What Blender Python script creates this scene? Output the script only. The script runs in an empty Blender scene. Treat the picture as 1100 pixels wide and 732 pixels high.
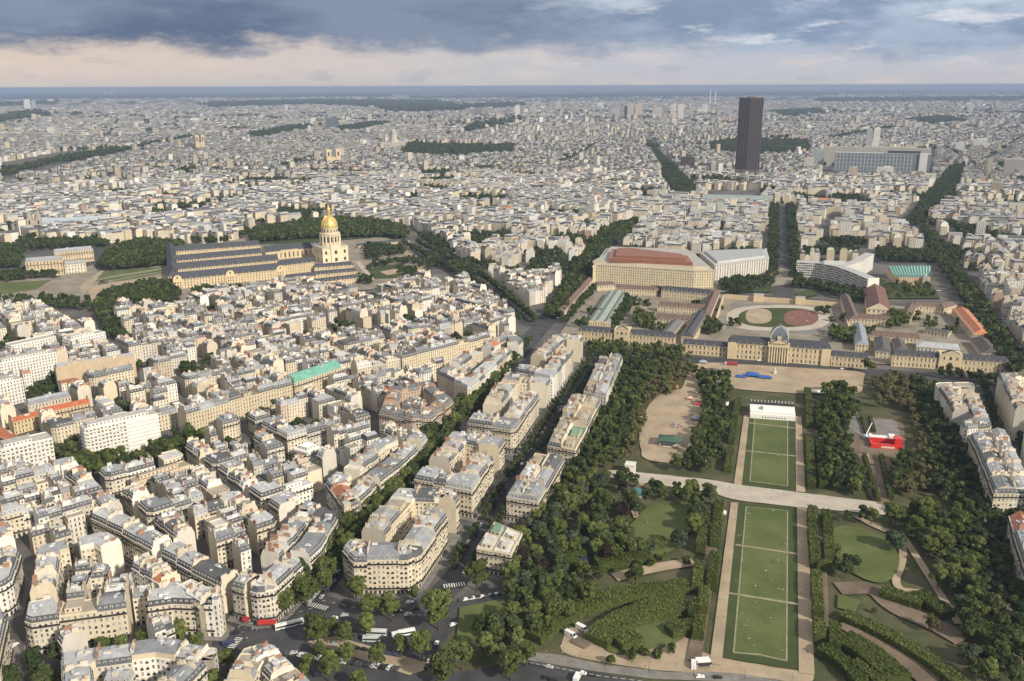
import bpy, math, random
import numpy as np
from math import sin, cos, radians, pi, hypot, atan2, floor
C = bpy.context.scene
COL = C.collection
R = random.Random(11)
NR = np.random.default_rng(5)

# ------------------------------------------------------------------ camera, sky, sun
F_PX, PITCH, EYE, ROLL = 960., radians(15.9), 276., radians(-0.21)
cam_d = bpy.data.cameras.new('camera'); cam = bpy.data.objects.new('camera', cam_d); COL.objects.link(cam)
cam.location = (0, 0, EYE)
cam_d.sensor_width = 36.; cam_d.lens = 36.*F_PX/1100.
cam_d.clip_start = 1.; cam_d.clip_end = 90000.
import mathutils
cam.rotation_euler = (mathutils.Euler((pi/2-PITCH, 0, 0)).to_matrix() @ mathutils.Matrix.Rotation(ROLL, 3, 'Z')).to_euler()
C.camera = cam

SUN_AZ, SUN_EL = radians(136.), radians(31.)       # azimuth clockwise from +Y (the view direction)
sd = bpy.data.lights.new('sun', 'SUN'); sd.energy = 4.7; sd.angle = radians(2.5); sd.color = (1., .91, .76)
sun = bpy.data.objects.new('sun', sd); COL.objects.link(sun)
sv = mathutils.Vector((sin(SUN_AZ)*cos(SUN_EL), cos(SUN_AZ)*cos(SUN_EL), sin(SUN_EL)))
sun.rotation_euler = sv.to_track_quat('Z', 'Y').to_euler()

C.view_settings.view_transform = 'Standard'; C.view_settings.look = 'None'
C.view_settings.exposure = 0.10; C.view_settings.gamma = 1.0
C.render.engine = 'CYCLES'
C.cycles.max_bounces = 5; C.cycles.diffuse_bounces = 2; C.cycles.glossy_bounces = 2
C.cycles.transmission_bounces = 2; C.cycles.volume_bounces = 0; C.cycles.transparent_max_bounces = 4
C.cycles.use_denoising = True

class NT:
    """small helper around a node tree"""
    def __init__(s, nt): s.t = nt; nt.nodes.clear()
    def n(s, typ, **kw):
        o = s.t.nodes.new(typ)
        for k, v in kw.items(): setattr(o, k, v)
        return o
    def l(s, a, b): s.t.links.new(a, b)
    def val(s, sock, v):
        if hasattr(v, 'is_output'): s.l(v, sock)
        else: sock.default_value = v
    def m(s, op, a, b=0., c=None, clamp=False):
        o = s.n('ShaderNodeMath', operation=op, use_clamp=clamp)
        s.val(o.inputs[0], a); s.val(o.inputs[1], b)
        if c is not None: s.val(o.inputs[2], c)
        return o.outputs[0]
    def mix(s, f, a, b, mode='MIX'):
        o = s.n('ShaderNodeMix', data_type='RGBA', blend_type=mode)
        s.val(o.inputs[0], f)
        for q, v in ((6, a), (7, b)):
            if isinstance(v, tuple) and len(v) == 3: v = v+(1.,)
            s.val(o.inputs[q], v)
        return o.outputs[2]
    def ramp(s, f, lo, hi):
        o = s.n('ShaderNodeMapRange', clamp=True, interpolation_type='SMOOTHSTEP')
        s.val(o.inputs[0], f); s.val(o.inputs[1], lo); s.val(o.inputs[2], hi)
        return o.outputs[0]
    def noise(s, vec, scale, detail=3., rough=.55):
        o = s.n('ShaderNodeTexNoise'); 
        if vec is not None: s.l(vec, o.inputs['Vector'])
        o.inputs['Scale'].default_value = scale; o.inputs['Detail'].default_value = detail; o.inputs['Roughness'].default_value = rough
        return o.outputs['Fac']

# world: Nishita sky with a procedural deck of clouds mixed over it
W = bpy.data.worlds.new('World'); C.world = W; W.use_nodes = True
t = NT(W.node_tree)
sky = t.n('ShaderNodeTexSky', sky_type='NISHITA'); sky.sun_disc = False
sky.sun_elevation = SUN_EL; sky.sun_rotation = SUN_AZ; sky.air_density = 1.0; sky.dust_density = 2.; sky.ozone_density = 1.5; sky.altitude = 300.
tc = t.n('ShaderNodeTexCoord'); sx = t.n('ShaderNodeSeparateXYZ'); t.l(tc.outputs['Generated'], sx.inputs[0])
X, Y, Z = sx.outputs
az = t.m('ARCTAN2', X, Y)                               # radians, 0 straight ahead, + right
el = t.m('MULTIPLY', t.m('ARCSINE', Z), 57.2958)        # degrees
def dirvec(ka, ke, oz):
    cb = t.n('ShaderNodeCombineXYZ'); t.l(t.m('MULTIPLY', az, ka), cb.inputs[0]); t.l(t.m('MULTIPLY', el, ke), cb.inputs[1]); cb.inputs[2].default_value = oz
    return cb.outputs[0]
n_big = t.noise(dirvec(4.5, .24, 1.3), 1.6, 6., .6)
n_fine = t.noise(dirvec(12., .62, 4.2), 1.6, 6., .62)
n_wisp = t.noise(dirvec(8., .62, 9.4), 1.5, 6., .62)
n_soft = t.noise(dirvec(3., .2, 2.7), 1.5, 4., .55)
K = 10.                                                   # colours below are radiance x 10, strength is .1
def kc(r, g, b): return (r*K, g*K, b*K, 1.)
# low bright band under the cloud deck, warmer to the left
warm = t.ramp(az, .25, -.5)
low = t.mix(warm, kc(.50, .52, .58), kc(.66, .56, .49))
low = t.mix(t.ramp(el, 1.3, -.6), low, kc(.52, .50, .51))
low = t.mix(t.m('MULTIPLY', t.ramp(n_wisp, .48, .68), .35), low, kc(.74, .63, .56))
low = t.mix(t.m('MULTIPLY', t.ramp(n_fine, .52, .70), .45), low, kc(.36, .39, .46))
# dark deck
deck = t.mix(t.ramp(n_soft, .36, .64), kc(.125, .17, .265), kc(.23, .28, .375))
deck = t.mix(t.m('MULTIPLY', t.ramp(n_fine, .52, .76), .4), deck, kc(.32, .37, .46))
deck_r = t.mix(t.ramp(n_big, .38, .60), kc(.235, .31, .445), kc(.39, .465, .59))
deck_r = t.mix(t.m('MULTIPLY', t.ramp(n_wisp, .53, .68), .75), deck_r, kc(.72, .75, .79))
deck = t.mix(t.ramp(az, -.12, .30), deck, deck_r)
deck = t.mix(t.m('MULTIPLY', t.ramp(el, 3.0, 5.2), t.m('MULTIPLY', t.ramp(az, -.1, .25), t.ramp(n_big, .42, .62))), deck, kc(.62, .70, .80))
edge = t.m('ADD', t.m('ADD', el, t.m('MULTIPLY', t.m('SUBTRACT', n_fine, .5), 2.6)), t.m('MULTIPLY', t.m('SUBTRACT', n_big, .5), 2.6))
edge = t.m('ADD', edge, t.m('MULTIPLY', t.ramp(az, .05, .5), .5))
cl = t.mix(t.ramp(edge, 1.55, 3.0), low, deck)
# higher up: broken cloud with the Nishita sky between
hi = t.noise(tc.outputs['Generated'], 3.2, 5., .6)
hic = t.mix(t.ramp(hi, .22, .48), sky.outputs[0], kc(.60, .60, .60))
allc = t.mix(t.ramp(el, 6.5, 13.), cl, hic)
bg = t.n('ShaderNodeBackground'); bg.inputs['Strength'].default_value = .1
t.l(allc, bg.inputs['Color'])
t.l(bg.outputs[0], t.n('ShaderNodeOutputWorld').inputs['Surface'])

# ------------------------------------------------------------------ turning a photo pixel into a place on the ground
def P(px, py, z=0.):
    x = px-550.; y = 366.-py
    c, s = cos(ROLL), sin(ROLL)
    x, y = c*x-s*y, s*x+c*y
    yy = F_PX*cos(PITCH)+y*sin(PITCH); zz = -F_PX*sin(PITCH)+y*cos(PITCH)
    k = (z-EYE)/zz
    return (x*k, yy*k)
def Q(X, Y, Z=0.):
    Z -= EYE
    d = Y*cos(PITCH)-Z*sin(PITCH); u = Y*sin(PITCH)+Z*cos(PITCH)
    if d < 1: return (-9999., -9999.)
    x = F_PX*X/d; y = F_PX*u/d
    c, s = cos(ROLL), sin(ROLL)
    x, y = c*x+s*y, -s*x+c*y
    return (550+x, 366-y)
def PP(pts, z=0.): return [P(a, b, z) for a, b in pts]
def area2(p): return sum(p[i][0]*p[(i+1) % len(p)][1]-p[(i+1) % len(p)][0]*p[i][1] for i in range(len(p)))
def ccw(p): return list(p) if area2(p) > 0 else list(p)[::-1]
def inside(x, y, poly):
    c = False; j = len(poly)-1
    for i in range(len(poly)):
        xi, yi = poly[i]; xj, yj = poly[j]
        if (yi > y) != (yj > y) and x < (xj-xi)*(y-yi)/(yj-yi)+xi: c = not c
        j = i
    return c
def inside_np(x, y, poly):
    c = np.zeros(x.shape, bool); j = len(poly)-1
    for i in range(len(poly)):
        xi, yi = poly[i]; xj, yj = poly[j]
        if yi != yj:
            c ^= ((yi > y) != (yj > y)) & (x < (xj-xi)*(y-yi)/(yj-yi)+xi)
        j = i
    return c
def seg_d(x, y, a, b):
    dx, dy = b[0]-a[0], b[1]-a[1]; q = max(0., min(1., ((x-a[0])*dx+(y-a[1])*dy)/(dx*dx+dy*dy+1e-9)))
    return hypot(x-a[0]-q*dx, y-a[1]-q*dy)
def in_frame(x, y, z=0., m=12):
    px, py = Q(x, y, z); return -m < px < 1100+m and py < 732+m*2

# ------------------------------------------------------------------ object helpers
def tag(o, label=None, cat=None, group=None, kind=None):
    if label: o['label'] = label
    if cat: o['category'] = cat
    if group: o['group'] = group
    if kind: o['kind'] = kind
    return o
def empty(name, loc, rz=0., label=None, cat=None, group=None):
    o = bpy.data.objects.new(name, None); COL.objects.link(o)
    o.location = loc; o.rotation_euler = (0, 0, rz); o.empty_display_size = .5
    return tag(o, label, cat, group)
def link(name, me, parent=None, loc=(0, 0, 0), rz=0., sc=None):
    o = bpy.data.objects.new(name, me); COL.objects.link(o)
    if parent: o.parent = parent
    o.location = loc; o.rotation_euler = (0, 0, rz)
    if sc: o.scale = sc
    return o
class MB:
    """collects faces (unshared corners) and links them as one mesh"""
    def __init__(s): s.v = []; s.n = []; s.m = []; s.c = []; s.uv = []; s.batch = []
    def face(s, pts, m=0, c=(.5, .5, .5), uv=None):
        s.v.extend(pts); s.n.append(len(pts)); s.m.append(m); s.c.append(c)
        s.uv.extend(uv if uv else [(-1., -1.)]*len(pts))
    def quads(s, v, c, m, uv=None):                       # v (N,4,3)  c (N,3)
        s.batch.append((v.reshape(-1, 3), np.full(len(v), 4), np.full(len(v), m) if np.isscalar(m) else m, c, np.full((len(v)*4, 2), -1.) if uv is None else uv.reshape(-1, 2)))
    def box(s, cx, cy, z0, z1, lx, ly, rz=0., m=0, c=(.5, .5, .5), mt=None, ct=None, bottom=False, taper=1.):
        ca, sa = cos(rz), sin(rz)
        def q(a, b, z, k=1.): return (cx+ca*a*k-sa*b*k, cy+sa*a*k+ca*b*k, z)
        a, b = lx/2, ly/2; cs = [(-a, -b), (a, -b), (a, b), (-a, b)]
        for i in range(4):
            p, r = cs[i], cs[(i+1) % 4]
            s.face([q(*p, z0), q(*r, z0), q(*r, z1, taper), q(*p, z1, taper)], m, c)
        s.face([q(*p, z1, taper) for p in cs], m if mt is None else mt, ct or c)
        if bottom: s.face([q(*p, z0) for p in cs[::-1]], m, c)
    def prism(s, poly, z0, z1, m=0, c=(.5, .5, .5), mt=None, ct=None, sides=True):
        poly = ccw(poly); n = len(poly)
        if sides:
            for i in range(n):
                a, b = poly[i], poly[(i+1) % n]
                s.face([(a[0], a[1], z0), (b[0], b[1], z0), (b[0], b[1], z1), (a[0], a[1], z1)], m, c)
        s.face([(p[0], p[1], z1) for p in poly], m if mt is None else mt, ct or c)
    def lathe(s, prof, cx=0., cy=0., n=16, m=0, c=(.5, .5, .5), a0=0., uvn=None):
        for (r0, z0), (r1, z1) in zip(prof[:-1], prof[1:]):
            for k in range(n):
                t0, t1 = a0+2*pi*k/n, a0+2*pi*(k+1)/n
                p = [(cx+r0*cos(t0), cy+r0*sin(t0), z0), (cx+r0*cos(t1), cy+r0*sin(t1), z0), (cx+r1*cos(t1), cy+r1*sin(t1), z1), (cx+r1*cos(t0), cy+r1*sin(t0), z1)]
                if r1 < 1e-4: p = p[:3]
                elif r0 < 1e-4: p = [p[0], p[2], p[3]]
                s.face(p, m, c)
    def tube(s, a, b, r0, r1, n=6, m=0, c=(.5, .5, .5)):
        a = mathutils.Vector(a); b = mathutils.Vector(b); d = (b-a).normalized()
        u = d.orthogonal().normalized(); w = d.cross(u)
        for k in range(n):
            t0, t1 = 2*pi*k/n, 2*pi*(k+1)/n
            e0, e1 = u*cos(t0)+w*sin(t0), u*cos(t1)+w*sin(t1)
            s.face([tuple(a+e0*r0), tuple(a+e1*r0), tuple(b+e1*r1), tuple(b+e0*r1)], m, c)
    def empty(s): return not s.n and not s.batch
    def mesh(s, name, mats, smooth=False):
        V = [np.array(s.v, dtype=np.float32).reshape(-1, 3)]; N = [np.array(s.n, dtype=np.int32)]; M = [np.array(s.m, dtype=np.int32)]
        CC = [np.array(s.c, dtype=np.float32).reshape(-1, 3)]; U = [np.array(s.uv, dtype=np.float32).reshape(-1, 2)]
        for b in s.batch:
            V.append(b[0]); N.append(b[1]); M.append(b[2]); CC.append(b[3]); U.append(b[4])
        V = np.concatenate(V).astype(np.float32); N = np.concatenate(N).astype(np.int32); M = np.concatenate(M).astype(np.int32)
        CC = np.concatenate(CC).astype(np.float32); U = np.concatenate(U).astype(np.float32)
        me = bpy.data.meshes.new(name)
        me.vertices.add(len(V)); me.vertices.foreach_set('co', V.ravel())
        me.loops.add(len(V)); me.loops.foreach_set('vertex_index', np.arange(len(V), dtype=np.int32))
        me.polygons.add(len(N)); st = np.concatenate([[0], np.cumsum(N)[:-1]]).astype(np.int32)
        me.polygons.foreach_set('loop_start', st); me.polygons.foreach_set('material_index', M)
        uvl = me.uv_layers.new(name='UVMap'); uvl.data.foreach_set('uv', U.ravel())
        at = me.attributes.new('Col', 'FLOAT_COLOR', 'CORNER')
        cc = np.repeat(np.concatenate([CC, np.ones((len(CC), 1), np.float32)], 1), N, axis=0).astype(np.float32)
        at.data.foreach_set('color', cc.ravel())
        for mm in mats: me.materials.append(mm)
        me.update(calc_edges=True)
        me.validate()
        if smooth:
            import bmesh
            b = bmesh.new(); b.from_mesh(me); bmesh.ops.remove_doubles(b, verts=b.verts, dist=.002); b.to_mesh(me); b.free()
            me.polygons.foreach_set('use_smooth', [True]*len(me.polygons))
        return me
    def build(s, name, mats, parent=None, loc=(0, 0, 0), rz=0., smooth=False):
        return link(name, s.mesh(name, mats, smooth), parent, loc, rz)

# ------------------------------------------------------------------ materials
def mat(name, rough=.8, spec=.3, metal=0.):
    m = bpy.data.materials.new(name); m.use_nodes = True; t = NT(m.node_tree)
    b = t.n('ShaderNodeBsdfPrincipled'); o = t.n('ShaderNodeOutputMaterial'); t.l(b.outputs[0], o.inputs[0])
    b.inputs['Roughness'].default_value = rough; b.inputs['Specular IOR Level'].default_value = spec; b.inputs['Metallic'].default_value = metal
    return m, t, b
def attr(t):
    a = t.n('ShaderNodeAttribute', attribute_name='Col'); return a.outputs['Color']
def pos(t): return t.n('ShaderNodeNewGeometry').outputs['Position']
def plain(name, col, rough=.8, ns=0., amt=.2, metal=0., spec=.3):
    m, t, b = mat(name, rough, spec, metal)
    if ns:
        f = t.noise(pos(t), ns, 5., .6)
        lo = tuple(c*(1-amt) for c in col)+(1,); hi = tuple(min(1, c*(1+amt)) for c in col)+(1,)
        t.l(t.mix(t.ramp(f, .3, .7), lo, hi), b.inputs['Base Color'])
    else: b.inputs['Base Color'].default_value = col+(1,)
    return m
def colmat(name, rough=.6, ns=.5, amt=.15, spec=.3, metal=0.):
    m, t, b = mat(name, rough, spec, metal)
    f = t.ramp(t.noise(pos(t), ns, 4., .6), .3, .7)
    g = t.m('ADD', t.m('MULTIPLY', f, 2*amt), 1-amt)
    v = t.n('ShaderNodeVectorMath', operation='SCALE'); t.l(attr(t), v.inputs[0]); t.l(g, v.inputs['Scale'])
    t.l(v.outputs[0], b.inputs['Base Color']); return m
# masonry: stone/render colour from the mesh; window grid from UV (u counts bays, v counts storeys; -1 = blank wall)
def masonry():
    m, t, b = mat('masonry', .85, .2)
    uv = t.n('ShaderNodeUVMap', uv_map='UVMap'); s = t.n('ShaderNodeSeparateXYZ'); t.l(uv.outputs[0], s.inputs[0])
    u, v = s.outputs[0], s.outputs[1]
    fu, fv = t.m('FRACT', u), t.m('FRACT', v)
    on = t.m('GREATER_THAN', u, -.5)
    w = t.m('MULTIPLY', t.m('LESS_THAN', t.m('ABSOLUTE', t.m('SUBTRACT', fu, .5)), .18), t.m('LESS_THAN', t.m('ABSOLUTE', t.m('SUBTRACT', fv, .5)), .29))
    # every window differs a little: shutters, blinds, glass
    cb = t.n('ShaderNodeCombineXYZ'); t.l(t.m('FLOOR', u), cb.inputs[0]); t.l(t.m('FLOOR', v), cb.inputs[1])
    wn = t.n('ShaderNodeTexWhiteNoise', noise_dimensions='3D')
    va = t.n('ShaderNodeVectorMath', operation='ADD'); t.l(cb.outputs[0], va.inputs[0])
    t.l(attr(t), va.inputs[1]); t.l(va.outputs[0], wn.inputs['Vector'])
    glass = t.mix(t.ramp(wn.outputs['Value'], .35, .95), (.06, .06, .06), (.28, .25, .21))
    pz = t.n('ShaderNodeVectorMath', operation='MULTIPLY'); t.l(pos(t), pz.inputs[0]); pz.inputs[1].default_value = (.5, .5, .12)
    st = t.noise(pz.outputs[0], .9, 4., .6)
    f2 = t.noise(pos(t), .035, 3., .6)
    g = t.m('ADD', t.m('ADD', t.m('MULTIPLY', st, .45), t.m('MULTIPLY', f2, .35)), .58)
    sc = t.n('ShaderNodeVectorMath', operation='SCALE'); t.l(attr(t), sc.inputs[0]); t.l(g, sc.inputs['Scale'])
    line = t.m('MULTIPLY', on, t.m('MULTIPLY', t.m('LESS_THAN', fv, .10), t.m('GREATER_THAN', v, .9)))
    base = t.mix(t.m('MULTIPLY', line, .35), sc.outputs[0], (.10, .095, .09))
    base = t.mix(t.m('MULTIPLY', w, on), base, glass)
    t.l(base, b.inputs['Base Color']); return m
M_MAS = masonry()
def roofing():
    m, t, b = mat('roofing', .6, .22)
    f = t.noise(pos(t), .25, 6., .7); f2 = t.noise(pos(t), 1.3, 3., .6)
    g = t.m('ADD', t.m('ADD', t.m('MULTIPLY', f, 1.3), t.m('MULTIPLY', f2, .5)), .12)
    sc = t.n('ShaderNodeVectorMath', operation='SCALE'); t.l(attr(t), sc.inputs[0]); t.l(g, sc.inputs['Scale'])
    t.l(sc.outputs[0], b.inputs['Base Color']); return m
M_ROOF = roofing()
M_GLASS = plain('window_glass', (.055, .056, .06), .2, spec=.5)
M_IRON = plain('dark_ironwork', (.035, .035, .037), .5)
M_PAINT = colmat('paint', .35, 2., .05, .5)
M_CLOTH = colmat('canvas', .8, .3, .10)
M_STONE = colmat('carved_stone', .85, .4, .22)
M_GOLD = plain('gilding', (.74, .54, .19), .42, .25, .2, metal=.55)
M_SLATE = colmat('slate', .5, .35, .25, .4)
M_BARK = plain('bark', (.085, .065, .05), .9, 2., .3)
def foliage(name, c1, c2, ns=.18):
    m, t, b = mat(name, .7, .2)
    oi = t.n('ShaderNodeObjectInfo')
    f = t.noise(pos(t), ns, 3., .6)
    k = t.m('ADD', t.m('MULTIPLY', f, .65), t.m('MULTIPLY', oi.outputs['Random'], .5), clamp=True)
    base = t.mix(t.ramp(k, .3, .85), c1+(1,), c2+(1,))
    mm = t.mix(1., base, attr(t), 'MULTIPLY')
    t.l(mm, b.inputs['Base Color'])
    tr = t.n('ShaderNodeBsdfTranslucent'); t.l(t.mix(1., mm, (1.25, 1.2, .75), 'MULTIPLY'), tr.inputs['Color'])
    ms = t.n('ShaderNodeMixShader'); ms.inputs[0].default_value = .32; t.l(b.outputs[0], ms.inputs[1]); t.l(tr.outputs[0], ms.inputs[2])
    t.l(ms.outputs[0], [n for n in m.node_tree.nodes if n.type == 'OUTPUT_MATERIAL'][0].inputs[0])
    return m
M_LEAF = {
 'plane': foliage('plane_leaves', (.085, .110, .032), (.155, .185, .058)),
 'dark': foliage('dark_leaves', (.046, .070, .025), (.098, .126, .045)),
 'light': foliage('light_leaves', (.11, .15, .042), (.19, .225, .08)),
 'olive': foliage('olive_leaves', (.125, .115, .052), (.205, .185, .095)),
 'cedar': foliage('blue_green_needles', (.062, .086, .050), (.11, .135, .085)),
 'purple': foliage('copper_leaves', (.035, .024, .020), (.065, .045, .034)),
 'hedge': foliage('clipped_leaves', (.078, .104, .026), (.135, .160, .046)),
}
# ground sheets
def ground_mat():
    m, t, b = mat('ground_cover', .9, .2)
    p = pos(t); n1 = t.noise(p, .0011, 6., .62); n2 = t.noise(p, .02, 4., .6); n3 = t.noise(p, .00035, 4., .55)
    near = t.mix(t.ramp(n2, .35, .65), (.085, .083, .080), (.15, .14, .13))
    ln = t.n('ShaderNodeVectorMath', operation='LENGTH'); t.l(p, ln.inputs[0]); d = ln.outputs['Value']
    sub = t.mix(t.ramp(n1, .46, .56), (.030, .048, .022), (.24, .225, .20))
    wood = t.ramp(t.m('ADD', n3, t.m('MULTIPLY', t.ramp(d, 9000., 26000.), .16)), .50, .58)  # woodland thickens far out; its dark tone also stands in for cloud shadow
    far = t.mix(wood, sub, (.016, .028, .016))
    t.l(t.mix(t.ramp(d, 4500., 9500.), near, far), b.inputs['Base Color']); return m
M_GROUND = ground_mat()
M_ASPH = plain('asphalt', (.060, .060, .064), .9, .08, .25)
M_PAVE = plain('pavement', (.20, .19, .175), .9, .15, .2)
M_SAND = plain('packed_sand', (.36, .285, .20), .95, .06, .16)
M_PALE = plain('pale_gravel', (.43, .385, .32), .95, .08, .12)
M_DIRT = plain('bare_earth', (.17, .13, .095), .95, .05, .3)
def grass_mat(name, a, c, sc=.03):
    m, t, b = mat(name, .9, .15)
    f = t.noise(pos(t), sc, 6., .65); f2 = t.noise(pos(t), .9, 3., .6)
    k = t.m('ADD', t.m('MULTIPLY', f, .75), t.m('MULTIPLY', f2, .3))
    g = t.mix(t.ramp(k, .35, .7), a+(1,), c+(1,)); worn = t.ramp(t.noise(pos(t), .06, 7., .7), .60, .74)
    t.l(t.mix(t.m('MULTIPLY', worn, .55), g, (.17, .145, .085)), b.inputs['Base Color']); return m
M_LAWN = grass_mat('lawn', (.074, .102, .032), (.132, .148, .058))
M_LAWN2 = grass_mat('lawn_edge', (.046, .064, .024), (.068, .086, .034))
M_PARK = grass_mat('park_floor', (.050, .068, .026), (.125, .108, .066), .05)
M_EDGE = plain('lawn_line', (.28, .26, .17), .95, .15, .2)
M_YARD = plain('yard_gravel', (.25, .22, .175), .95, .04, .22)
M_WHITE = plain('white_paint', (.75, .74, .72), .6, .3, .06)
M_WATER = plain('water', (.05, .07, .08), .08, spec=.6)
def v3(p, z): return (p[0], p[1], z)
def lerp(a, b, t): return (a[0]+(b[0]-a[0])*t, a[1]+(b[1]-a[1])*t)
# ------------------------------------------------------------------ ground, roads, park floor (structure)
def disc_ground():
    b = MB(); n = 96; rs = [0, 400, 1500, 5000, 12000, 31000, 62000]
    for r0, r1 in zip(rs[:-1], rs[1:]):
        for k in range(n):
            a0, a1 = 2*pi*k/n, 2*pi*(k+1)/n
            p = [(r0*cos(a0), r0*sin(a0), 0), (r1*cos(a0), r1*sin(a0), 0), (r1*cos(a1), r1*sin(a1), 0), (r0*cos(a1), r0*sin(a1), 0)]
            b.face(p if r0 else p[1:3]+[(0, 0, 0)], 0)
    return tag(b.build('ground', [M_GROUND]), 'wide pale ground under the whole city out to the horizon', kind='structure')
disc_ground()
ZL = [0.]
def sheet(name, pts, m, label=None, px=True, z=None, thick=0., soft=None):
    w = ccw(PP(pts) if px else pts)
    if z is None: ZL[0] += .02; z = ZL[0]+.02
    if soft or (soft is None and 5 < len(w) < 20 and m in (M_SAND, M_DIRT, M_LAWN, M_PALE, M_PARK)):
        rj = random.Random(len(w)*7+int(w[0][0]))
        for it in range(3):
            q = []
            for i in range(len(w)):
                a, c = w[i], w[(i+1) % len(w)]; L = hypot(c[0]-a[0], c[1]-a[1]); k = .25 if L < 30 else 7./L
                q += [lerp(a, c, k), lerp(a, c, 1-k)]
                if L > 22:
                    for j in range(1, int(L//9)): p = lerp(a, c, k+(1-2*k)*j/int(L//9)); q.insert(-1, (p[0]+rj.gauss(0, .35), p[1]+rj.gauss(0, .35)))
            w = q
    b = MB()
    if thick: b.prism(w, 0., z+thick)
    else: b.face([(x, y, z) for x, y in w])
    return tag(b.build(name, [m]), label, kind='structure')
def ribbon(name, pts, width, m, label=None, px=True, z=None, sm=True):
    """a strip of even width along a line (paths, roads)"""
    w = PP(pts) if px else pts
    if sm:
        for _ in range(3):
            q = [w[0]]
            for a, b in zip(w[:-1], w[1:]): q += [(a[0]*.75+b[0]*.25, a[1]*.75+b[1]*.25), (a[0]*.25+b[0]*.75, a[1]*.25+b[1]*.75)]
            w = q+[w[-1]]
    if z is None: ZL[0] += .02; z = ZL[0]+.02
    L, Rr = [], []
    for i, p in enumerate(w):
        a = w[max(0, i-1)]; b = w[min(len(w)-1, i+1)]; d = hypot(b[0]-a[0], b[1]-a[1]) or 1.
        nx, ny = -(b[1]-a[1])/d*width/2, (b[0]-a[0])/d*width/2
        L.append((p[0]+nx, p[1]+ny, z)); Rr.append((p[0]-nx, p[1]-ny, z))
    b = MB()
    for i in range(len(w)-1): b.face([Rr[i], Rr[i+1], L[i+1], L[i]])
    return tag(b.build(name, [m]), label, kind='structure')
PARK = [(380, 800), (430, 745), (450, 690), (500, 640), (560, 640), (600, 560), (655, 430), (672, 384), (745, 386), (940, 398), (1010, 405), (1030, 470), (1060, 560), (1100, 700), (1130, 800)]
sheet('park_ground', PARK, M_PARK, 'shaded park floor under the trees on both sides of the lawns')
# asphalt of the near avenues
ribbon('road', [(200, 780), (262, 700), (330, 640), (452, 500), (565, 370), (600, 330), (640, 280), (664, 250)], 24, M_ASPH, 'tree lined avenue running up beside the wedge blocks')
ribbon('road', [(395, 690), (480, 640), (520, 575), (560, 512), (612, 430), (655, 368)], 17, M_ASPH, 'shaded street of parked cars between wedge blocks and park mansions')
sheet('road', [(235, 660), (300, 655), (350, 640), (400, 655), (470, 650), (560, 630), (580, 645), (500, 660), (470, 700), (440, 745), (200, 800), (160, 790), (225, 705)], M_ASPH, 'wide asphalt crossing with the white bus at lower left')
sheet('road', [(290, 705), (330, 704), (440, 728), (560, 712), (640, 722), (745, 742), (880, 760), (880, 800), (250, 800)], M_ASPH, 'asphalt road along the bottom edge of the park')
ribbon('road', [(620, 378), (745, 387), (850, 394), (940, 400), (1080, 412), (1140, 420)], 26, M_ASPH, 'broad grey road in front of the military school')
ribbon('road', [(1072, 400), (1095, 480), (1130, 580), (1180, 720)], 18, M_ASPH, 'street behind the right hand mansions')
ribbon('road', [(985, 238), (1012, 268), (1060, 335), (1100, 400), (1140, 460)], 26, M_ASPH, 'tree lined boulevard curving along the right edge')
ribbon('road', [(840, 222), (842, 262), (845, 300), (840, 318)], 26, M_ASPH, 'straight avenue between two dark rows of trees')
ribbon('road', [(778, 318), (840, 320), (905, 326)], 22, M_ASPH, 'grey square behind the parade ground')
ribbon('road', [(1030, 178), (1010, 205), (975, 236)], 26, M_ASPH, 'distant boulevard with dark trees on the right')
ribbon('road', [(575, 350), (508, 300), (462, 276), (430, 262)], 24, M_ASPH, 'avenue running from the military school towards the domed church')
sheet('road', [(425, 285), (440, 275), (500, 262), (520, 270), (480, 282), (455, 292)], M_ASPH, 'asphalt square to the right of the domed church')
ribbon('road', [(60, 326), (72, 308), (92, 292), (105, 278), (112, 262)], 26, M_ASPH, 'curving road between lawn and formal gardens at far left')
ribbon('road', [(0, 322), (40, 314), (75, 305)], 14, M_ASPH, 'road along the far left lawn')
# pavements and sand
sheet('pavement', [(330, 690), (360, 684), (470, 716), (440, 726)], M_SAND, 'sandy strip behind the row of parked cars')
sheet('pavement', [(553, 699), (600, 704), (650, 715), (720, 723), (780, 722), (872, 738), (872, 746), (780, 733), (700, 730), (640, 722), (555, 708)], M_PAVE, 'pale pavement curving along the bottom of the park')
sheet('gravel_path', [(603, 690), (612, 670), (640, 690), (648, 700), (700, 695), (735, 680), (750, 700), (775, 708), (858, 722), (876, 722), (872, 738), (780, 722), (720, 723), (650, 713), (602, 703)], M_SAND, 'sandy forecourt at the near end of the lawn')
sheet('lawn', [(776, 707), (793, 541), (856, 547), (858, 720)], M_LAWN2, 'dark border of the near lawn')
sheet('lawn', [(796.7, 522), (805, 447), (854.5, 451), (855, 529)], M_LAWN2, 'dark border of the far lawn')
sheet('lawn', [(788, 702), (801.5, 545), (846, 549.5), (845, 711)], M_LAWN, 'mown near lawn with pale outline and people scattered over it')
sheet('lawn', [(805.5, 518), (811, 448), (846, 450), (846, 523)], M_LAWN, 'mown far lawn in front of the white grandstand')
for pts, w in (([(788, 702), (801.5, 545)], .75), ([(845, 711), (846, 549.5)], .75), ([(788, 702), (815, 704), (845, 711)], .9), ([(801.5, 545), (846, 549.5)], .6), ([(790, 586), (856, 596)], 1.9), ([(782, 638), (857, 650)], 2.),
               ([(805.5, 518), (811, 448)], .8), ([(846, 523), (846, 450)], .8), ([(805.5, 518), (846, 523)], .9), ([(803.5, 455), (854, 461)], 2.), ([(800, 485), (854.5, 491)], 2.)):
    ribbon('gravel_path', pts, w, M_EDGE, 'thin pale path outlining a lawn panel', sm=False)
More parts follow.
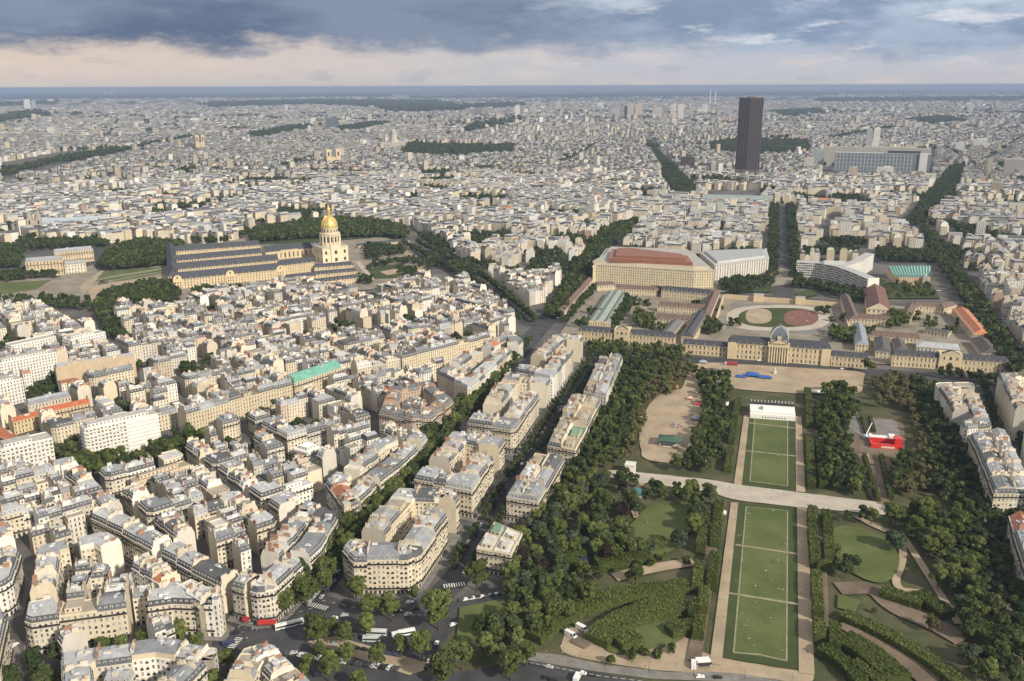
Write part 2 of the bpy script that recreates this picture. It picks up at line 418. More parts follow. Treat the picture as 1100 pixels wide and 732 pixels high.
sheet('gravel_path', [(762, 714), (785, 541), (793, 541), (776, 707), (774, 716)], M_SAND, 'long sandy walk on the left of the lawn')
sheet('gravel_path', [(858, 724), (856, 546), (867, 548), (875, 726)], M_SAND, 'long sandy walk on the right of the lawn')
sheet('gravel_path', [(788, 523), (799, 447), (805, 447), (796.7, 522)], M_SAND, 'far sandy walk on the left of the lawn')
sheet('gravel_path', [(855, 529), (854.5, 448), (861, 449), (865, 530)], M_SAND, 'far sandy walk on the right of the lawn')
sheet('road', [(648, 505), (700, 510), (768, 517), (786, 521), (865, 531), (905, 536), (968, 543), (968, 556), (905, 550), (865, 547), (786, 538), (765, 530), (700, 521), (648, 514)], M_PALE, 'pale cross road through the middle of the park')
sheet('gravel_path', [(742, 392), (760, 390), (930, 400), (925, 424), (862, 424), (800, 420), (760, 414), (742, 430), (725, 440)], M_SAND, 'broad sandy square in front of the military school')
sheet('gravel_path', [(708, 424), (742, 416), (757, 432), (750, 455), (736, 500), (690, 496), (686, 470), (694, 440)], M_SAND, 'sandy clearing around the green roofed pavilion')
sheet('gravel_path', [(907, 448), (970, 452), (975, 500), (948, 510), (957, 545), (938, 542), (925, 515), (912, 480)], M_DIRT, 'bare ground around the red stand')
sheet('pavement', [(938, 452), (962, 452), (968, 474), (942, 470)], M_PAVE, 'grey paved playing court behind the red stand')
sheet('pavement', [(908, 448), (925, 448), (928, 468), (912, 467)], M_PAVE, 'smaller grey paved court among the trees')
sheet('gravel_path', [(921, 490), (933, 488), (936, 510), (925, 508)], M_SAND, 'small sandy patch beside the clump of trees')
for pts, w, l in (([(660, 440), (648, 480), (630, 520)], 7, 'brown alley between two rows of trees'), ([(672, 405), (660, 440)], 7, 'brown alley under the trees'),
                  ([(920, 556), (935, 565), (966, 577), (972, 600), (957, 634), (995, 638)], 4.5, 'winding sandy path through the right garden'), ([(970, 578), (985, 600), (1010, 640), (1030, 672)], 4.5, 'sandy path running down the right garden'),
                  ([(900, 634), (940, 632), (960, 655), (1000, 670), (1035, 690)], 13, 'brown earth walk between hedges'),
                  ([(905, 670), (960, 700), (1000, 735)], 12, 'earth alley inside the right hedge ring'), ([(620, 695), (660, 664), (745, 640)], 10, 'earth alley inside the left hedge ring'),
                  ([(684, 558), (675, 535), (690, 520)], 4, 'curved sandy path at the left lawn'), ([(640, 590), (637, 565), (650, 550)], 4, 'pale path among the left trees'),
                  ([(660, 622), (700, 612), (745, 605)], 9, 'sandy walk in front of the left hedges'), ([(745, 712), (758, 640), (768, 560), (775, 540)], 7, 'earth walk beside the left lawn path'), ([(884, 700), (885, 640), (880, 560)], 5, 'earth walk beside the right lawn path'),
                  ([(1005, 430), (1040, 530), (1070, 620), (1100, 720)], 7, 'brown alley between the right tree rows')):
    ribbon('gravel_path', pts, w, M_DIRT if 'earth' in l or 'brown' in l else M_SAND, l)
sheet('lawn', [(672, 570), (700, 540), (745, 540), (742, 575), (715, 600), (680, 595)], M_LAWN, 'round shaded lawn among the left trees')
sheet('lawn', [(893, 565), (935, 570), (962, 590), (968, 606), (955, 630), (925, 625), (895, 600)], M_LAWN, 'dark green lawn in the right garden')
sheet('gravel_path', [(968, 574), (985, 570), (1003, 573), (998, 585), (985, 580)], M_SAND, 'sandy play area in the right garden')
sheet('lawn', [(494, 655), (540, 645), (548, 655), (510, 690), (490, 690)], M_LAWN, 'sloping lawn beside the parked cars')
sheet('lawn', [(645, 690), (700, 670), (745, 668), (738, 690), (690, 702), (655, 706)], M_LAWN, 'narrow dark lawn inside the left hedge ring')
sheet('lawn', [(900, 640), (925, 648), (918, 660), (899, 655)], M_LAWN, 'small dark lawn at the right hedges')
sheet('pavement', [(600, 362), (636, 308), (780, 318), (905, 326), (1025, 334), (1085, 400), (940, 392), (780, 380)], M_YARD, 'grey gravel yards between the barracks of the military school')
sheet('pavement', [(640, 300), (664, 288), (835, 288), (905, 300), (1000, 300), (935, 318), (860, 305), (768, 316)], M_YARD, 'pale ground round the big office palaces')
sheet('pavement', [(100, 340), (118, 300), (185, 282), (190, 270), (300, 250), (345, 245), (430, 255), (460, 290), (400, 312), (300, 318), (200, 325)], M_YARD, 'pale courts and forecourts of the domed church')
sheet('pavement', [(-60, 300), (60, 300), (100, 285), (110, 300), (90, 326), (-60, 340)], M_YARD, 'pale forecourt of the esplanade at far left')
# parade ground of the military school
sheet('pavement', [(780, 355), (786, 326), (890, 330), (900, 362)], M_PAVE, 'grey inner court of the military school')
def oval(cx, cy, a, b, n=36, p=2.6):
    return [(cx+a*math.copysign(abs(cos(2*pi*k/n))**(2/p), cos(2*pi*k/n)), cy+b*math.copysign(abs(sin(2*pi*k/n))**(2/p), sin(2*pi*k/n))) for k in range(n)]
sheet('gravel_path', oval(836, 343, 56, 14), M_PALE, 'pale oval track of the parade ground')
sheet('lawn', oval(836, 342.5, 43, 10.5), M_LAWN2, 'planted oval inside the parade track')
sheet('gravel_path', oval(815, 341, 14, 8), M_SAND, 'sandy riding ring in the parade ground')
sheet('pavement', oval(860, 343, 18, 8.5), plain('red_paving', (.20, .095, .075), .9, .2, .15), 'reddish car park in the parade ground')
# gardens and esplanade at the domed church
sheet('lawn', [(0, 305), (55, 302), (40, 312), (0, 318)], M_LAWN, 'bright lawn at the far left')
sheet('lawn', [(103, 303), (110, 293), (175, 288), (178, 294), (130, 303)], M_LAWN, 'striped formal garden left of the barracks')
sheet('gravel_path', [(95, 312), (100, 308), (185, 296), (188, 303), (100, 330)], M_SAND, 'sandy walk across the formal gardens')
sheet('gravel_path', [(85, 310), (108, 292), (112, 292), (90, 318)], M_SAND, 'orange sand walk of the esplanade')
for a_, b_ in (((104, 302), (177, 290)), ((108, 300), (176, 289.3)), ((112, 304), (178, 292.5))): ribbon('gravel_path', [a_, b_], 2.6, M_PALE, 'pale path striping the formal garden', sm=False)
sheet('lawn', [(105, 317), (150, 305), (165, 308), (110, 330)], M_LAWN2, 'dark garden in front of the barracks')
sheet('lawn', [(392, 291), (430, 284), (448, 291), (425, 300), (400, 301)], M_LAWN2, 'square garden to the right of the domed church')
sheet('gravel_path', [(408, 293), (425, 290), (433, 294), (416, 297)], M_SAND, 'sandy centre of the square garden')
ribbon('gravel_path', [(384, 282), (400, 302)], 8, M_PALE, 'pale path beside the domed church')
ribbon('gravel_path', [(410, 258), (440, 275), (452, 290)], 9, M_SAND, 'sandy path behind the domed church')
sheet('lawn', [(275, 258), (330, 254), (420, 250), (425, 254), (340, 262), (280, 264)], M_LAWN2, 'long dark lawn behind the domed church')
sheet('lawn', [(945, 305), (998, 305), (1010, 322), (950, 322)], M_LAWN2, 'garden in front of the green roofed hall')
sheet('lawn', [(800, 315), (828, 306), (830, 315)], M_LAWN2, 'half round lawn behind the parade wall, left')
sheet('lawn', [(855, 316), (872, 312), (880, 318), (858, 322)], M_LAWN2, 'half round lawn behind the parade wall, right')

# ------------------------------------------------------------------ buildings: one generator, two sinks
MATS = [M_MAS, M_ROOF, M_GLASS, M_IRON]
def inset(poly, ds):
    n = len(poly); out = []
    ln = []
    for i in range(n):
        a, b = poly[i], poly[(i+1) % n]; d = hypot(b[0]-a[0], b[1]-a[1]) or 1e-6
        tx, ty = (b[0]-a[0])/d, (b[1]-a[1])/d
        ln.append((a[0]-ty*ds[i], a[1]+tx*ds[i], tx, ty))
    for i in range(n):
        x0, y0, tx0, ty0 = ln[i-1]; x1, y1, tx1, ty1 = ln[i]
        den = tx0*ty1-ty0*tx1
        if abs(den) < .3 and tx0*tx1+ty0*ty1 > 0:
            d0 = (ds[i-1]+ds[i])/2; nx, ny = -(ty0+ty1), tx0+tx1; nl = hypot(nx, ny); out.append((poly[i][0]+nx/nl*d0, poly[i][1]+ny/nl*d0)); continue
        if abs(den) < .05: out.append((x1, y1)); continue
        s = ((x1-x0)*ty1-(y1-y0)*tx1)/den
        out.append((x0+tx0*s, y0+ty0*s))
    return out
class Sink:
    def __init__(s, mb=None):
        s.wall = mb or MB(); s.roof = mb or MB(); s.ind = mb is None
        s.wins = []; s.dorms = []; s.chims = []; s.balc = []; s.sky = []
WALLS = [((.65, .57, .43), 'cream'), ((.69, .625, .505), 'pale cream'), ((.59, .51, .38), 'sandy'), ((.60, .565, .50), 'greyish cream'), ((.78, .75, .69), 'white'), ((.57, .47, .37), 'pinkish'), ((.48, .44, .375), 'weathered')]
WW = [24, 26, 10, 14, 16, 3, 7]
ROOFS = [((.335, .345, .36), 'light'), ((.225, .235, .25), 'grey'), ((.44, .445, .45), 'pale'), ((.105, .108, .114), 'slate'), ((.36, .15, .085), 'orange'), ((.31, .27, .22), 'brown'), ((.56, .545, .52), 'white')]
RW = [32, 26, 17, 8, 1.8, 7, 8]
def vary(c, rng, a=.1):
    k = 1+rng.uniform(-a, a); return (c[0]*k, c[1]*k, c[2]*k)
def bld(S, d, lod, rng):
    poly, kinds, h = d['poly'], d['kinds'], d['h']
    wc, rc, mc, roof = d['wc'], d['rc'], d['mc'], d['roof']
    n = len(poly); nf = d.get('nf') or max(1, round(h/3.15)); fh = h/nf
    W, Rf = S.wall, S.roof
    cx = sum(p[0] for p in poly)/n; cy = sum(p[1] for p in poly)/n
    detail = S.ind and d.get('detail')
    hm = d.get('hm', 3.0); st = d.get('bay', 2.75)
    edges = []
    for i in range(n):
        a, b = poly[i], poly[(i+1) % n]; L = hypot(b[0]-a[0], b[1]-a[1])
        if L < .05: edges.append((L, 0, 0, False)); continue
        tx, ty = (b[0]-a[0])/L, (b[1]-a[1])/L
        mx, my = (a[0]+b[0])/2, (a[1]+b[1])/2
        face = (mx*ty-my*tx) < .10*hypot(mx, my)
        edges.append((L, tx, ty, face))
        nb = max(1, round(L/st))
        win = kinds[i] != 'p' and L > 2.2
        real = win and detail and face and L > 3
        uv = [(0, 0), (nb, 0), (nb, nf), (0, nf)] if win and not real else None
        W.face([v3(a, 0), v3(b, 0), v3(b, h), v3(a, h)], 0, wc if kinds[i] != 'p' else d['pc'], uv)
        if real:
            ang = atan2(ty, tx)
            for k in range(nb):
                q = lerp(a, b, (k+.5)/nb)
                for f in range(nf): S.wins.append((q[0], q[1], (f+.5)*fh+(.1 if f else -.1), ang, f, nf))
        if S.ind and win and face and L > 4:
            ox, oy = ty, -tx
            def strip(z0, z1, o, c, m, B):
                A0, B0 = (a[0]+ox*.01, a[1]+oy*.01), (b[0]+ox*.01, b[1]+oy*.01)
                A1, B1 = (a[0]+ox*o, a[1]+oy*o), (b[0]+ox*o, b[1]+oy*o)
                B.face([v3(A1, z0), v3(B1, z0), v3(B1, z1), v3(A1, z1)], m, c)
                B.face([v3(A1, z1), v3(B1, z1), v3(B0, z1), v3(A0, z1)], m, c)
                B.face([v3(A0, z0), v3(B0, z0), v3(B1, z0), v3(A1, z0)], m, c)
                B.face([v3(A0, z0), v3(A1, z0), v3(A1, z1), v3(A0, z1)], m, c)
                B.face([v3(B1, z0), v3(B0, z0), v3(B0, z1), v3(B1, z1)], m, c)
            strip(h-.45, h+.02, .45, vary(wc, rng, .04), 0, W)
            if kinds[i] == 's' and nf >= 4:
                for f in ([1, nf-1] if not d.get('modern') else range(1, nf)):
                    z = f*fh
                    B_ = MB(); S.balc.append(B_)
                    strip(z-.22, z+.03, .75, vary(wc, rng, .05), 0, B_)
                    if not d.get('modern'): strip(z+.02, z+.85, .70, (.075, .073, .07), 3, B_)
                    else: strip(z+.02, z+.95, .90, wc, 0, B_)
    zt = h
    if roof == 'mansard' and n != 4:
        p2 = inset(poly, [{'s': 1.15, 'c': 0., 'p': 0.}[k] for k in kinds])
        for pp in (p2,):
            for i in range(n):
                a, b, c, e = poly[i], poly[(i+1) % n], pp[i], pp[(i+1) % n]
                if (b[0]-a[0])*(e[0]-c[0])+(b[1]-a[1])*(e[1]-c[1]) < 0 or area2(pp) < 30 or hypot(e[0]-b[0], e[1]-b[1]) > 5: roof = 'flat'
    if roof == 'flat':
        for tri in mathutils.geometry.tessellate_polygon([[mathutils.Vector((p[0], p[1], 0)) for p in poly]]): Rf.face([v3(poly[k], h) for k in tri], 1, rc)
        if lod <= 1:
            for i in range(n):                                   # parapet
                L, tx, ty, fc = edges[i]
                if L < 1: continue
                a, b = poly[i], poly[(i+1) % n]; ia, ib = (a[0]-ty*.35, a[1]+tx*.35), (b[0]-ty*.35, b[1]+tx*.35)
                W.face([v3(a, h), v3(b, h), v3(b, h+.7), v3(a, h+.7)], 0, wc)
                W.face([v3(a, h+.7), v3(b, h+.7), v3(ib, h+.7), v3(ia, h+.7)], 0, wc)
                W.face([v3(ib, h), v3(ia, h), v3(ia, h+.7), v3(ib, h+.7)], 0, wc)
            pl = inset(poly, [rng.uniform(2.2, 4.)]*n)
            if n == 4 and area2(pl) > 40 and rng.random() < .85:
                k = rng.uniform(.0, .4); pl = [pl[0], lerp(pl[0], pl[1], 1-k), lerp(pl[3], pl[2], 1-k), pl[3]]
                for i in range(4):
                    a, b = pl[i], pl[(i+1) % 4]
                    nb = max(1, round(hypot(b[0]-a[0], b[1]-a[1])/st))
                    W.face([v3(a, h+.0), v3(b, h), v3(b, h+2.7), v3(a, h+2.7)], 0, wc, [(0, 0), (nb, 0), (nb, 1), (0, 1)])
                Rf.face([v3(p, h+2.7) for p in pl], 1, vary(rc, rng, .15)); zt = h+2.7
    else:
        if roof == 'mansard':
            ins = [{'s': 1.15, 'c': 1.0 if n == 4 else 0., 'p': 0.}[k] for k in kinds]
            p2 = inset(poly, ins); z2 = h+hm
            for i in range(n):
                if edges[i][0] < .05: continue
                a, b = poly[i], poly[(i+1) % n]; c, e = p2[(i+1) % n], p2[i]
                if ins[i] > 0: Rf.face([v3(a, h), v3(b, h), v3(c, z2), v3(e, z2)], 1, mc)
                else: W.face([v3(a, h), v3(b, h), v3(c, z2), v3(e, z2)], 0, d['pc'])
        else: p2, z2, hm = list(poly), h, 0.
        wd = min(edges[0][0], edges[1][0]) if n == 4 else 10
        hr = (.55+.09*wd) if roof == 'mansard' else .22*wd+.5
        if n == 4:
            k = 0 if kinds[0] != 'p' or kinds[2] != 'p' else 1
            if kinds.count('p') == 0: k = 0 if edges[0][0] > edges[1][0] else 1
            q = p2[k:]+p2[:k]
            m1, m3 = lerp(q[1], q[2], .5), lerp(q[3], q[0], .5); zr = z2+hr
            if roof == 'gable' and kinds.count('p') == 0: m1, m3 = lerp(m1, m3, .0), lerp(m3, m1, .0)
            Rf.face([v3(q[0], z2), v3(q[1], z2), v3(m1, zr), v3(m3, zr)], 1, rc)
            Rf.face([v3(q[2], z2), v3(q[3], z2), v3(m3, zr), v3(m1, zr)], 1, vary(rc, rng, .1))
            W.face([v3(q[1], z2), v3(q[2], z2), v3(m1, zr)], 0, d['pc']); W.face([v3(q[3], z2), v3(q[0], z2), v3(m3, zr)], 0, d['pc'])
            zt = zr
        else:
            zc = z2; p3 = p2
            for i in []:
                j = (i+1) % n
                (Rf if kinds[i] != 'p' else W).face([v3(p2[i], z2), v3(p2[j], z2), v3(p3[j], zc), v3(p3[i], zc)], 1 if kinds[i] != 'p' else 0, rc if kinds[i] != 'p' else d['pc'])
            zt = zc
            for tri in mathutils.geometry.tessellate_polygon([[mathutils.Vector((p[0], p[1], 0)) for p in p3]]): Rf.face([v3(p3[k], zc) for k in tri], 1, rc)
        if lod <= 1:
            for i in range(n):
                L, tx, ty, fc = edges[i]
                if L < 4.5: continue
                a, b = poly[i], poly[(i+1) % n]; ang = atan2(ty, tx)
                if kinds[i] == 'p':
                    if rng.random() < .8:                        # party wall standing proud of the roofs
                        o = .06; t0, t1 = .12, .88
                        A, B = lerp(a, b, t0), lerp(a, b, t1)
                        mxp, myp = (A[0]+B[0])/2-ty*.32, (A[1]+B[1])/2+tx*.32
                        W.box(mxp, myp, h, zt+.35, hypot(B[0]-A[0], B[1]-A[1]), .45, ang, 0, d['pc'])
                    for q in range(1 if L < 10 else 2):
                        if rng.random() < .85:
                            tt = rng.uniform(.2, .45)+q*.36; m = lerp(a, b, tt)
                            S.chims.append((m[0]-ty*.36, m[1]+tx*.36, h+hm*.6, ang, rng.uniform(1.8, 4.2), zt-h-hm*.6+rng.uniform(.9, 2.2), rng.choice([d['pc'], (.66, .58, .45), (.62, .56, .47), (.34, .19, .13), (.55, .46, .35)])))
                elif roof == 'mansard' and fc and (lod == 0 or kinds[i] == 's' or rng.random() < .6):
                    nb = max(1, round(L/st))
                    for k in range(nb):
                        if 1.2 < (k+.5)/nb*L < L-1.2: 
                            m = lerp(a, b, (k+.5)/nb); S.dorms.append((m[0]-ty*.42, m[1]+tx*.42, h+.25, ang))
            for k in range(rng.randint(0, 2 if lod else 3)):     # little penthouses, stair heads, terraces
                q = lerp(lerp(p2[0], p2[1], rng.uniform(.15, .85)), lerp(p2[-1], p2[2], rng.uniform(.15, .85)), rng.uniform(.25, .75))
                cc = rng.choice([(.72, .68, .60), (.62, .57, .47), (.45, .45, .45), (.30, .31, .33), (.78, .76, .72)])
                W.box(q[0], q[1], z2-.2, z2+hr*.4+rng.uniform(.8, 2.2) if n == 4 else z2+rng.uniform(.8, 2.6), rng.uniform(1.6, 4.2), rng.uniform(1.2, 3.), atan2(edges[0][2], edges[0][1]), 0, cc, 1, rng.choice([(.5, .5, .49), (.35, .36, .37), (.6, .58, .54)]))
            nsk = rng.randint(2, 7) if S.ind else 0
            for k in range(nsk):
                q = lerp(lerp(p2[0], p2[1], rng.uniform(.2, .8)), lerp(p2[-1], p2[2], rng.uniform(.2, .8)), rng.uniform(.25, .75))
                S.sky.append((q[0], q[1], z2+hr*.45 if n == 4 else z2-.05, rng.uniform(.9, 2.6), rng.uniform(.8, 1.6), atan2(edges[0][2], edges[0][1])))
    return zt
def sink_small(S, near=True):
    """chimneys and dormers of buildings that belong to the one mass of far buildings"""
    W = S.wall
    for x, y, z, a, L, hh, c in S.chims:
        W.box(x, y, z, z+hh, L, .6, a, 0, c)
        if near: W.box(x, y, z+hh, z+hh+.35, L*.7, .22, a, 1, (.33, .17, .115))
    for x, y, z, a in S.dorms:
        ca, sa = cos(a), sin(a)
        def q(u, v, zz): return (x+ca*u-sa*v, y+sa*u+ca*v, zz)
        W.face([q(-.62, 0, z), q(.62, 0, z), q(.62, 0, z+1.9), q(-.62, 0, z+1.9)], 0, (.62, .59, .53))
        W.face([q(-.36, -.03, z+.2), q(.36, -.03, z+.2), q(.36, -.03, z+1.6), q(-.36, -.03, z+1.6)], 2, (.05, .05, .05))
        W.face([q(-.62, 0, z+1.9), q(.62, 0, z+1.9), q(.62, 1.2, z+2.2), q(-.62, 1.2, z+2.2)], 1, (.33, .35, .38))
    S.chims = []; S.dorms = []

# prototypes shared by the individual buildings
def proto_window():
    b = MB()
    b.box(0, -.04, -1.05, 1.05, 1.35, .10, 0, 0, (.70, .66, .58)); me1 = b.mesh('window_frame', MATS)
    b = MB(); b.face([(-.42, -.11, -.86), (.42, -.11, -.86), (.42, -.11, .86), (-.42, -.11, .86)], 2)
    b.face([(-.04, -.125, -.92), (.04, -.125, -.92), (.04, -.125, .92), (-.04, -.125, .92)], 0, (.62, .6, .55))
    b.box(0, -.04, -1.05, 1.05, 1.3, .09, 0, 0, (.66, .61, .52))
    w1 = b.mesh('window', MATS)
    b = MB(); b.face([(-.5, -.11, -.92), (.5, -.11, -.92), (.5, -.11, .92), (-.5, -.11, .92)], 0, (.36, .35, .33))
    b.box(0, -.04, -1.05, 1.05, 1.3, .09, 0, 0, (.66, .61, .52)); w2 = b.mesh('window', MATS)       # closed shutters
    b = MB(); b.face([(-.5, -.11, -.92), (.5, -.11, -.92), (.5, -.11, .1), (-.5, -.11, .1)], 2)
    b.face([(-.5, -.11, .1), (.5, -.11, .1), (.5, -.11, .92), (-.5, -.11, .92)], 0, (.62, .58, .50))
    b.box(0, -.04, -1.05, 1.05, 1.3, .09, 0, 0, (.66, .61, .52))
    b.box(0, -.25, -1.1, -.35, 1.3, .3, 0, 3, (.06, .06, .06)); w3 = b.mesh('window', MATS)     # blind half down, small iron balcony
    b = MB(); b.face([(-.75, -.08, -1.3), (.75, -.08, -1.3), (.75, -.08, 1.2), (-.75, -.08, 1.2)], 2)
    b.box(0, -.03, -1.4, 1.35, 1.8, .06, 0, 0, (.45, .40, .33)); sh = b.mesh('window', MATS)          # shop opening
    return [w1, w3, w2, w3, w1], sh
WIN, SHOP = proto_window()
def proto_dormer():
    out = []
    for fc in ((.70, .67, .60), (.58, .55, .50)):
        b = MB(); b.box(0, .75, 0, 1.85, 1.25, 1.5, 0, 0, fc, 1, (.33, .35, .38))
        b.face([(-.68, -.12, 1.86), (.68, -.12, 1.86), (.68, 1.5, 2.1), (-.68, 1.5, 2.1)], 1, (.30, .32, .35))
        b.face([(-.36, -.02, .2), (.36, -.02, .2), (.36, -.02, 1.62), (-.36, -.02, 1.62)], 2); out.append(b.mesh('dormer', MATS))
    return out
DORM = proto_dormer()
_chim = {}
def proto_chimney(c):
    k = tuple(round(x, 1) for x in c)
    if k not in _chim:
        b = MB(); b.box(0, 0, 0, 1., 1., .62, 0, 0, c); b.box(0, 0, 1., 1.06, 1.04, .72, 0, 0, tuple(x*.85 for x in c))
        for i in range(5): b.box(-.4+.2*i, 0, 1.06, 1.06+.15, .055, .2, 0, 1, (.36, .17, .105) if i % 2 else (.30, .25, .21))
        _chim[k] = b.mesh('chimney', MATS)
    return _chim[k]
def proto_skylight():
    b = MB(); b.box(0, 0, 0, .35, 1., 1., 0, 1, (.55, .56, .57), 1, (.62, .64, .66)); return b.mesh('skylight', MATS)
SKYL = proto_skylight()
GROUP_B = 'apartment houses of the near quarters'
def shift(mb, ox, oy): mb.v = [(x-ox, y-oy, z) for x, y, z in mb.v]
def individual(d, label, rng, name='apartment_building', cat='building', group=GROUP_B, wname='wall'):
    S = Sink(); bld(S, d, 0, rng)
    ox = sum(p[0] for p in d['poly'])/len(d['poly']); oy = sum(p[1] for p in d['poly'])/len(d['poly'])
    root = empty(name, (ox, oy, 0), 0, label, cat, group)
    for mb in [S.wall, S.roof]+S.balc: shift(mb, ox, oy)
    S.wall.build(wname, MATS, root); rf = S.roof.build('roof', MATS, root)
    for mb in S.balc: mb.build('balcony', MATS, root)
    k = 0
    for x, y, z, a, f, nf in S.wins:
        if f == 0 and not d.get('modern'): link('shop_window' if k % 3 else 'doorway', SHOP, root, (x-ox, y-oy, z+.05), a)
        else: link('window', rng.choice(WIN), root, (x-ox, y-oy, z), a, (1.6, 1, 1.) if d.get('modern') else (1, 1, 1.04 if f < nf-1 else .85))
        k += 1
        if k >= 100: break
    dm = rng.choice(DORM)
    for x, y, z, a in S.dorms: link('dormer', dm, rf, (x-ox, y-oy, z), a)
    for x, y, z, a, L, hh, c in S.chims: link('chimney', proto_chimney(c), rf, (x-ox, y-oy, z), a, (L, 1, hh))
    for x, y, z, lx, ly, a in S.sky: link('skylight', SKYL, rf, (x-ox, y-oy, z), a, (lx, ly, 1))
    return root

def style(rng, **kw):
    w = rng.choices(WALLS, WW)[0]; r = rng.choices(ROOFS, RW)[0]
    d = dict(wc=vary(w[0], rng, .08), wn=w[1], rc=vary(r[0], rng, .12), rn=r[1])
    d['roof'] = 'flat' if r[1] == 'brown' or (r[1] == 'white' and rng.random() < .5) else 'gable' if r[1] == 'orange' else 'mansard'
    d['mc'] = d['rc'] if rng.random() < .22 else vary((.088, .092, .10), rng, .3)
    d['pc'] = vary(tuple(c*.93 for c in w[0]), rng, .1) if rng.random() < .7 else vary(rng.choices([(.64, .57, .44), (.55, .47, .35), (.72, .68, .60), (.40, .28, .21)], [6, 3, 4, .5])[0], rng, .1)
    d.update(kw); return d
def ang_at(poly, i):
    a, b, c = poly[i-1], poly[i], poly[(i+1) % len(poly)]
    u = (a[0]-b[0], a[1]-b[1]); v = (c[0]-b[0], c[1]-b[1])
    return math.acos(max(-1, min(1, (u[0]*v[0]+u[1]*v[1])/(hypot(*u)*hypot(*v)+1e-9))))
def parcels(poly, H, rng, name='', sides=None, depth=12.5, front=(11, 18), dh=1.1, inner=.7, st=None):
    """cut a block into houses round a court; every parcel is a dict the generator understands"""
    poly = ccw(poly); n = len(poly); out = []
    Ls = [hypot(poly[(i+1) % n][0]-poly[i][0], poly[(i+1) % n][1]-poly[i][1]) for i in range(n)]
    def add(p, k, h, edge, role): out.append(dict(poly=ccw(p), kinds=k, h=h, block=name, edge=edge, role=role, **style(rng, **(st or {}))))
    if n == 4:
        i0 = 0 if Ls[0]+Ls[2] >= Ls[1]+Ls[3] else 1
        q = poly[i0:]+poly[:i0]; wmin = (hypot(q[1][0]-q[2][0], q[1][1]-q[2][1])+hypot(q[0][0]-q[3][0], q[0][1]-q[3][1]))/2
        if wmin < 2*depth+5:
            L = hypot(q[1][0]-q[0][0], q[1][1]-q[0][1]); two = wmin > 21
            cuts = [0.]; 
            while cuts[-1] < L-front[0]*.8: cuts.append(cuts[-1]+rng.uniform(*front))
            cuts = [c/cuts[-1] for c in cuts] if len(cuts) > 1 else [0., 1.]
            for j in range(len(cuts)-1):
                t0, t1 = cuts[j], cuts[j+1]; a, b = lerp(q[0], q[1], t0), lerp(q[0], q[1], t1); c, e = lerp(q[3], q[2], t1), lerp(q[3], q[2], t0)
                k1 = 's' if j == len(cuts)-2 else 'p'; k3 = 's' if j == 0 else 'p'
                if two:
                    m0, m1 = lerp(a, e, .5), lerp(b, c, .5)
                    add([a, b, m1, m0], ['s', k1, 'p', k3], H+rng.uniform(-dh, dh), i0, 'row'); add([m0, m1, c, e], ['p', k1, 's', k3], H+rng.uniform(-dh, dh), (i0+2) % 4, 'row')
                else: add([a, b, c, e], ['s', k1, 's', k3], H+rng.uniform(-dh, dh), i0, 'row')
            return out
    ins = inset(poly, [depth]*n); cl = []
    for i in range(n):
        cl.append(min(max(13.+rng.uniform(-1, 4), depth/math.tan(ang_at(poly, i)/2)+1.5), min(Ls[i-1], Ls[i])*.49))
    def onedge(i, s):
        a, b = poly[i], poly[(i+1) % n]; t = s/Ls[i]; p = lerp(a, b, t); tx, ty = (b[0]-a[0])/Ls[i], (b[1]-a[1])/Ls[i]
        return p, (p[0]-ty*depth, p[1]+tx*depth)
    for i in range(n):
        p, pi_ = onedge(i-1, Ls[i-1]-cl[i]); q, qi = onedge(i, cl[i])
        if rng.random() < .7 and min(Ls[i-1], Ls[i]) > 20 and ang_at(poly, i) < 2.2:
            c0 = lerp(poly[i], p, 3.2/cl[i]); c1 = lerp(poly[i], q, 3.2/cl[i])
            add([p, c0, c1, q, qi, ins[i], pi_], ['s', 's', 's', 'p', 'c', 'c', 'p'], H+rng.uniform(-dh*.5, dh), i, 'corner')
        else: add([p, poly[i], q, qi, ins[i], pi_], ['s', 's', 'p', 'c', 'c', 'p'], H+rng.uniform(-dh*.5, dh), i, 'corner')
        s = cl[i]; e = Ls[i]-cl[(i+1) % n]
        if e-s > 6:
            k = max(1, round((e-s)/rng.uniform(*front)))
            w = [rng.uniform(.8, 1.25) for _ in range(k)]; tw = sum(w)
            for x in w:
                s1 = s+(e-s)*x/tw; a, ai = onedge(i, s); b, bi = onedge(i, s1)
                add([a, b, bi, ai], ['s', 'p', 'c', 'p'], H+rng.uniform(-dh, dh)-(rng.random() < .05)*rng.uniform(3, 6), i, 'row'); s = s1
    core = inset(poly, [depth+1.2]*n)
    if inner and area2(core) > 160:
        tx, ty = (poly[1][0]-poly[0][0])/Ls[0], (poly[1][1]-poly[0][1])/Ls[0]; o = poly[0]
        us = [(p[0]-o[0])*tx+(p[1]-o[1])*ty for p in core]; vs = [-(p[0]-o[0])*ty+(p[1]-o[1])*tx for p in core]
        u = min(us)
        while u < max(us)-6:
            wu = rng.uniform(7, 12); v = min(vs)
            while v < max(vs)-5:
                wv = rng.uniform(6.5, 10.5)
                c = [(o[0]+tx*a-ty*b, o[1]+ty*a+tx*b) for a, b in ((u, v), (u+wu, v), (u+wu, v+wv), (u, v+wv))]
                if all(inside(p[0], p[1], core) for p in c) and rng.random() < inner:
                    add(c, ['c', 'p', 'c', 'p'] if rng.random() < .6 else ['c']*4, H*rng.choice([.45, .75, .86, .92, .96, .98, 1.02]), 0, 'court')
                v += wv+rng.choice([0., 0., 0., 2.5])
            u += wu+rng.choice([0., 0., 0., 2.5])
    return out
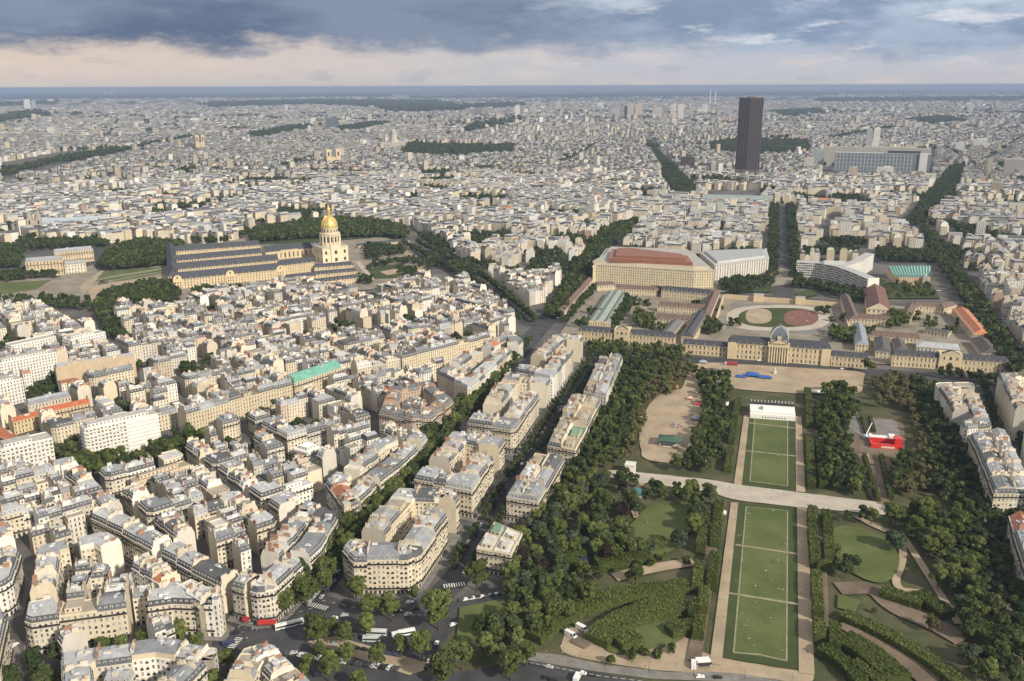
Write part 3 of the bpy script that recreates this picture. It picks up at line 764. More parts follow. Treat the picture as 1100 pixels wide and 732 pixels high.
def row(line, depth, H, rng, name, front=(14, 21), dh=1.2, st=None):
    """a terrace of houses along a line; houses stand to the left of the direction of travel"""
    out = []
    for a, b in zip(line[:-1], line[1:]):
        L = hypot(b[0]-a[0], b[1]-a[1]); tx, ty = (b[0]-a[0])/L, (b[1]-a[1])/L
        k = max(1, round(L/rng.uniform(*front))); 
        for j in range(k):
            p, q = lerp(a, b, j/k), lerp(a, b, (j+1)/k)
            out.append(dict(poly=[p, q, (q[0]-ty*depth, q[1]+tx*depth), (p[0]-ty*depth, p[1]+tx*depth)], kinds=['s', 'p', 'c', 'p'], h=H+rng.uniform(-dh, dh), block=name, edge=0, role='row', **style(rng, **(st or {}))))
    return out
# ------------------------------------------------------------------ the blocks near enough to be cut house by house
PARC = []            # every house of the near quarters
EXP = []             # polygons the general fill has to keep clear of
def blk(name, px, H, st=None, z=None, **kw):
    w = ccw(PP(px, H if z is None else z)); rng = random.Random(name)
    ps = parcels(w, H, rng, name, st=st, **kw); PARC.extend(ps); EXP.append(inset(w, [-7.]*len(w)))
    b = MB(); b.prism(inset(w, [-3.5]*len(w)), 0, .13); tag(b.build('pavement', [M_PAVE]), 'kerbed pavement round '+name, kind='structure')
    return ps
blk('the rounded wedge block nearest the crossing', [(368, 592), (380, 604), (438, 603), (452, 596), (493, 538), (486, 530), (428, 527)], 20.5, front=(13, 18), depth=15.5, inner=1., st=dict(wc=(.66, .57, .41), wn='cream'))
blk('the second wedge block', [(445, 515), (507, 527), (542, 476), (486, 466)], 20.5, depth=15.5, inner=1., st=dict(wc=(.65, .57, .43), wn='cream'))
blk('the third wedge block', [(502, 455), (553, 462), (592, 409), (543, 405)], 20.5, depth=15.5, inner=1.)
blk('the farthest wedge block', [(553, 400), (594, 408), (627, 365), (596, 362)], 20.5, depth=14.5, inner=1.)
blk('the green topped park mansion', [(512, 590), (549, 597), (561, 572), (531, 560)], 15, front=(14, 18), st=dict(roof='flat', rc=(.60, .58, .55), rn='white', wc=(.62, .54, .41), wn='cream'))[-1].update(rc=(.17, .27, .20), rn='green')
blk('the pair of park mansions with pale stone fronts', [(544, 535), (578, 541), (606, 493), (575, 488)], 16, front=(17, 26), st=dict(wc=(.66, .58, .44), wn='cream', pc=(.66, .58, .44)))[-1].update(rc=(.34, .28, .21), rn='brown', roof='flat')
blk('the long park mansion row with the green terrace', [(588, 478), (618, 484), (645, 431), (613, 426)], 16, front=(16, 26), st=dict(rc=(.36, .31, .24), rn='brown', wc=(.64, .56, .42), wn='cream'))[2].update(rc=(.17, .27, .20), rn='green', roof='flat')
blk('the farthest park mansion row', [(627, 422), (651, 427), (669, 385), (645, 382)], 16, front=(16, 24))
blk('the right hand park mansions by the school', [(1036, 463), (1066, 459), (1044, 412), (1004, 413)], 19, front=(15, 24))
blk('the right hand park mansions by the olive trees', [(1068, 530), (1112, 530), (1080, 466), (1042, 468)], 19, front=(15, 24))
blk('the right hand park mansions at the frame edge', [(1105, 625), (1165, 625), (1125, 553), (1084, 556)], 18, front=(15, 24))
blk('the tall block at the right edge', [(1105, 472), (1160, 472), (1118, 400), (1072, 404)], 25, front=(15, 24))
blk('the next block beyond the right edge', [(1128, 565), (1190, 565), (1160, 482), (1110, 482)], 24, front=(15, 24))
blk('the front block by the shop crossing', [(26, 670), (185, 648), (234, 650), (240, 643), (115, 574), (40, 592)], 19, st=None)
blk('the tan block at the left edge', [(-60, 612), (12, 588), (22, 596), (12, 628), (-60, 655)], 18)
blk('the bottom edge block', [(66, 706), (178, 691), (232, 699), (234, 706), (170, 770), (70, 770)], 18)
blk('the corner block at the bottom edge', [(262, 699), (280, 693), (297, 697), (345, 745), (300, 780), (225, 760)], 17, st=dict(wn='pale cream'))
blk('the rounded block at the lower left edge', [(-60, 640), (2, 655), (8, 668), (-2, 715), (-70, 735)], 20)
blk('the red awning corner block', [(249, 631), (276, 638), (294, 636), (345, 588), (364, 556), (330, 540)], 19, inner=.4)
blk('the street block beside the tree avenue', [(370, 548), (384, 541), (415, 513), (430, 503), (459, 472), (446, 462), (400, 480), (350, 520)], 19)
blk('the pinkish brick block', [(407, 444), (443, 451), (464, 450), (487, 432), (462, 412), (418, 420)], 21, st=dict(wc=(.53, .41, .32), wn='pink brick', rc=(.17, .17, .17), rn='dark slate', mc=(.15, .15, .155), roof='mansard', pc=(.46, .33, .25)))
blk('the long terrace at the far end of the tree avenue', [(504, 419), (528, 399), (562, 368), (548, 358), (500, 380), (470, 402)], 19)
# terraces on the far side of the avenue that crosses the left quarter
def terr(name, px, H, depth=13, st=None, **kw):
    w = PP(px, H); w = w if True else w
    rng = random.Random(name); ps = row(w, depth, H, rng, name, st=st, **kw); PARC.extend(ps)
    for a, b in zip(w[:-1], w[1:]):
        L = hypot(b[0]-a[0], b[1]-a[1]); nx, ny = -(b[1]-a[1])/L, (b[0]-a[0])/L
        EXP.append(ccw([(a[0]-nx*13, a[1]-ny*13), (b[0]-nx*13, b[1]-ny*13), (b[0]+nx*(depth+1), b[1]+ny*(depth+1)), (a[0]+nx*(depth+1), a[1]+ny*(depth+1))]))
terr('the sandstone terrace above the wooded garden', [(200, 446), (260, 428), (314, 413)], 20, st=dict(wc=(.58, .49, .345), wn='sandy'))
terr('the terrace right of the teal roof', [(384, 397), (430, 387)], 20)
terr('the long sunlit terrace ending at the tree avenue', [(432, 386), (480, 374), (527, 363)], 20, st=dict(wc=(.64, .55, .40), wn='cream'))
terr('the ornate cream terrace on the narrow street', [(98, 558), (131, 573), (163, 591)], 19, st=dict(wc=(.65, .57, .42), wn='cream'))
terr('the plain terrace on the narrow street', [(174, 597), (205, 613), (237, 629)], 18)

# singular buildings of the left quarter
SPECIAL = []
def special(name, px, H, depth, label, st, cat='building', oname='apartment_block', z=None, kinds=('s', 's', 's', 's')):
    a, b = PP(px, H if z is None else z); L = hypot(b[0]-a[0], b[1]-a[1]); tx, ty = (b[0]-a[0])/L, (b[1]-a[1])/L
    poly = [a, b, (b[0]-ty*depth, b[1]+tx*depth), (a[0]-ty*depth, a[1]+tx*depth)]
    d = dict(poly=poly, kinds=list(kinds), h=H, block=name, edge=0, role='single', **style(random.Random(name), **st)); d['label'] = label; d['oname'] = oname; d['cat'] = cat
    SPECIAL.append(d); EXP.append(inset(poly, [-4.]*4)); return d
MOD = dict(wc=(.72, .70, .65), wn='white', rc=(.42, .40, .37), rn='flat', roof='flat', modern=True, pc=(.8, .78, .73))
special('slab', [(91, 462), (170, 445)], 27, 15, 'tall white slab of flats with rows of balconies beside the wooded garden', dict(MOD, nf=9))
special('stepped', [(1, 484), (56, 471)], 25, 16, 'white balconied block of flats at the left edge below the red tiled school', dict(MOD, nf=8))
special('left white', [(0, 391), (60, 379)], 24, 14, 'long white block of flats at the left edge behind the dark tree clump', dict(MOD, nf=8))
special('left white 2', [(-30, 420), (24, 407)], 22, 18, 'white block of flats with tan gable wall at the left edge', dict(MOD, nf=7, pc=(.47, .38, .28)), kinds=('s', 'p', 's', 'p'))
special('far white', [(12, 372), (60, 362)], 22, 14, 'white flats in front of the esplanade road at far left', dict(MOD, nf=7))
special('far white 2', [(75, 366), (113, 357)], 22, 14, 'cream flats with long balconies left of the narrow dark street', dict(MOD, nf=7))
special('blank', [(60, 398), (145, 385)], 24, 13, 'long building with a blank tan side wall above the red tiled school', dict(wc=(.50, .40, .28), wn='sandy', pc=(.50, .40, .28), rc=(.34, .36, .39), mc=(.28, .3, .33), roof='mansard'), kinds=('p', 's', 's', 's'))
special('teal', [(316, 412), (367, 395)], 20, 15, 'sandy office building with a bright teal copper roof', dict(wc=(.60, .51, .36), wn='sandy', rc=(.16, .39, .31), mc=(.15, .36, .29), roof='mansard', hm=4.2, bay=3.2, nf=5, pc=(.6, .51, .36)))
special('school', [(45, 444), (97, 433)], 15, 11, 'yellowish school wing with an orange red tiled roof, upper part', dict(wc=(.60, .48, .29), wn='sandy', rc=(.42, .13, .065), roof='gable', nf=4, pc=(.6, .48, .29)), oname='school_wing', kinds=('s', 'p', 's', 'p'))
special('school 2', [(14, 454), (44, 446)], 11, 10, 'lower red tiled school wing at the left, with small windows', dict(wc=(.60, .48, .29), wn='sandy', rc=(.40, .13, .065), roof='gable', nf=3, pc=(.6, .48, .29)), oname='school_wing', kinds=('s', 'p', 's', 'p'))
special('school 3', [(27, 472), (1, 458)], 9, 10, 'red tiled school wing running down to the left edge', dict(wc=(.56, .45, .29), wn='sandy', rc=(.42, .14, .07), roof='gable', nf=2, pc=(.6, .48, .29)), oname='school_wing', kinds=('s', 'p', 's', 'p'))
special('grey school', [(30, 436), (76, 426)], 13, 10, 'long low building with grey metal roof behind the red tiled school', dict(wc=(.58, .52, .42), wn='greyish', rc=(.33, .35, .38), mc=(.2, .21, .24), roof='mansard', nf=3, pc=(.6, .55, .45)))
special('beige', [(147, 519), (205, 500)], 15, 11, 'beige flat roofed school range along the wooded garden', dict(wc=(.60, .50, .36), wn='sandy', rc=(.33, .28, .22), roof='flat', nf=4, pc=(.6, .5, .36)), oname='school_wing')
special('white roof', [(330, 487), (345, 480)], 17, 14, 'small house with a bright white flat roof in the left quarter', dict(wc=(.7, .68, .63), wn='white', rc=(.78, .78, .77), roof='flat', nf=5, pc=(.7, .68, .63)))
special('ministry', [(27, 282), (67, 279)], 24, 18, 'sandstone ministry building with tall windows facing the far left trees', dict(wc=(.60, .49, .32), wn='sandy', rc=(.33, .34, .36), mc=(.25, .26, .28), roof='mansard', bay=4.5, nf=4, pc=(.6, .49, .32)), oname='ministry_building')
special('ministry 2', [(69, 285), (92, 283)], 15, 14, 'low white office wing beside the sandstone ministry at far left', dict(wc=(.68, .62, .50), wn='white', rc=(.38, .39, .41), mc=(.25, .26, .28), roof='mansard', bay=4., nf=3, pc=(.6, .55, .45)), oname='office_wing')
special('ministry 3', [(58, 272), (100, 268)], 20, 16, 'sandy palace range behind the low white office wing', dict(wc=(.60, .49, .33), wn='sandy', rc=(.36, .37, .39), mc=(.27, .28, .3), roof='mansard', bay=4., nf=4, pc=(.6, .5, .35)), oname='ministry_building')

# areas without houses (photo pixels on the ground)
KEEP = [PP(p) for p in (
 [(200, 900), (240, 745), (262, 690), (300, 668), (345, 622), (465, 490), (563, 366), (585, 345), (632, 306), (640, 292), (664, 284), (840, 284), (840, 300), (905, 320), (935, 318), (1000, 310), (1015, 300), (1045, 345), (1062, 365), (1100, 420), (1240, 600), (1500, 900)],
 [(826, 220), (853, 220), (860, 305), (824, 305)], [(628, 308), (642, 290), (664, 284), (835, 284), (832, 302), (766, 316)], [(850, 308), (852, 284), (1000, 282), (1015, 300), (935, 322)], [(858, 279), (930, 279), (930, 267), (860, 267)], [(935, 286), (1005, 286), (1003, 268), (937, 268)],
 [(572, 352), (592, 320), (640, 265), (664, 240), (692, 234), (672, 262), (642, 302), (600, 352)],
 [(95, 356), (128, 337), (195, 337), (215, 322), (262, 318), (305, 307), (385, 318), (402, 320), (450, 302), (482, 314), (500, 303), (500, 283), (470, 262), (440, 244), (330, 238), (270, 248), (255, 262), (190, 262), (150, 257), (112, 268), (105, 262), (20, 262), (-120, 290), (-120, 345), (0, 338), (60, 335)],
 [(498, 300), (514, 293), (590, 350), (562, 356)], [(52, 505), (75, 478), (92, 495), (150, 500), (170, 478), (205, 466), (230, 480), (215, 490), (150, 520), (100, 522)], [(25, 430), (48, 418), (60, 405), (75, 415), (60, 425), (40, 445)],
 [(960, 240), (1000, 205), (1020, 178), (1040, 178), (1028, 205), (988, 240), (1013, 262), (1042, 300), (1100, 382), (1200, 520), (1200, 600), (1062, 365), (998, 270), (975, 245)],
 [(430, 159), (440, 154), (555, 156), (552, 168), (480, 172), (430, 170)], [(760, 154), (790, 150), (868, 151), (870, 167), (815, 170), (762, 167)],
 [(105, 376), (140, 376), (120, 345), (105, 345)],
 [(0, 196), (0, 175), (60, 164), (150, 158), (165, 160), (60, 186)], [(690, 150), (700, 150), (748, 208), (735, 220), (722, 212)],
 [(785, 190), (820, 190), (820, 180), (785, 180)], [(880, 192), (1002, 192), (1005, 160), (880, 160)], [(760, 222), (816, 222), (816, 205), (760, 205)],
)]
# small gardens scattered through the middle distance
GARDENS = []
rg = random.Random(31)
while len(GARDENS) < 170:
    y = 620+2500*rg.random()**1.2; x = rg.uniform(-.62, .62)*y; r = rg.uniform(9, 17)*(1+y/4000)*(1. if y < 1300 or rg.random() < .4 else rg.uniform(1.9, 3.3))
    if any(inside(x, y, k) for k in KEEP+EXP) or (y < 900 and x > -60): continue
    GARDENS.append((x, y, r)); KEEP.append([(x+r*cos(a*pi/4), y+r*sin(a*pi/4)) for a in range(8)])
# left quarter: streets in a square grid, turned to the avenue that crosses it
TH = radians(48.)
E1 = (sin(TH), cos(TH)); E2 = (-cos(TH), sin(TH)); O0 = P(272, 688)
def loc(u, v): return (O0[0]+E1[0]*u+E2[0]*v, O0[1]+E1[1]*u+E2[1]*v)
ALLKEEP = KEEP+EXP
def clear(poly, keep=ALLKEEP):
    n = len(poly); pts = list(poly)+[(sum(p[0] for p in poly)/n, sum(p[1] for p in poly)/n)]+[lerp(poly[i], poly[(i+1) % n], .5) for i in range(n)]
    return not any(inside(x, y, k) for k in keep for x, y in pts)
rngq = random.Random(77)
u = -330.
while u < 900:
    bu = rngq.uniform(62, 88); v = -60.
    while v < 860:
        bv = rngq.uniform(52, 78)
        q = [loc(u+4, v+4), loc(u+bu-4, v+4), loc(u+bu-4, v+bv-4), loc(u+4, v+bv-4)]
        mx, my = loc(u+bu/2, v+bv/2)
        if -.80*my-110 < mx < 620 and 300 < my < 1330 and (mx < .27*my-150):
            for d in parcels(q, 16.8, rngq, 'left quarter', depth=11.5, front=(10, 16), dh=1.5, inner=.95): 
                if clear(d['poly']): PARC.append(d)
        v += bv
    u += bu
# which houses show: nearest first
def ctr(d): n = len(d['poly']); return (sum(p[0] for p in d['poly'])/n, sum(p[1] for p in d['poly'])/n)
vis = []; FARB = []; OUTB = []
for d in PARC:
    x, y = ctr(d); px, py = Q(x, y, d['h']); d['c'] = (x, y); d['px'] = (px, py); d['dist'] = hypot(x, y)
    if not any(-6 < Q(p[0], p[1], zz)[0] < 1106 and Q(p[0], p[1], zz)[1] < 738 for p in d['poly'] for zz in (2., d['h']+3)): OUTB.append(d); continue
    if d['role'] == 'court': d['show'] = d['dist']*1.35
    else: d['show'] = d['dist']
    vis.append(d)
vis.sort(key=lambda d: d['show'])
NIND = 300-len(SPECIAL)
IND, FARB = vis[:NIND], vis[NIND:]
for i, d in enumerate(sorted(IND, key=lambda d: d['dist'])): d['detail'] = d['dist'] < 690
for d in SPECIAL: x, y = ctr(d); d['detail'] = hypot(x, y) < 760; d['c'] = (x, y)
# labels that single out: look, then ordinal from a landmark anyone can find
LM = [('the red awning corner', (285, 655)), ('the wooded garden', (150, 500)), ('the white slab of flats', (130, 480)), ('the teal roof', (343, 412)), ('the pink brick block', (440, 462)), ('the red tiled school', (60, 450)),
      ('the roundabout trees', (330, 680)), ('the second wedge block', (500, 530)), ('the third wedge block', (545, 470)), ('the farthest wedge block', (600, 405)), ('the rounded wedge block', (430, 635)), ('the bottom edge block', (150, 735)),
      ('the lower left front block', (130, 690)), ('the ornate cream terrace', (130, 600)), ('the right edge block', (1100, 450)), ('the military school', (835, 388)), ('the bus', (312, 672)), ('the green roofed pavilion', (719, 480)),
      ('the beige school range', (175, 525)), ('the long blank wall', (100, 420)), ('the right hand olive trees', (960, 470)), ('the golden dome', (358, 290)), ('the stepped white flats', (30, 500)), ('the bottom corner roofs', (280, 720)), ('the small white flat roof', (337, 500)), ('the near lawn corner', (790, 700))]
LM = [(n, P(*p)) for n, p in LM]
ORD = ['nearest', 'second nearest', 'third nearest', 'fourth nearest', 'fifth nearest', 'sixth nearest', 'seventh nearest', 'eighth nearest', 'ninth nearest', 'tenth nearest', 'eleventh nearest', 'twelfth nearest']
RA = {'green': 'green-topped', 'flat': 'flat-roofed', 'orange': 'orange-tiled', 'brown': 'brown-topped', 'slate': 'slate-roofed', 'light': 'light-roofed', 'grey': 'grey-roofed', 'pale': 'pale-roofed', 'white': 'white-topped', 'dark slate': 'slate-roofed'}
def look_(d):
    r = d['rn']; kind = {'corner': 'corner house', 'court': 'courtyard house'}.get(d['role'], 'house')
    r = {'flat': 'flat roof', 'orange tiled': 'orange tiles', 'brown gravel': 'a flat brown roof', 'dark slate': 'a dark slate roof'}.get(r, 'a '+r+' roof')
    s = {3: 'three', 4: 'four', 5: 'five', 6: 'six', 7: 'seven', 8: 'eight', 2: 'two', 1: 'one'}.get(max(1, round(d['h']/3.15)), 'tall')
    w = {'greyish cream': 'greyish', 'pale cream': 'ivory'}.get(d['wn'], d['wn'])
    return f"{s}-storey {w} {RA[d['rn']]} {kind}"
look = look_
cnt = {}
for d in IND:
    x, y = d['c']; n, p = min(LM, key=lambda l: hypot(l[1][0]-x, (l[1][1]-y)*1.))
    qx, qy = Q(x, y, 10), Q(p[0], p[1], 10)
    dx, dy = qx[0]-qy[0], qx[1]-qy[1]
    side = ('left of' if dx < 0 else 'right of') if abs(dx) > abs(dy) else ('beyond' if dy < 0 else 'before')
    cnt.setdefault((look(d), side, n), []).append((hypot(p[0]-x, p[1]-y), d))
for (lk, side, n), lst in cnt.items():
    lst.sort(key=lambda a: a[0])
    for k, (_, d) in enumerate(lst):
        d['label'] = f"{lk}, {side} {n}" if len(lst) == 1 else f"{lk}, {ORD[min(k, 11)]} {side} {n}"
        d['label'] = d['label'].replace('greyish cream', 'greyish').replace('pale cream', 'ivory')
rngb = random.Random(3)
for d in IND: individual(d, d['label'], rngb)
for d in SPECIAL: individual(d, d['label'], rngb, d['oname'], d['cat'], None)

# ------------------------------------------------------------------ all the rest of the city: one object
CITY = MB()
rngc = random.Random(9)
S = Sink(CITY); S.ind = False
for d in FARB+OUTB:
    bld(S, d, 1, rngc)
sink_small(S)
# districts from the avenue quarter out to the boulevards: blocks cut into houses
DIST = [((-420, 1150), 48), ((-700, 1500), 40), ((-250, 1500), 55), ((120, 1500), 17), ((330, 1700), 16), ((760, 1500), 17), ((800, 1100), 18), ((560, 2100), 17), ((0, 2000), 35), ((-600, 2200), 52), ((-1300, 2300), 35), ((1100, 2200), 5), ((1400, 2700), 15), ((400, 2600), 40), ((900, 2000), 20), ((-1200, 1900), 40), ((-200, 2700), 20), ((700, 900), 16)]
def district(x, y): return min(range(len(DIST)), key=lambda i: (DIST[i][0][0]-x)**2+(DIST[i][0][1]-y)**2)
FKEEP = KEEP+EXP
def bbox(p): xs = [a[0] for a in p]; ys = [a[1] for a in p]; return min(xs), min(ys), max(xs), max(ys)
FB = [(bbox(k), k) for k in FKEEP]
def clear2(poly):
    pts = poly
    for (x0, y0, x1, y1), k in FB:
        for x, y in pts:
            if x0 <= x <= x1 and y0 <= y <= y1 and inside(x, y, k): return False
    return True
for di, ((sx_, sy_), th) in enumerate(DIST):
    th = radians(th); e1 = (sin(th), cos(th)); e2 = (-cos(th), sin(th))
    u = -700.
    while u < 700:
        bu = rngc.uniform(60, 110); v = -700.
        while v < 700:
            bv = rngc.uniform(48, 80)
            mx, my = sx_+e1[0]*(u+bu/2)+e2[0]*(v+bv/2), sy_+e1[1]*(u+bu/2)+e2[1]*(v+bv/2)
            rr = hypot(mx, my)
            nearq = -.80*my-110 < mx < 620 and 300 < my < 1330 and mx < .27*my-150
            if not nearq and 600 < rr < 2900 and my > 500 and abs(mx) < .74*my+90 and district(mx, my) == di:
                q = [(sx_+e1[0]*a+e2[0]*b, sy_+e1[1]*a+e2[1]*b) for a, b in ((u+4.5, v+4.5), (u+bu-4.5, v+4.5), (u+bu-4.5, v+bv-4.5), (u+4.5, v+bv-4.5))]
                if rr < 1750: ps = parcels(q, 17.2, rngc, depth=11.5, front=(10, 16), dh=1.8, inner=.93)
                else: ps = parcels(q, 17.2, rngc, depth=13, dh=2.5, inner=.85, front=(16, 28))
                tall = rngc.random() < .03
                for d in ps:
                    if clear2(d['poly']):
                        if rngc.random() < .02 or tall: d['h'] *= rngc.uniform(1.2, 1.9); d['roof'] = 'flat'; d['wc'] = vary((.68, .66, .61), rngc)
                        bld(S, d, 1 if rr < 1500 else 2, rngc)
                sink_small(S, rr < 1200)
            v += bv
        u += bu
# beyond: rows of simple roofed houses, then slabs
def mass(r0, r1, cell_u, cell_v, cover, hmin, hmax, nd, seed, xlim=.66):
    g = np.random.default_rng(seed)
    sx = g.uniform(-xlim*r1, xlim*r1, nd); sy = g.uniform(r0*.7, r1, nd); th = np.radians(g.uniform(0, 90, nd))
    n = int(2*r1/cell_u); 
    us, vs = np.meshgrid((np.arange(-n//2, n//2))*cell_u, (np.arange(-n//2, n//2))*cell_v)
    iu, iv = np.meshgrid(np.arange(n), np.arange(n)); ok0 = (iu % 6 != 0) & (iv % 5 != 0)
    outs = []
    for k in range(nd):
        c, s = np.cos(th[k]), np.sin(th[k]); R_ = 2.2*np.sqrt((r1*r1*xlim)/nd)
        msk = ok0 & (np.abs(us) < R_) & (np.abs(vs) < R_)
        uu, vv = us[msk], vs[msk]
        x = sx[k]+uu*c-vv*s; y = sy[k]+uu*s+vv*c
        r = np.hypot(x, y); m = (r > r0) & (r < r1) & (np.abs(x) < xlim*y+100) & (y > 0)
        x, y = x[m], y[m]
        d2 = (x[:, None]-sx[None])**2+(y[:, None]-sy[None])**2
        m = d2.argmin(1) == k; x, y = x[m], y[m]
        m = g.random(len(x)) < cover; x, y = x[m], y[m]
        outs.append(np.stack([x, y, np.full(len(x), th[k])], 1))
    a = np.concatenate(outs); m = np.ones(len(a), bool)
    for kp in FKEEP+WOODS_ALL: m &= ~inside_np(a[:, 0], a[:, 1], kp)
    a = a[m]; N = len(a)
    lx = cell_u*g.uniform(.75, 1.0, N); ly = cell_v*g.uniform(.72, 1.0, N); h = g.uniform(hmin, hmax, N)
    tall = g.random(N) < np.where((a[:, 0]/a[:, 1] > -.02) & (a[:, 0]/a[:, 1] < .27) & (np.hypot(a[:, 0], a[:, 1]) > 4200), .045, .012); h[tall] *= g.uniform(1.3, 2.6, tall.sum()); sm = g.random(N) < .12; h[sm] *= .55
    c, s = np.cos(a[:, 2]), np.sin(a[:, 2])
    def cor(sa, sb, z): return np.stack([a[:, 0]+c*sa*lx/2-s*sb*ly/2, a[:, 1]+s*sa*lx/2+c*sb*ly/2, z], 1)
    wi = g.choice(len(WALLS), N, p=np.array(WW)/sum(WW)); wc = np.array([w[0] for w in WALLS])[wi]*g.uniform(.5, .95, N)[:, None]
    wh = g.random(N) < .10; wc[wh] = np.array([.78, .76, .72])*g.uniform(.9, 1.05, wh.sum())[:, None]
    ri = g.choice(len(ROOFS), N, p=np.array(RW)/sum(RW)); rc = np.array([w[0] for w in ROOFS])[ri]*g.uniform(.45, .95, N)[:, None]
    z0 = np.zeros(N); hip = np.where(tall, h, h+g.uniform(1.5, 4.5, N))
    cs = [(-1, -1), (1, -1), (1, 1), (-1, 1)]
    nf = np.maximum(1, np.round(h/3.2))
    for i in range(4):
        p, q = cs[i], cs[(i+1) % 4]; nb = np.maximum(1, np.round((lx if i % 2 == 0 else ly)/3.))
        uv = np.stack([np.stack([z0, z0], 1), np.stack([nb, z0], 1), np.stack([nb, nf], 1), np.stack([z0, nf], 1)], 1)
        CITY.quads(np.stack([cor(*p, z0), cor(*q, z0), cor(*q, h), cor(*p, h)], 1), wc, 0, uv)
    f = g.uniform(.35, .8, N)
    def cor2(sa, sb, z): 
        kx = np.where(tall, 1., .86); ky = np.where(tall, 1., f)
        return np.stack([a[:, 0]+c*sa*kx*lx/2-s*sb*ky*ly/2, a[:, 1]+s*sa*kx*lx/2+c*sb*ky*ly/2, z], 1)
    for i in range(4):
        p, q = cs[i], cs[(i+1) % 4]
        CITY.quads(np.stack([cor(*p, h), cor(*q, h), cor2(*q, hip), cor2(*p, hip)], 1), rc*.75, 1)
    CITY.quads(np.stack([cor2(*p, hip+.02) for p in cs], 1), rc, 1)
WOODS = [PP(p) for p in (
 [(430, 162), (440, 156), (480, 158), (555, 158), (552, 168), (480, 172), (430, 170)], [(760, 156), (790, 152), (868, 153), (870, 167), (815, 170), (762, 167)],
 [(0, 128), (40, 122), (55, 126), (20, 131), (0, 134)], [(215, 113), (330, 109), (470, 110), (476, 113), (400, 116), (330, 113), (230, 117)], [(0, 103), (200, 102), (200, 105), (0, 108)],
 [(825, 120), (880, 117), (890, 124), (840, 127)], [(965, 130), (1010, 126), (1045, 131), (1000, 136)], [(440, 104), (700, 101), (1000, 99), (1000, 101), (700, 104), (440, 107)], [(0, 96.5), (550, 95.5), (550, 98), (0, 100)],
 [(265, 146), (310, 138), (345, 135), (345, 139), (312, 144), (275, 152)], [(360, 139), (400, 133), (420, 133), (400, 140), (365, 143)], [(150, 158), (152, 161), (208, 151), (206, 148)], [(70, 172), (72, 175), (130, 165), (128, 162)], [(500, 142), (504, 145), (560, 133), (556, 131)], [(300, 182), (303, 185), (345, 172), (341, 170)], [(890, 150), (893, 153), (960, 140), (955, 138)], [(1050, 178), (1056, 178), (1100, 150), (1094, 150)], [(600, 178), (606, 180), (640, 160), (635, 159)], [(100, 104), (420, 102), (420, 104.5), (100, 107)], [(420, 118), (560, 113), (560, 115.5), (430, 120)], [(0, 113), (60, 110), (60, 112.5), (0, 116)], [(560, 104), (900, 101.5), (900, 103), (560, 106)], [(880, 108), (1100, 106), (1100, 108), (880, 110.5)], [(400, 112), (480, 112), (500, 120), (420, 122)])]
gw = random.Random(12)
SMALLW = []
while len(SMALLW) < 190:
    y = 2300+7500*gw.random()**1.3; x = gw.uniform(-.6, .6)*y
    an = gw.choice([gw.uniform(-.5, .5), gw.uniform(0, 3.14)]); L = gw.uniform(40, 260)*(.6+y/6000); wd = gw.uniform(16, 42)*(.6+y/6000)
    SMALLW.append([(x+cos(an)*a*L/2-sin(an)*b*wd/2, y+sin(an)*a*L/2+cos(an)*b*wd/2) for a, b in ((-1, -1), (1, -1), (1, 1), (-1, 1))])
WOODS_ALL = WOODS+SMALLW
mass(2900, 5600, 19., 15., .80, 15, 23, 60, 1)
mass(5600, 9500, 38., 26., .62, 12, 27, 80, 2)
mass(9500, 16000, 70., 45., .34, 9, 26, 60, 4)
mass(16000, 30000, 150., 90., .13, 10, 28, 60, 6)
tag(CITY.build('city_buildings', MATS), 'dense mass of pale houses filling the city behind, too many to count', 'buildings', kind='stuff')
print('IND', len(IND), 'FARB', len(FARB), 'maxdist', max(d['dist'] for d in IND), 'objs', len(bpy.data.objects))
# ------------------------------------------------------------------ landmarks
_wd = {}
def wing_dormer(c):
    k = tuple(round(v, 2) for v in c)
    if k not in _wd:
        b = MB(); b.box(0, 0, 0, 2., 1.3, 1.8, 0, 0, (.56, .49, .37), 1, c); b.face([(-.4, -.92, .4), (.4, -.92, .4), (.4, -.92, 1.7), (-.4, -.92, 1.7)], 2); _wd[k] = b.mesh('dormer', MATS)
    return _wd[k]
class Thing:
    """one building made of named part meshes, in coordinates local to its base"""
    def __init__(s, name, o, label, cat, group=None, rz=0.):
        s.dorms = []; s.o = o; s.root = empty(name, (o[0], o[1], 0), rz, label, cat, group); s.p = {}
    def part(s, k): return s.p.setdefault(k, MB())
    def piece(s, k):
        s.k = getattr(s, 'k', 0)+1; return s.p.setdefault('%s#%d' % (k, s.k), MB())
    def L(s, p): return (p[0]-s.o[0], p[1]-s.o[1])
    def done(s, mats=MATS, sub=None, smooth=()):
        made = {}
        for k in sorted(s.p, key=lambda k: 1 if sub and k.split('#')[0] in sub else 0):
            b = k.split('#')[0]
            if not s.p[k].empty(): made[k] = s.p[k].build(b, mats, made[sub[b]] if sub and b in sub and sub[b] in made else s.root, smooth=b in smooth)
        for x, y, z, a, c in s.dorms: link('dormer', wing_dormer(c), made.get('roof', s.root), (x, y, z), a)
        s.made = made; return s
STONE = (.63, .51, .33)
SLATE_C = (.062, .066, .078); BROWN_R = (.155, .105, .088)
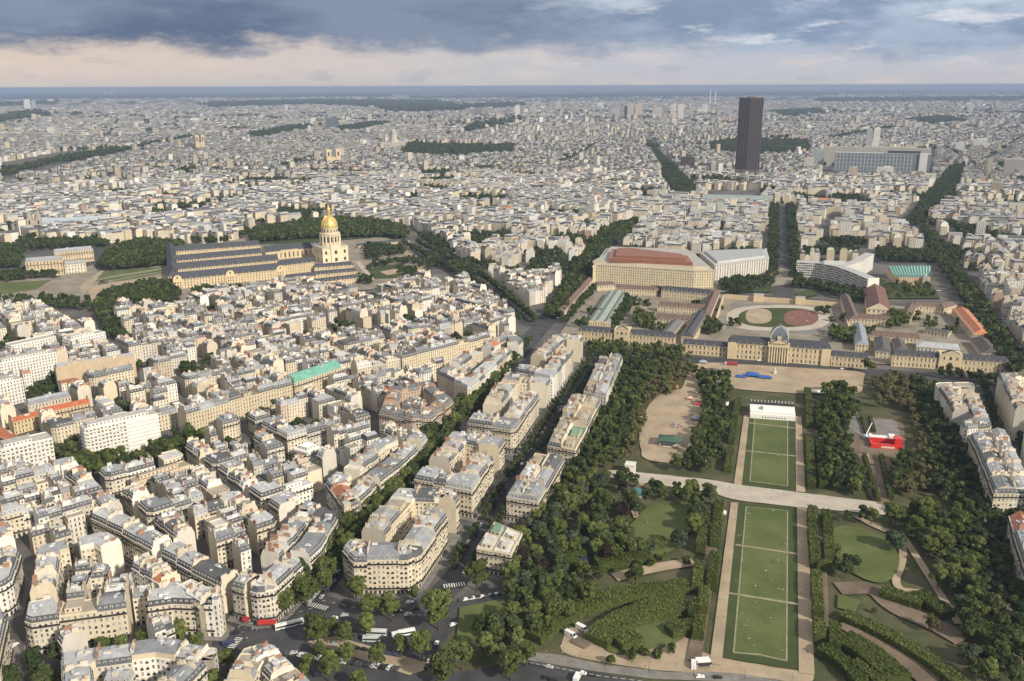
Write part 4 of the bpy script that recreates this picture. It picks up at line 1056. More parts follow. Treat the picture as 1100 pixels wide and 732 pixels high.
def wing(W, Rf, a, b, width, h, rh, wc=STONE, rc=SLATE_C, nf=3, bay=3.6, hip=.6, dorm=0., D=None, z0=0.):
    """range with a pitched roof; a->b is the foot of the front, the body lies to the left"""
    L = hypot(b[0]-a[0], b[1]-a[1]); tx, ty = (b[0]-a[0])/L, (b[1]-a[1])/L
    q = [a, b, (b[0]-ty*width, b[1]+tx*width), (a[0]-ty*width, a[1]+tx*width)]
    for i in range(4):
        p, r = q[i], q[(i+1) % 4]; nb = max(1, round(hypot(r[0]-p[0], r[1]-p[1])/bay))
        W.face([v3(p, z0), v3(r, z0), v3(r, h), v3(p, h)], 0, wc, [(0, 0), (nb, 0), (nb, nf), (0, nf)])
    e = inset(q, [-.5]*4)
    W.prism(e, h-.5, h+.05, 0, tuple(c*.95 for c in wc))
    m0, m1 = lerp(e[0], e[3], .5), lerp(e[1], e[2], .5); hp = min(.45, hip*width/2/L)
    r0, r1 = lerp(m0, m1, hp), lerp(m0, m1, 1-hp); z = h+.06
    Rf.face([v3(e[0], z), v3(e[1], z), v3(r1, h+rh), v3(r0, h+rh)], 1, rc); Rf.face([v3(e[2], z), v3(e[3], z), v3(r0, h+rh), v3(r1, h+rh)], 1, rc)
    Rf.face([v3(e[1], z), v3(e[2], z), v3(r1, h+rh)], 1 if hp > .01 else 0, rc if hp > .01 else wc); Rf.face([v3(e[3], z), v3(e[0], z), v3(r0, h+rh)], 1 if hp > .01 else 0, rc if hp > .01 else wc)
    if D is not None and dorm:
        n = int(L/dorm)
        for k in range(n):
            for sgn in (0, 1):
                m = lerp(q[0], q[1], (k+.5)/n) if not sgn else lerp(q[3], q[2], (k+.5)/n)
                o = 1.0 if not sgn else -1.0
                D.append((m[0]-ty*o, m[1]+tx*o, h, atan2(ty, tx)+(pi if sgn else 0), rc))
    return q
def pediment(W, a, b, z0, hh, out, c=STONE, depth=4.):
    L = hypot(b[0]-a[0], b[1]-a[1]); tx, ty = (b[0]-a[0])/L, (b[1]-a[1])/L
    f = lambda p, o: (p[0]+ty*o, p[1]-tx*o); m = lerp(a, b, .5)
    A, B, Mm = f(a, out), f(b, out), f(m, out); A2, B2, M2 = f(a, -depth), f(b, -depth), f(m, -depth)
    W.face([v3(A, z0), v3(B, z0), v3(Mm, z0+hh)], 0, c)
    W.face([v3(B, z0), v3(B2, z0), v3(M2, z0+hh), v3(Mm, z0+hh)], 1, SLATE_C); W.face([v3(A2, z0), v3(A, z0), v3(Mm, z0+hh), v3(M2, z0+hh)], 1, SLATE_C)
def simple_wing(name, cat, label, p0, p1, width, h, rh, center=False, group=None, **kw):
    a, b = P(*p0), P(*p1)
    L = hypot(b[0]-a[0], b[1]-a[1]); tx, ty = (b[0]-a[0])/L, (b[1]-a[1])/L
    if center: a, b = (a[0]+ty*width/2, a[1]-tx*width/2), (b[0]+ty*width/2, b[1]-tx*width/2)
    T = Thing(name, lerp(a, b, .5), label, cat, group)
    wing(T.part('wall'), T.part('roof'), T.L(a), T.L(b), width, h, rh, D=T.dorms, **kw)
    return T.done()
# --- military school: main block
a, b = P(781, 385), P(891, 393.5)
T = Thing('military_school', lerp(a, b, .5), 'long sandstone palace with columned portico and dark square dome facing the sandy square', 'palace')
A, B = T.L(a), T.L(b); Lm = hypot(B[0]-A[0], B[1]-A[1]); tx, ty = (B[0]-A[0])/Lm, (B[1]-A[1])/Lm
def off(t, o): p = lerp(A, B, t); return (p[0]+ty*o, p[1]-tx*o)
wing(T.part('wall'), T.part('roof'), A, B, 17, 17, 6.5, nf=3, bay=4.2, dorm=7, D=T.dorms, hip=.5)
angm = atan2(ty, tx)
for t0, t1 in ((.0, .085), (.915, 1.)):                                    # end bays
    q = [off(t0, 1.4), off(t1, 1.4), off(t1, -4), off(t0, -4)]; T.part('end_bay').prism(q, 0, 17.6, 0, STONE)
q = [off(.395, 2.2), off(.605, 2.2), off(.605, -19), off(.395, -19)]
T.part('central_pavilion').prism(q, 0, 20.5, 0, STONE)
T.part('central_pavilion').prism([off(.42, -.5), off(.58, -.5), off(.58, -18), off(.42, -18)], 20.5, 23.5, 0, (.58, .48, .33))
for k in range(5):                                                          # dark openings between the columns
    c = off(.43+.035*k, 2.26); T.piece('doorway').box(c[0], c[1], 0, 9.5 if k in (1, 2, 3) else 7, 2.1, .3, angm, 2)
    c = off(.43+.035*k, 2.26); T.piece('doorway').box(c[0], c[1], 12, 16, 1.8, .3, angm, 2)
for k in range(8):
    c = off(.412+.0252*k, 3.1); m_ = MB(); m_.lathe([(.85, 0), (.72, 15.5), (1.05, 16.4), (1.05, 16.9)], 0, 0, 10, 0, (.66, .55, .38)); T.p['column#%d' % k] = MB()
    T.p['column#%d' % k].lathe([(.85, 0), (.72, 15.5), (1.05, 16.4), (1.05, 16.9)], c[0], c[1], 10, 0, (.66, .55, .38))
T.part('entablature').prism([off(.395, 4.1), off(.605, 4.1), off(.605, 2.1), off(.395, 2.1)], 16.9, 18.6, 0, (.60, .50, .34))
pediment(T.part('pediment'), off(.41, 0), off(.59, 0), 20.6, 4.2, 3.5, (.60, .50, .34))
# square dome with curved sides
dc = off(.5, -9); prof = [(8.6, 23.5), (8.6, 25.5), (8.2, 28.5), (7.2, 31.2), (5.6, 33.4), (3.4, 35.0), (1.8, 35.6)]
for (r0, z0), (r1, z1) in zip(prof[:-1], prof[1:]):
    for k in range(4):
        a0, a1 = angm+pi/4+k*pi/2, angm+pi/4+(k+1)*pi/2; s2 = 1.414
        T.part('dome').face([(dc[0]+r0*s2*cos(a0), dc[1]+r0*s2*sin(a0), z0), (dc[0]+r0*s2*cos(a1), dc[1]+r0*s2*sin(a1), z0), (dc[0]+r1*s2*cos(a1), dc[1]+r1*s2*sin(a1), z1), (dc[0]+r1*s2*cos(a0), dc[1]+r1*s2*sin(a0), z1)], 1, (.13, .14, .165))
        T.part('dome_rib').tube((dc[0]+r0*s2*cos(a0), dc[1]+r0*s2*sin(a0), z0), (dc[0]+r1*s2*cos(a0), dc[1]+r1*s2*sin(a0), z1), .55, .5, 5, 0, (.50, .50, .50))
T.part('lantern').box(dc[0], dc[1], 35.3, 37.3, 3, 3, angm, 0, (.45, .43, .40)); T.part('lantern').lathe([(2., 37.3), (.1, 39.6)], dc[0], dc[1], 8, 1, (.12, .13, .15))
T.part('clock_dormer').box(off(.5, -.5)[0], off(.5, -.5)[1], 23.5, 27.4, 4., 2.4, angm, 0, (.60, .52, .38))
T.done(MATS, {'dome_rib': 'dome', 'lantern': 'dome', 'clock_dormer': 'dome'})
# --- its wings and barracks
SB = 'barracks ranges of the military school'
simple_wing('barracks_wing', 'barracks', 'low sandstone link joining the military palace to its left gateway range', (733, 380), (780, 384), 11, 11, 4.5, nf=2, bay=4., dorm=8, hip=.1)
simple_wing('barracks_wing', 'barracks', 'low sandstone link joining the military palace to the right, behind a round tree', (892, 393.5), (931, 397), 11, 11, 4.5, nf=2, bay=4., dorm=8, hip=.1)
for (p0, p1, t0, t1, lb) in (((620.5, 366), (724, 374), .385, .545, 'long sandstone gateway range of the school, left end, with tall middle pavilion'), ((957, 393.5), (1083, 402), .405, .60, 'long sandstone gateway range of the school, right end, with arched middle pavilion')):
    a, b = P(*p0), P(*p1); T = Thing('barracks_range', lerp(a, b, .5), lb, 'barracks'); A, B = T.L(a), T.L(b)
    wing(T.part('wall'), T.part('roof'), A, B, 12, 11.5, 5, nf=2, bay=3.8, dorm=6, D=T.dorms, hip=.6)
    Lm = hypot(B[0]-A[0], B[1]-A[1]); tx, ty = (B[0]-A[0])/Lm, (B[1]-A[1])/Lm; angm = atan2(ty, tx)
    T.part('pavilion').prism([off(t0, 1.5), off(t1, 1.5), off(t1, -13), off(t0, -13)], 0, 17, 0, STONE)
    pediment(T.part('pediment'), off(t0+.02, 0), off(t1-.02, 0), 17.05, 3.4, 1.8)
    for k, w in ((.5, 3.4), (.22, 1.6), (.78, 1.6)):
        c = off(t0+(t1-t0)*k, 1.55); T.piece('archway').box(c[0], c[1], 0, 8 if w > 2 else 4.5, w, .3, angm, 2)
        T.piece('upper_window').box(c[0], c[1], 11., 14, w*.6, .3, angm, 2)
    T.done()
CREAM = (.62, .53, .38)
for lb, p0, p1, w, h, rh, kw in (
 ('long low brown roofed barracks along the dark avenue at left', (601, 342), (633, 306), 10, 8, 4, dict(center=True, rc=BROWN_R, wc=CREAM, nf=2)),
 ('short brown roofed barracks beside the big office palace', (641, 314), (661, 313), 11, 9, 4.5, dict(rc=BROWN_R, wc=CREAM, nf=2, dorm=5)),
 ('cream courtyard range with brown roof behind the green market roofs', (664, 318), (706, 320), 11, 10, 4.5, dict(rc=BROWN_R, wc=CREAM, nf=2, dorm=6)),
 ('slate roofed range closing the left barracks court', (710, 321), (764, 326), 11, 12, 5, dict(wc=CREAM, dorm=6)),
 ('brown roofed cream range in the left barracks court, upper one', (706, 336), (758, 340), 10, 9, 5, dict(rc=BROWN_R, wc=CREAM, nf=2, dorm=5)),
 ('brown roofed cream range in the left barracks court, lower one', (702, 349), (742, 353), 10, 9, 5, dict(rc=BROWN_R, wc=CREAM, nf=2, dorm=5)),
 ('slate roofed wing running back from the left link of the palace', (738, 372), (754, 346), 13, 11, 5.5, dict(center=True, dorm=6)),
 ('narrow brown wing along the left side of the parade ground', (757, 348), (768, 322), 11, 10, 5, dict(center=True, rc=BROWN_R, wc=CREAM)),
 ('curved dark shed roof behind the left gateway range', (716, 366), (728, 352), 14, 8, 4, dict(center=True, rc=(.16, .15, .16), wc=CREAM, nf=2)),
 ('narrow brown wing along the right side of the parade ground', (917, 352), (907, 326), 11, 10, 5, dict(center=True, rc=BROWN_R, wc=CREAM)),
 ('brown roofed cream range in the right barracks court, upper one', (921, 350), (957, 353), 10, 9, 5, dict(rc=BROWN_R, wc=CREAM, nf=2, dorm=5)),
 ('brown roofed cream range in the right barracks court, lower one', (934, 369), (988, 373), 10, 9, 5, dict(rc=BROWN_R, wc=CREAM, nf=2, dorm=5)),
 ('cream range with brown roof below the garden of the green roofed hall', (980, 337), (1014, 339), 10, 10, 4.5, dict(rc=BROWN_R, wc=CREAM, nf=2, dorm=5)),
 ('brown roofed wing turning down beside the bright orange roof', (1013, 340), (1027, 336), 12, 10, 4.5, dict(rc=BROWN_R, wc=CREAM, nf=2)),
 ('brown roofed side wing left of the right barracks court', (972, 348), (979, 335), 12, 9, 4.5, dict(center=True, rc=BROWN_R, wc=CREAM, nf=2)),
 ('long hall with a bright orange tiled roof by the boulevard trees', (1053, 369), (1030, 341), 17, 10, 5, dict(center=True, rc=(.50, .19, .10), wc=CREAM, nf=2, dorm=8)),
 ('dark brown roofed hall in front of the orange roof', (1064, 387), (1051, 371), 18, 7, 5, dict(center=True, rc=(.10, .085, .08), wc=CREAM, nf=2)),
 ('narrow grey wing with a long glazed roof behind the right link', (925, 379), (921, 357), 13, 9, 4, dict(center=True, rc=(.25, .27, .31), wc=CREAM, nf=2)),
 ('dark twin shed behind the right gateway range', (948, 386), (946, 371), 15, 8, 4, dict(center=True, rc=(.10, .095, .095), wc=CREAM, nf=2)),
 ('second dark shed behind the right gateway range', (968, 383), (963, 372), 12, 7, 4, dict(center=True, rc=(.11, .10, .10), wc=CREAM, nf=2)),
 ('low dark roofed garage in the right barracks court', (992, 360), (1018, 364), 16, 6, 2, dict(rc=(.10, .095, .095), wc=CREAM, nf=1)),
 ('pale grey metal shed behind the right gateway range', (984, 380), (1030, 384), 24, 8, 2.2, dict(rc=(.40, .41, .42), wc=(.5, .48, .44), nf=1))):
    simple_wing('barracks_wing', 'barracks', lb, p0, p1, w, h, rh, **kw)
# riding hall with brown roof, glass market hall
simple_wing('riding_hall', 'hall', 'broad gabled hall with red brown roof and cream gable right of the parade ground', (943, 341), (938, 317), 27, 10, 8, center=True, rc=(.17, .085, .065), wc=(.68, .58, .42), nf=2, hip=0., bay=5)
a, b = P(643, 353), P(664, 320)
T = Thing('market_hall', lerp(a, b, .5), 'long grey green triple ridged hall roof behind the left gateway range', 'hall')
A, B = T.L(a), T.L(b); Lm = hypot(B[0]-A[0], B[1]-A[1]); tx, ty = (B[0]-A[0])/Lm, (B[1]-A[1])/Lm
for k in (-1, 0, 1):
    o = k*9.2+4.6; wing(T.part('wall'), T.part('roof'), (A[0]+ty*o, A[1]-tx*o), (B[0]+ty*o, B[1]-tx*o), 9.1, 7 if k else 8.5, 2.6, rc=(.21, .25, .225) if k else (.27, .31, .28), wc=(.62, .52, .36), hip=0, nf=1)
T.done()
# parade ground wall with two gate lodges
a, b = P(778, 322), P(903, 331)
T = Thing('parade_wall', lerp(a, b, .5), 'long low sandstone wall with two gate lodges behind the parade ground', 'wall')
A, B = T.L(a), T.L(b); Lm = hypot(B[0]-A[0], B[1]-A[1]); tx, ty = (B[0]-A[0])/Lm, (B[1]-A[1])/Lm; angm = atan2(ty, tx)
for t0, t1 in ((0, .27), (.33, .63), (.69, 1.)): T.part('wall').prism([off(t0, .6), off(t1, .6), off(t1, -.6), off(t0, -.6)], 0, 7.5, 0, (.55, .44, .29))
for t in (.30, .66): c = off(t, 0); T.piece('gate_lodge').box(c[0], c[1], 0, 11, 12, 9, angm, 0, STONE, 1, (.3, .3, .3))
T.done()
for lb, p0, p1 in (('sandstone side wall left of the parade ground', (768, 352), (777, 323)), ('sandstone side wall right of the parade ground', (903, 331), (912, 358))):
    a, b = P(*p0), P(*p1); T = Thing('parade_wall', lerp(a, b, .5), lb, 'wall'); A, B = T.L(a), T.L(b); d = hypot(B[0]-A[0], B[1]-A[1]); m = MB()
    T.part('wall').box(0, 0, 0, 7, d, 1.2, atan2(B[1]-A[1], B[0]-A[0]), 0, (.55, .44, .29)); T.part('coping').box(0, 0, 7.01, 7.4, d, 1.7, atan2(B[1]-A[1], B[0]-A[0]), 0, (.6, .5, .35)); T.done()
# --- big office palaces behind the barracks
def big(name, cat, label, px, H, wc, nf, bay, topc, extra=None, z=None):
    w = ccw(PP(px, H if z is None else z)); c = (sum(p[0] for p in w)/len(w), sum(p[1] for p in w)/len(w)); T = Thing(name, c, label, cat); w = [T.L(p) for p in w]
    for i in range(len(w)):
        p, r = w[i], w[(i+1) % len(w)]; nb = max(1, round(hypot(r[0]-p[0], r[1]-p[1])/bay))
        T.part('wall').face([v3(p, 0), v3(r, 0), v3(r, H), v3(p, H)], 0, wc, [(0, 0), (nb, 0), (nb, nf), (0, nf)])
    e = inset(w, [-.6]*len(w)); T.part('cornice').prism(e, H-.6, H+.3, 0, tuple(x*1.03 for x in wc), 1, topc)
    if extra: extra(T, w)
    return T.done()
def ex1(T, w):
    i1 = inset(w, [7]*len(w)); T.part('attic').prism(i1, H1+.3, H1+4.5, 0, (.60, .50, .36), 1, (.38, .36, .33))
    red = [T.L(p) for p in PP([(654, 281), (744, 285.5), (738, 278), (676, 270.5), (657, 271)], H1+5)]
    T.part('terracotta_top').prism(red, H1+4.5, H1+9.5, 1, (.27, .115, .075), 1, (.27, .125, .085))
    T.part('terracotta_step').prism(inset(ccw(red), [9]*5), H1+9.5, H1+13, 1, (.27, .12, .08), 1, (.25, .115, .08))
    T.part('roof_plant').box(0, -22, H1+4.5, H1+8, 26, 9, -.2, 0, (.6, .55, .46))
H1 = 26
big('office_palace', 'office building', 'huge cream office palace with terracotta roof storeys behind the left barracks', [(637, 286), (640, 284.5), (746, 291), (767, 291), (742, 270), (652, 267)], 26, (.68, .58, .40), 7, 3.4, (.40, .38, .35), ex1)
def ex2(T, w):
    T.part('attic').prism(inset(w, [6]*len(w)), 25.3, 28.5, 0, (.5, .49, .47), 1, (.36, .37, .39))
    a, b = [T.L(p) for p in (P(768, 285, 25), P(826, 277.5, 25))]; n = 22
    for k in range(n):
        c = lerp(a, b, (k+.5)/n); T.piece('pillar').box(c[0], c[1]-.5, 0, 24, 1.3, 1.2, atan2(b[1]-a[1], b[0]-a[0]), 0, (.74, .71, .64))
big('pillared_office', 'office building', 'pale grey office with a row of tall white pillars beside the avenue of trees', [(768, 285), (826, 277.5), (823, 268.5), (752, 271)], 25, (.52, .50, .46), 6, 3.0, (.42, .43, .44), ex2)
# --- curved white office and the folded roof hall
a = PP([(856, 281.5), (876, 282.5), (897, 286), (915, 292.5), (932, 300)], 24)
c0 = a[2]; T = Thing('curved_office', c0, 'curved white office slab with chequered windows beside the avenue of trees', 'office building'); f = [T.L(p) for p in a]
bk = []
for i, p in enumerate(f):
    q0, q1 = f[max(0, i-1)], f[min(4, i+1)]; d = hypot(q1[0]-q0[0], q1[1]-q0[1]); bk.append((p[0]-(q1[1]-q0[1])/d*15, p[1]+(q1[0]-q0[0])/d*15))
for i in range(4):
    for p, r in ((f[i], f[i+1]), (bk[i+1], bk[i])):
        nb = max(1, round(hypot(r[0]-p[0], r[1]-p[1])/2.9)); T.part('wall').face([v3(p, 0), v3(r, 0), v3(r, 24), v3(p, 24)], 0, (.76, .74, .69), [(0, 0), (nb, 0), (nb, 7), (0, 7)])
    T.part('roof').face([v3(f[i], 24), v3(f[i+1], 24), v3(bk[i+1], 24), v3(bk[i], 24)], 1, (.42, .42, .41))
    nb = max(1, round(hypot(f[i+1][0]-f[i][0], f[i+1][1]-f[i][1])/3.4)); ox, oy = (f[i+1][1]-f[i][1]), -(f[i+1][0]-f[i][0]); ol = hypot(ox, oy)
    for kk in range(nb):
        for fl in range(7):
            t0_ = (kk+(.06 if fl % 2 else .36))/nb; p_, q_ = lerp(f[i], f[i+1], t0_), lerp(f[i], f[i+1], min(1, t0_+.60/nb)); p_ = (p_[0]+ox/ol*.12, p_[1]+oy/ol*.12); q_ = (q_[0]+ox/ol*.12, q_[1]+oy/ol*.12); z_ = fl*3.4+.7
            T.part('wall').face([v3(p_, z_), v3(q_, z_), v3(q_, z_+2.2), v3(p_, z_+2.2)], 2)
T.part('end_wall').prism([f[4], (f[4][0]+1.2, f[4][1]-.6), (bk[4][0]+1.2, bk[4][1]-.6), bk[4]], 0, 25.5, 0, (.82, .79, .72)); T.part('end_wall').face([v3(bk[0], 0), v3(f[0], 0), v3(f[0], 24), v3(bk[0], 24)], 0, (.8, .77, .7))
g = [T.L(p) for p in PP([(908, 287), (926, 281), (939, 273)], 24)]; gb = [(p[0]-9, p[1]+12) for p in g]
for i in range(2):
    nb = max(1, round(hypot(g[i+1][0]-g[i][0], g[i+1][1]-g[i][1])/2.9)); T.part('rear_arm').face([v3(g[i], 0), v3(g[i+1], 0), v3(g[i+1], 24.2), v3(g[i], 24.2)], 0, (.7, .68, .63), [(0, 0), (nb, 0), (nb, 7), (0, 7)])
    T.part('rear_arm').face([v3(g[i], 24.2), v3(g[i+1], 24.2), v3(gb[i+1], 24.2), v3(gb[i], 24.2)], 1, (.42, .42, .41))
T.part('rear_arm').face([v3(g[2], 0), v3(gb[2], 0), v3(gb[2], 24.2), v3(g[2], 24.2)], 0, (.7, .68, .63)); T.part('roof_block').box(4, 16, 24, 28, 30, 8, -.2, 0, (.55, .54, .52)); T.done()
a, b = P(964, 308), P(998, 308); w_ = P(953, 291, 9), P(999, 291, 9)
T = Thing('conference_hall', lerp(a, b, .5), 'tan concrete hall under a folded turquoise copper roof', 'hall'); A, B = T.L(a), T.L(b); Cc, Dd = T.L(w_[1]), T.L(w_[0])
n = 14
for k in range(n):
    for j, (t0, t1) in enumerate((((k)/n, (k+.5)/n), ((k+.5)/n, (k+1)/n))):
        z0, z1 = (13, 14.6) if j == 0 else (14.6, 13)
        p, q = lerp(A, B, t0), lerp(A, B, t1); r, s_ = lerp(Dd, Cc, t1), lerp(Dd, Cc, t0); mf = lerp(p, s_, .42); mg = lerp(q, r, .42)
        T.part('roof').face([v3(p, z0), v3(q, z1), (mg[0], mg[1], z1-4), (mf[0], mf[1], z0-4)], 1, (.25, .44, .38)); T.part('roof').face([(mf[0], mf[1], z0-4), (mg[0], mg[1], z1-4), v3(r, z1+2.5), v3(s_, z0+2.5)], 1, (.21, .38, .33))
        o = .7 if j else 0.
        T.part('wall').face([(p[0], p[1]-o, 0), (q[0], q[1]-(.7-o), 0), (q[0], q[1]-(.7-o), z1-.1), (p[0], p[1]-o, z0-.1)], 0, (.47, .36, .24))
for p, q in ((B, Cc), (Cc, Dd), (Dd, A)): T.part('wall').face([v3(p, 0), v3(q, 0), v3(q, 12.5), v3(p, 12.5)], 0, (.50, .39, .26))
T.done()
for i, (x, y, ln) in enumerate(((952, 311.5, 11), (976, 313, 14), (1004, 313, 13), (983, 319, 13), (958, 319, 9), (1006, 321, 9))):
    c = P(x, y); T = Thing('sunken_court', c, ['thin white parapet in the hall garden, upper left', 'thin white parapet in the middle of the hall garden', 'thin white parapet in the hall garden, upper right', 'thin white parapet in the hall garden, lower middle', 'short white parapet in the hall garden, lower left', 'short white parapet in the hall garden, lower right'][i], 'parapet')
    T.part('parapet').box(0, 0, 0, 1.4, ln*1.25, 1.2, -.25, 0, (.75, .74, .70)); T.part('glazing').box(.4, -1.3, 0, 1., ln*1.1, 1., -.25, 2); T.done()
# --- domed church and its barracks
IV = 'stone ranges round the courts of the domed church'
for lb, p0, p1, w, h, rh, kw in (
 ('long sandstone front range of the domed church barracks, nearest', (188, 312), (305, 300), 15, 15, 9, dict(nf=4, bay=4.2, dorm=9, hip=.15)),
 ('second long slate range behind the front one', (186, 301), (300, 290), 14, 15, 9, dict(nf=4, bay=4.2, dorm=9, hip=.15)),
 ('third slate range with a warm sunlit court front', (188, 291), (282, 282), 13, 15, 8, dict(nf=4, bay=4.2, dorm=9, hip=.15)),
 ('farthest slate range of the church barracks', (190, 280), (280, 273), 13, 15, 8, dict(nf=4, bay=4.2, dorm=9, hip=.15)),
 ('cream range right of the front range with rows of windows', (302, 297), (338, 292.5), 14, 16, 7, dict(nf=4, bay=3.6, dorm=7, hip=.15)),
 ('low slate range in front of the domed church, upper', (338, 294), (380, 291), 9, 9, 5, dict(nf=2, bay=4, dorm=6)),
 ('low slate range in front of the domed church, middle', (308, 306), (340, 303), 9, 9, 5, dict(nf=2, bay=4, dorm=6)),
 ('low slate range in front of the domed church, lower', (318, 313), (386, 305), 9, 9, 5, dict(nf=2, bay=4, dorm=6)),
 ('low slate range linking the courts left of the dome', (338, 302), (384, 298), 9, 9, 5, dict(nf=2, bay=4, dorm=6))):
    simple_wing('church_barracks', 'barracks', lb, p0, p1, w, h, rh, **kw)
simple_wing('church_barracks', 'barracks', 'shaded brownish end range of the church barracks at its left', (187, 308), (184, 274), 14, 15, 8, center=True, nf=4, bay=4.2, wc=(.46, .37, .27))  # stone toned darker here, the shade on this end put into its colour
simple_wing('church_barracks', 'barracks', 'slate roofed range walling the garden right of the dome', (385, 268), (440, 262), 8, 6, 4, nf=1)
# end and middle pavilions with round gables on the front range
a, b = P(188, 312), P(305, 300)
for t, lb in ((.03, 'round gabled corner pavilion at the left of the church barracks'), (.50, 'pedimented pavilion in the middle of the church barracks front'), (.97, 'round gabled corner pavilion at the right of the church barracks front')):
    c = lerp(a, b, t); an = atan2(b[1]-a[1], b[0]-a[0]); T = Thing('gable_pavilion', c, lb, 'pavilion', None, an)
    T.part('wall').box(0, 2, 0, 15.4, 12, 6.5, 0, 0, STONE)
    for k in range(6):
        a0, a1 = pi*k/6, pi*(k+1)/6; T.part('gable').face([(6*cos(a0), -1.3, 15.4+6*sin(a0)), (0, -1.3, 15.4), (6*cos(a1), -1.3, 15.4+6*sin(a1))][::-1], 0, STONE)
        T.part('roof').face([(6*cos(a0), -1.3, 15.4+6*sin(a0)), (6*cos(a1), -1.3, 15.4+6*sin(a1)), (6*cos(a1), 8, 15.4+6*sin(a1)), (6*cos(a0), 8, 15.4+6*sin(a0))], 1, SLATE_C)
    for x in (-3.5, 0, 3.5):
        for z in (1, 5, 9): T.piece('window').box(x, -1.28, z, z+2.6, 1.4, .1, 0, 2)
    T.piece('window').box(0, -1.33, 16.2, 19.2, 1.8, .1, 0, 2); T.done()
c = P(356, 280.5); T = Thing('domed_church', c, 'baroque stone church with a gilded dome and lantern rising above the roofs', 'church', None, radians(33))
bw = T.part('wall'); bw.box(0, 0, 0, 25, 44, 40, 0, 0, (.70, .60, .43)); bw.box(0, 0, 25, 26.4, 46, 42, 0, 0, (.64, .55, .40), 1, (.45, .42, .37)); bw.box(0, -20.5, 0, 29, 16, 3, 0, 0, (.70, .60, .43))
for x in (-16, 0, 16):
    for z in (3, 15):
        T.piece('window').box(x, -22.1 if x == 0 else -20.05, z, z+5.5, 3.4 if x else 4.6, .3, 0, 2); T.piece('window').box(-22.05, x, z, z+5.5, .3, 3.2, 0, 2)
T.part('drum').lathe([(17, 26.4), (17, 29), (15.6, 29), (15.6, 45), (16.6, 45), (16.6, 47), (13.6, 47), (13.6, 55), (14.4, 55), (14.4, 56.2)], 0, 0, 32, 0, (.66, .56, .40))
for k in range(16):
    an = 2*pi*(k+.5)/16; T.piece('drum_window').box(15.5*cos(an), 15.5*sin(an), 33, 42, .5, 2.6, an, 2); T.piece('drum_window').box(13.5*cos(an), 13.5*sin(an), 49, 53, .5, 2., an, 2)
    an = 2*pi*k/16; T.piece('drum_column').lathe([(.9, 30), (.8, 44.9)], 16.3*cos(an), 16.3*sin(an), 8, 0, (.72, .63, .47))
pr = [(13.3, 56.2)]+[(13.3*cos(q), 56.2+18.5*sin(q)) for q in [pi/2*k/9 for k in range(1, 9)]]+[(3.2, 74.6)]
pr = [p for p in pr if p[0] >= 3.2 or p[1] > 74]
T.part('dome').lathe(pr, 0, 0, 32)
for k in range(12):
    an = 2*pi*k/12
    for (r0, z0), (r1, z1) in zip(pr[:-1], pr[1:]): T.part('dome_rib').tube((r0*cos(an), r0*sin(an), z0), (r1*cos(an), r1*sin(an), z1), .55, .5, 5)
T.part('lantern').lathe([(3.6, 74.2), (3.6, 75.5), (2.6, 75.5), (2.6, 84), (3.2, 84.3), (3.0, 85.3), (1.2, 88.5), (.75, 92), (.12, 104), (0, 104.2)], 0, 0, 14)
gl = {'dome', 'dome_rib', 'lantern'}
mk = {}
for k in sorted(T.p, key=lambda k: k.split('#')[0] in ('drum_window', 'drum_column', 'dome_rib', 'lantern')):
    kb = k.split('#')[0]
    par = mk.get({'drum_window': 'drum', 'drum_column': 'drum', 'dome_rib': 'dome', 'lantern': 'dome'}.get(kb), T.root)
    mk[k] = T.p[k].build(kb, [M_GOLD, M_GOLD, M_GLASS] if kb in gl else MATS, par, smooth=k == 'dome')
c = P(310, 279); b = P(338, 276)
T = Thing('church_nave', c, 'arcaded church nave with slate roof running to the golden dome', 'church')
A, B = T.L(P(286, 281)), T.L(P(336, 276)); wing(T.part('wall'), T.part('roof'), A, B, 22, 15, 9, nf=1, bay=7, hip=0.); T.part('side_dome').lathe([(7, 15), (6.5, 18), (4.5, 21), (1.5, 22.5), (0, 22.8)], B[0]+3, B[1]+9, 16, 1, (.42, .43, .44)); T.part('parapet').box((A[0]+B[0])/2, (A[1]+B[1])/2, 15.1, 16.2, 30, .8, atan2(B[1]-A[1], B[0]-A[0]), 0, STONE); T.done()
# --- towers
def ztop(X, Y, py):
    lo, hi = 0., 400.
    for _ in range(40):
        m = (lo+hi)/2
        if Q(X, Y, m)[1] > py: lo = m
        else: hi = m
    return lo
def tower_mat():
    m, t, b = mat('tower_cladding', .4, .35)
    uv = t.n('ShaderNodeUVMap', uv_map='UVMap'); s = t.n('ShaderNodeSeparateXYZ'); t.l(uv.outputs[0], s.inputs[0])
    fu = t.m('FRACT', s.outputs[0]); fv = t.m('FRACT', s.outputs[1])
    k = t.m('LESS_THAN', fu, .36); k2 = t.m('MULTIPLY', t.m('LESS_THAN', fv, .22), .35)
    base = t.mix(k2, attr(t), (.05, .045, .045)); base = t.mix(k, base, (.15, .125, .12)); t.l(base, b.inputs['Base Color']); return m
M_TOWER = tower_mat()
X_, Y_ = P(802, 187); hT = ztop(X_, Y_, 105.2)
T = Thing('skyscraper', (X_, Y_), 'lone dark brown skyscraper with fine vertical stripes', 'skyscraper', None, radians(-22))
fp = [(-37, -9), (0, -17), (37, -9), (36, 0), (37, 9), (0, 17), (-37, 9), (-36, 0)]
for i in range(8):
    p, r = fp[i], fp[(i+1) % 8]; nb = max(1, round(hypot(r[0]-p[0], r[1]-p[1])/5.)); T.part('facade').face([v3(p, 0), v3(r, 0), v3(r, hT), v3(p, hT)], 0, (.014, .012, .014), [(0, 0), (nb, 0), (nb, 58), (0, 58)])
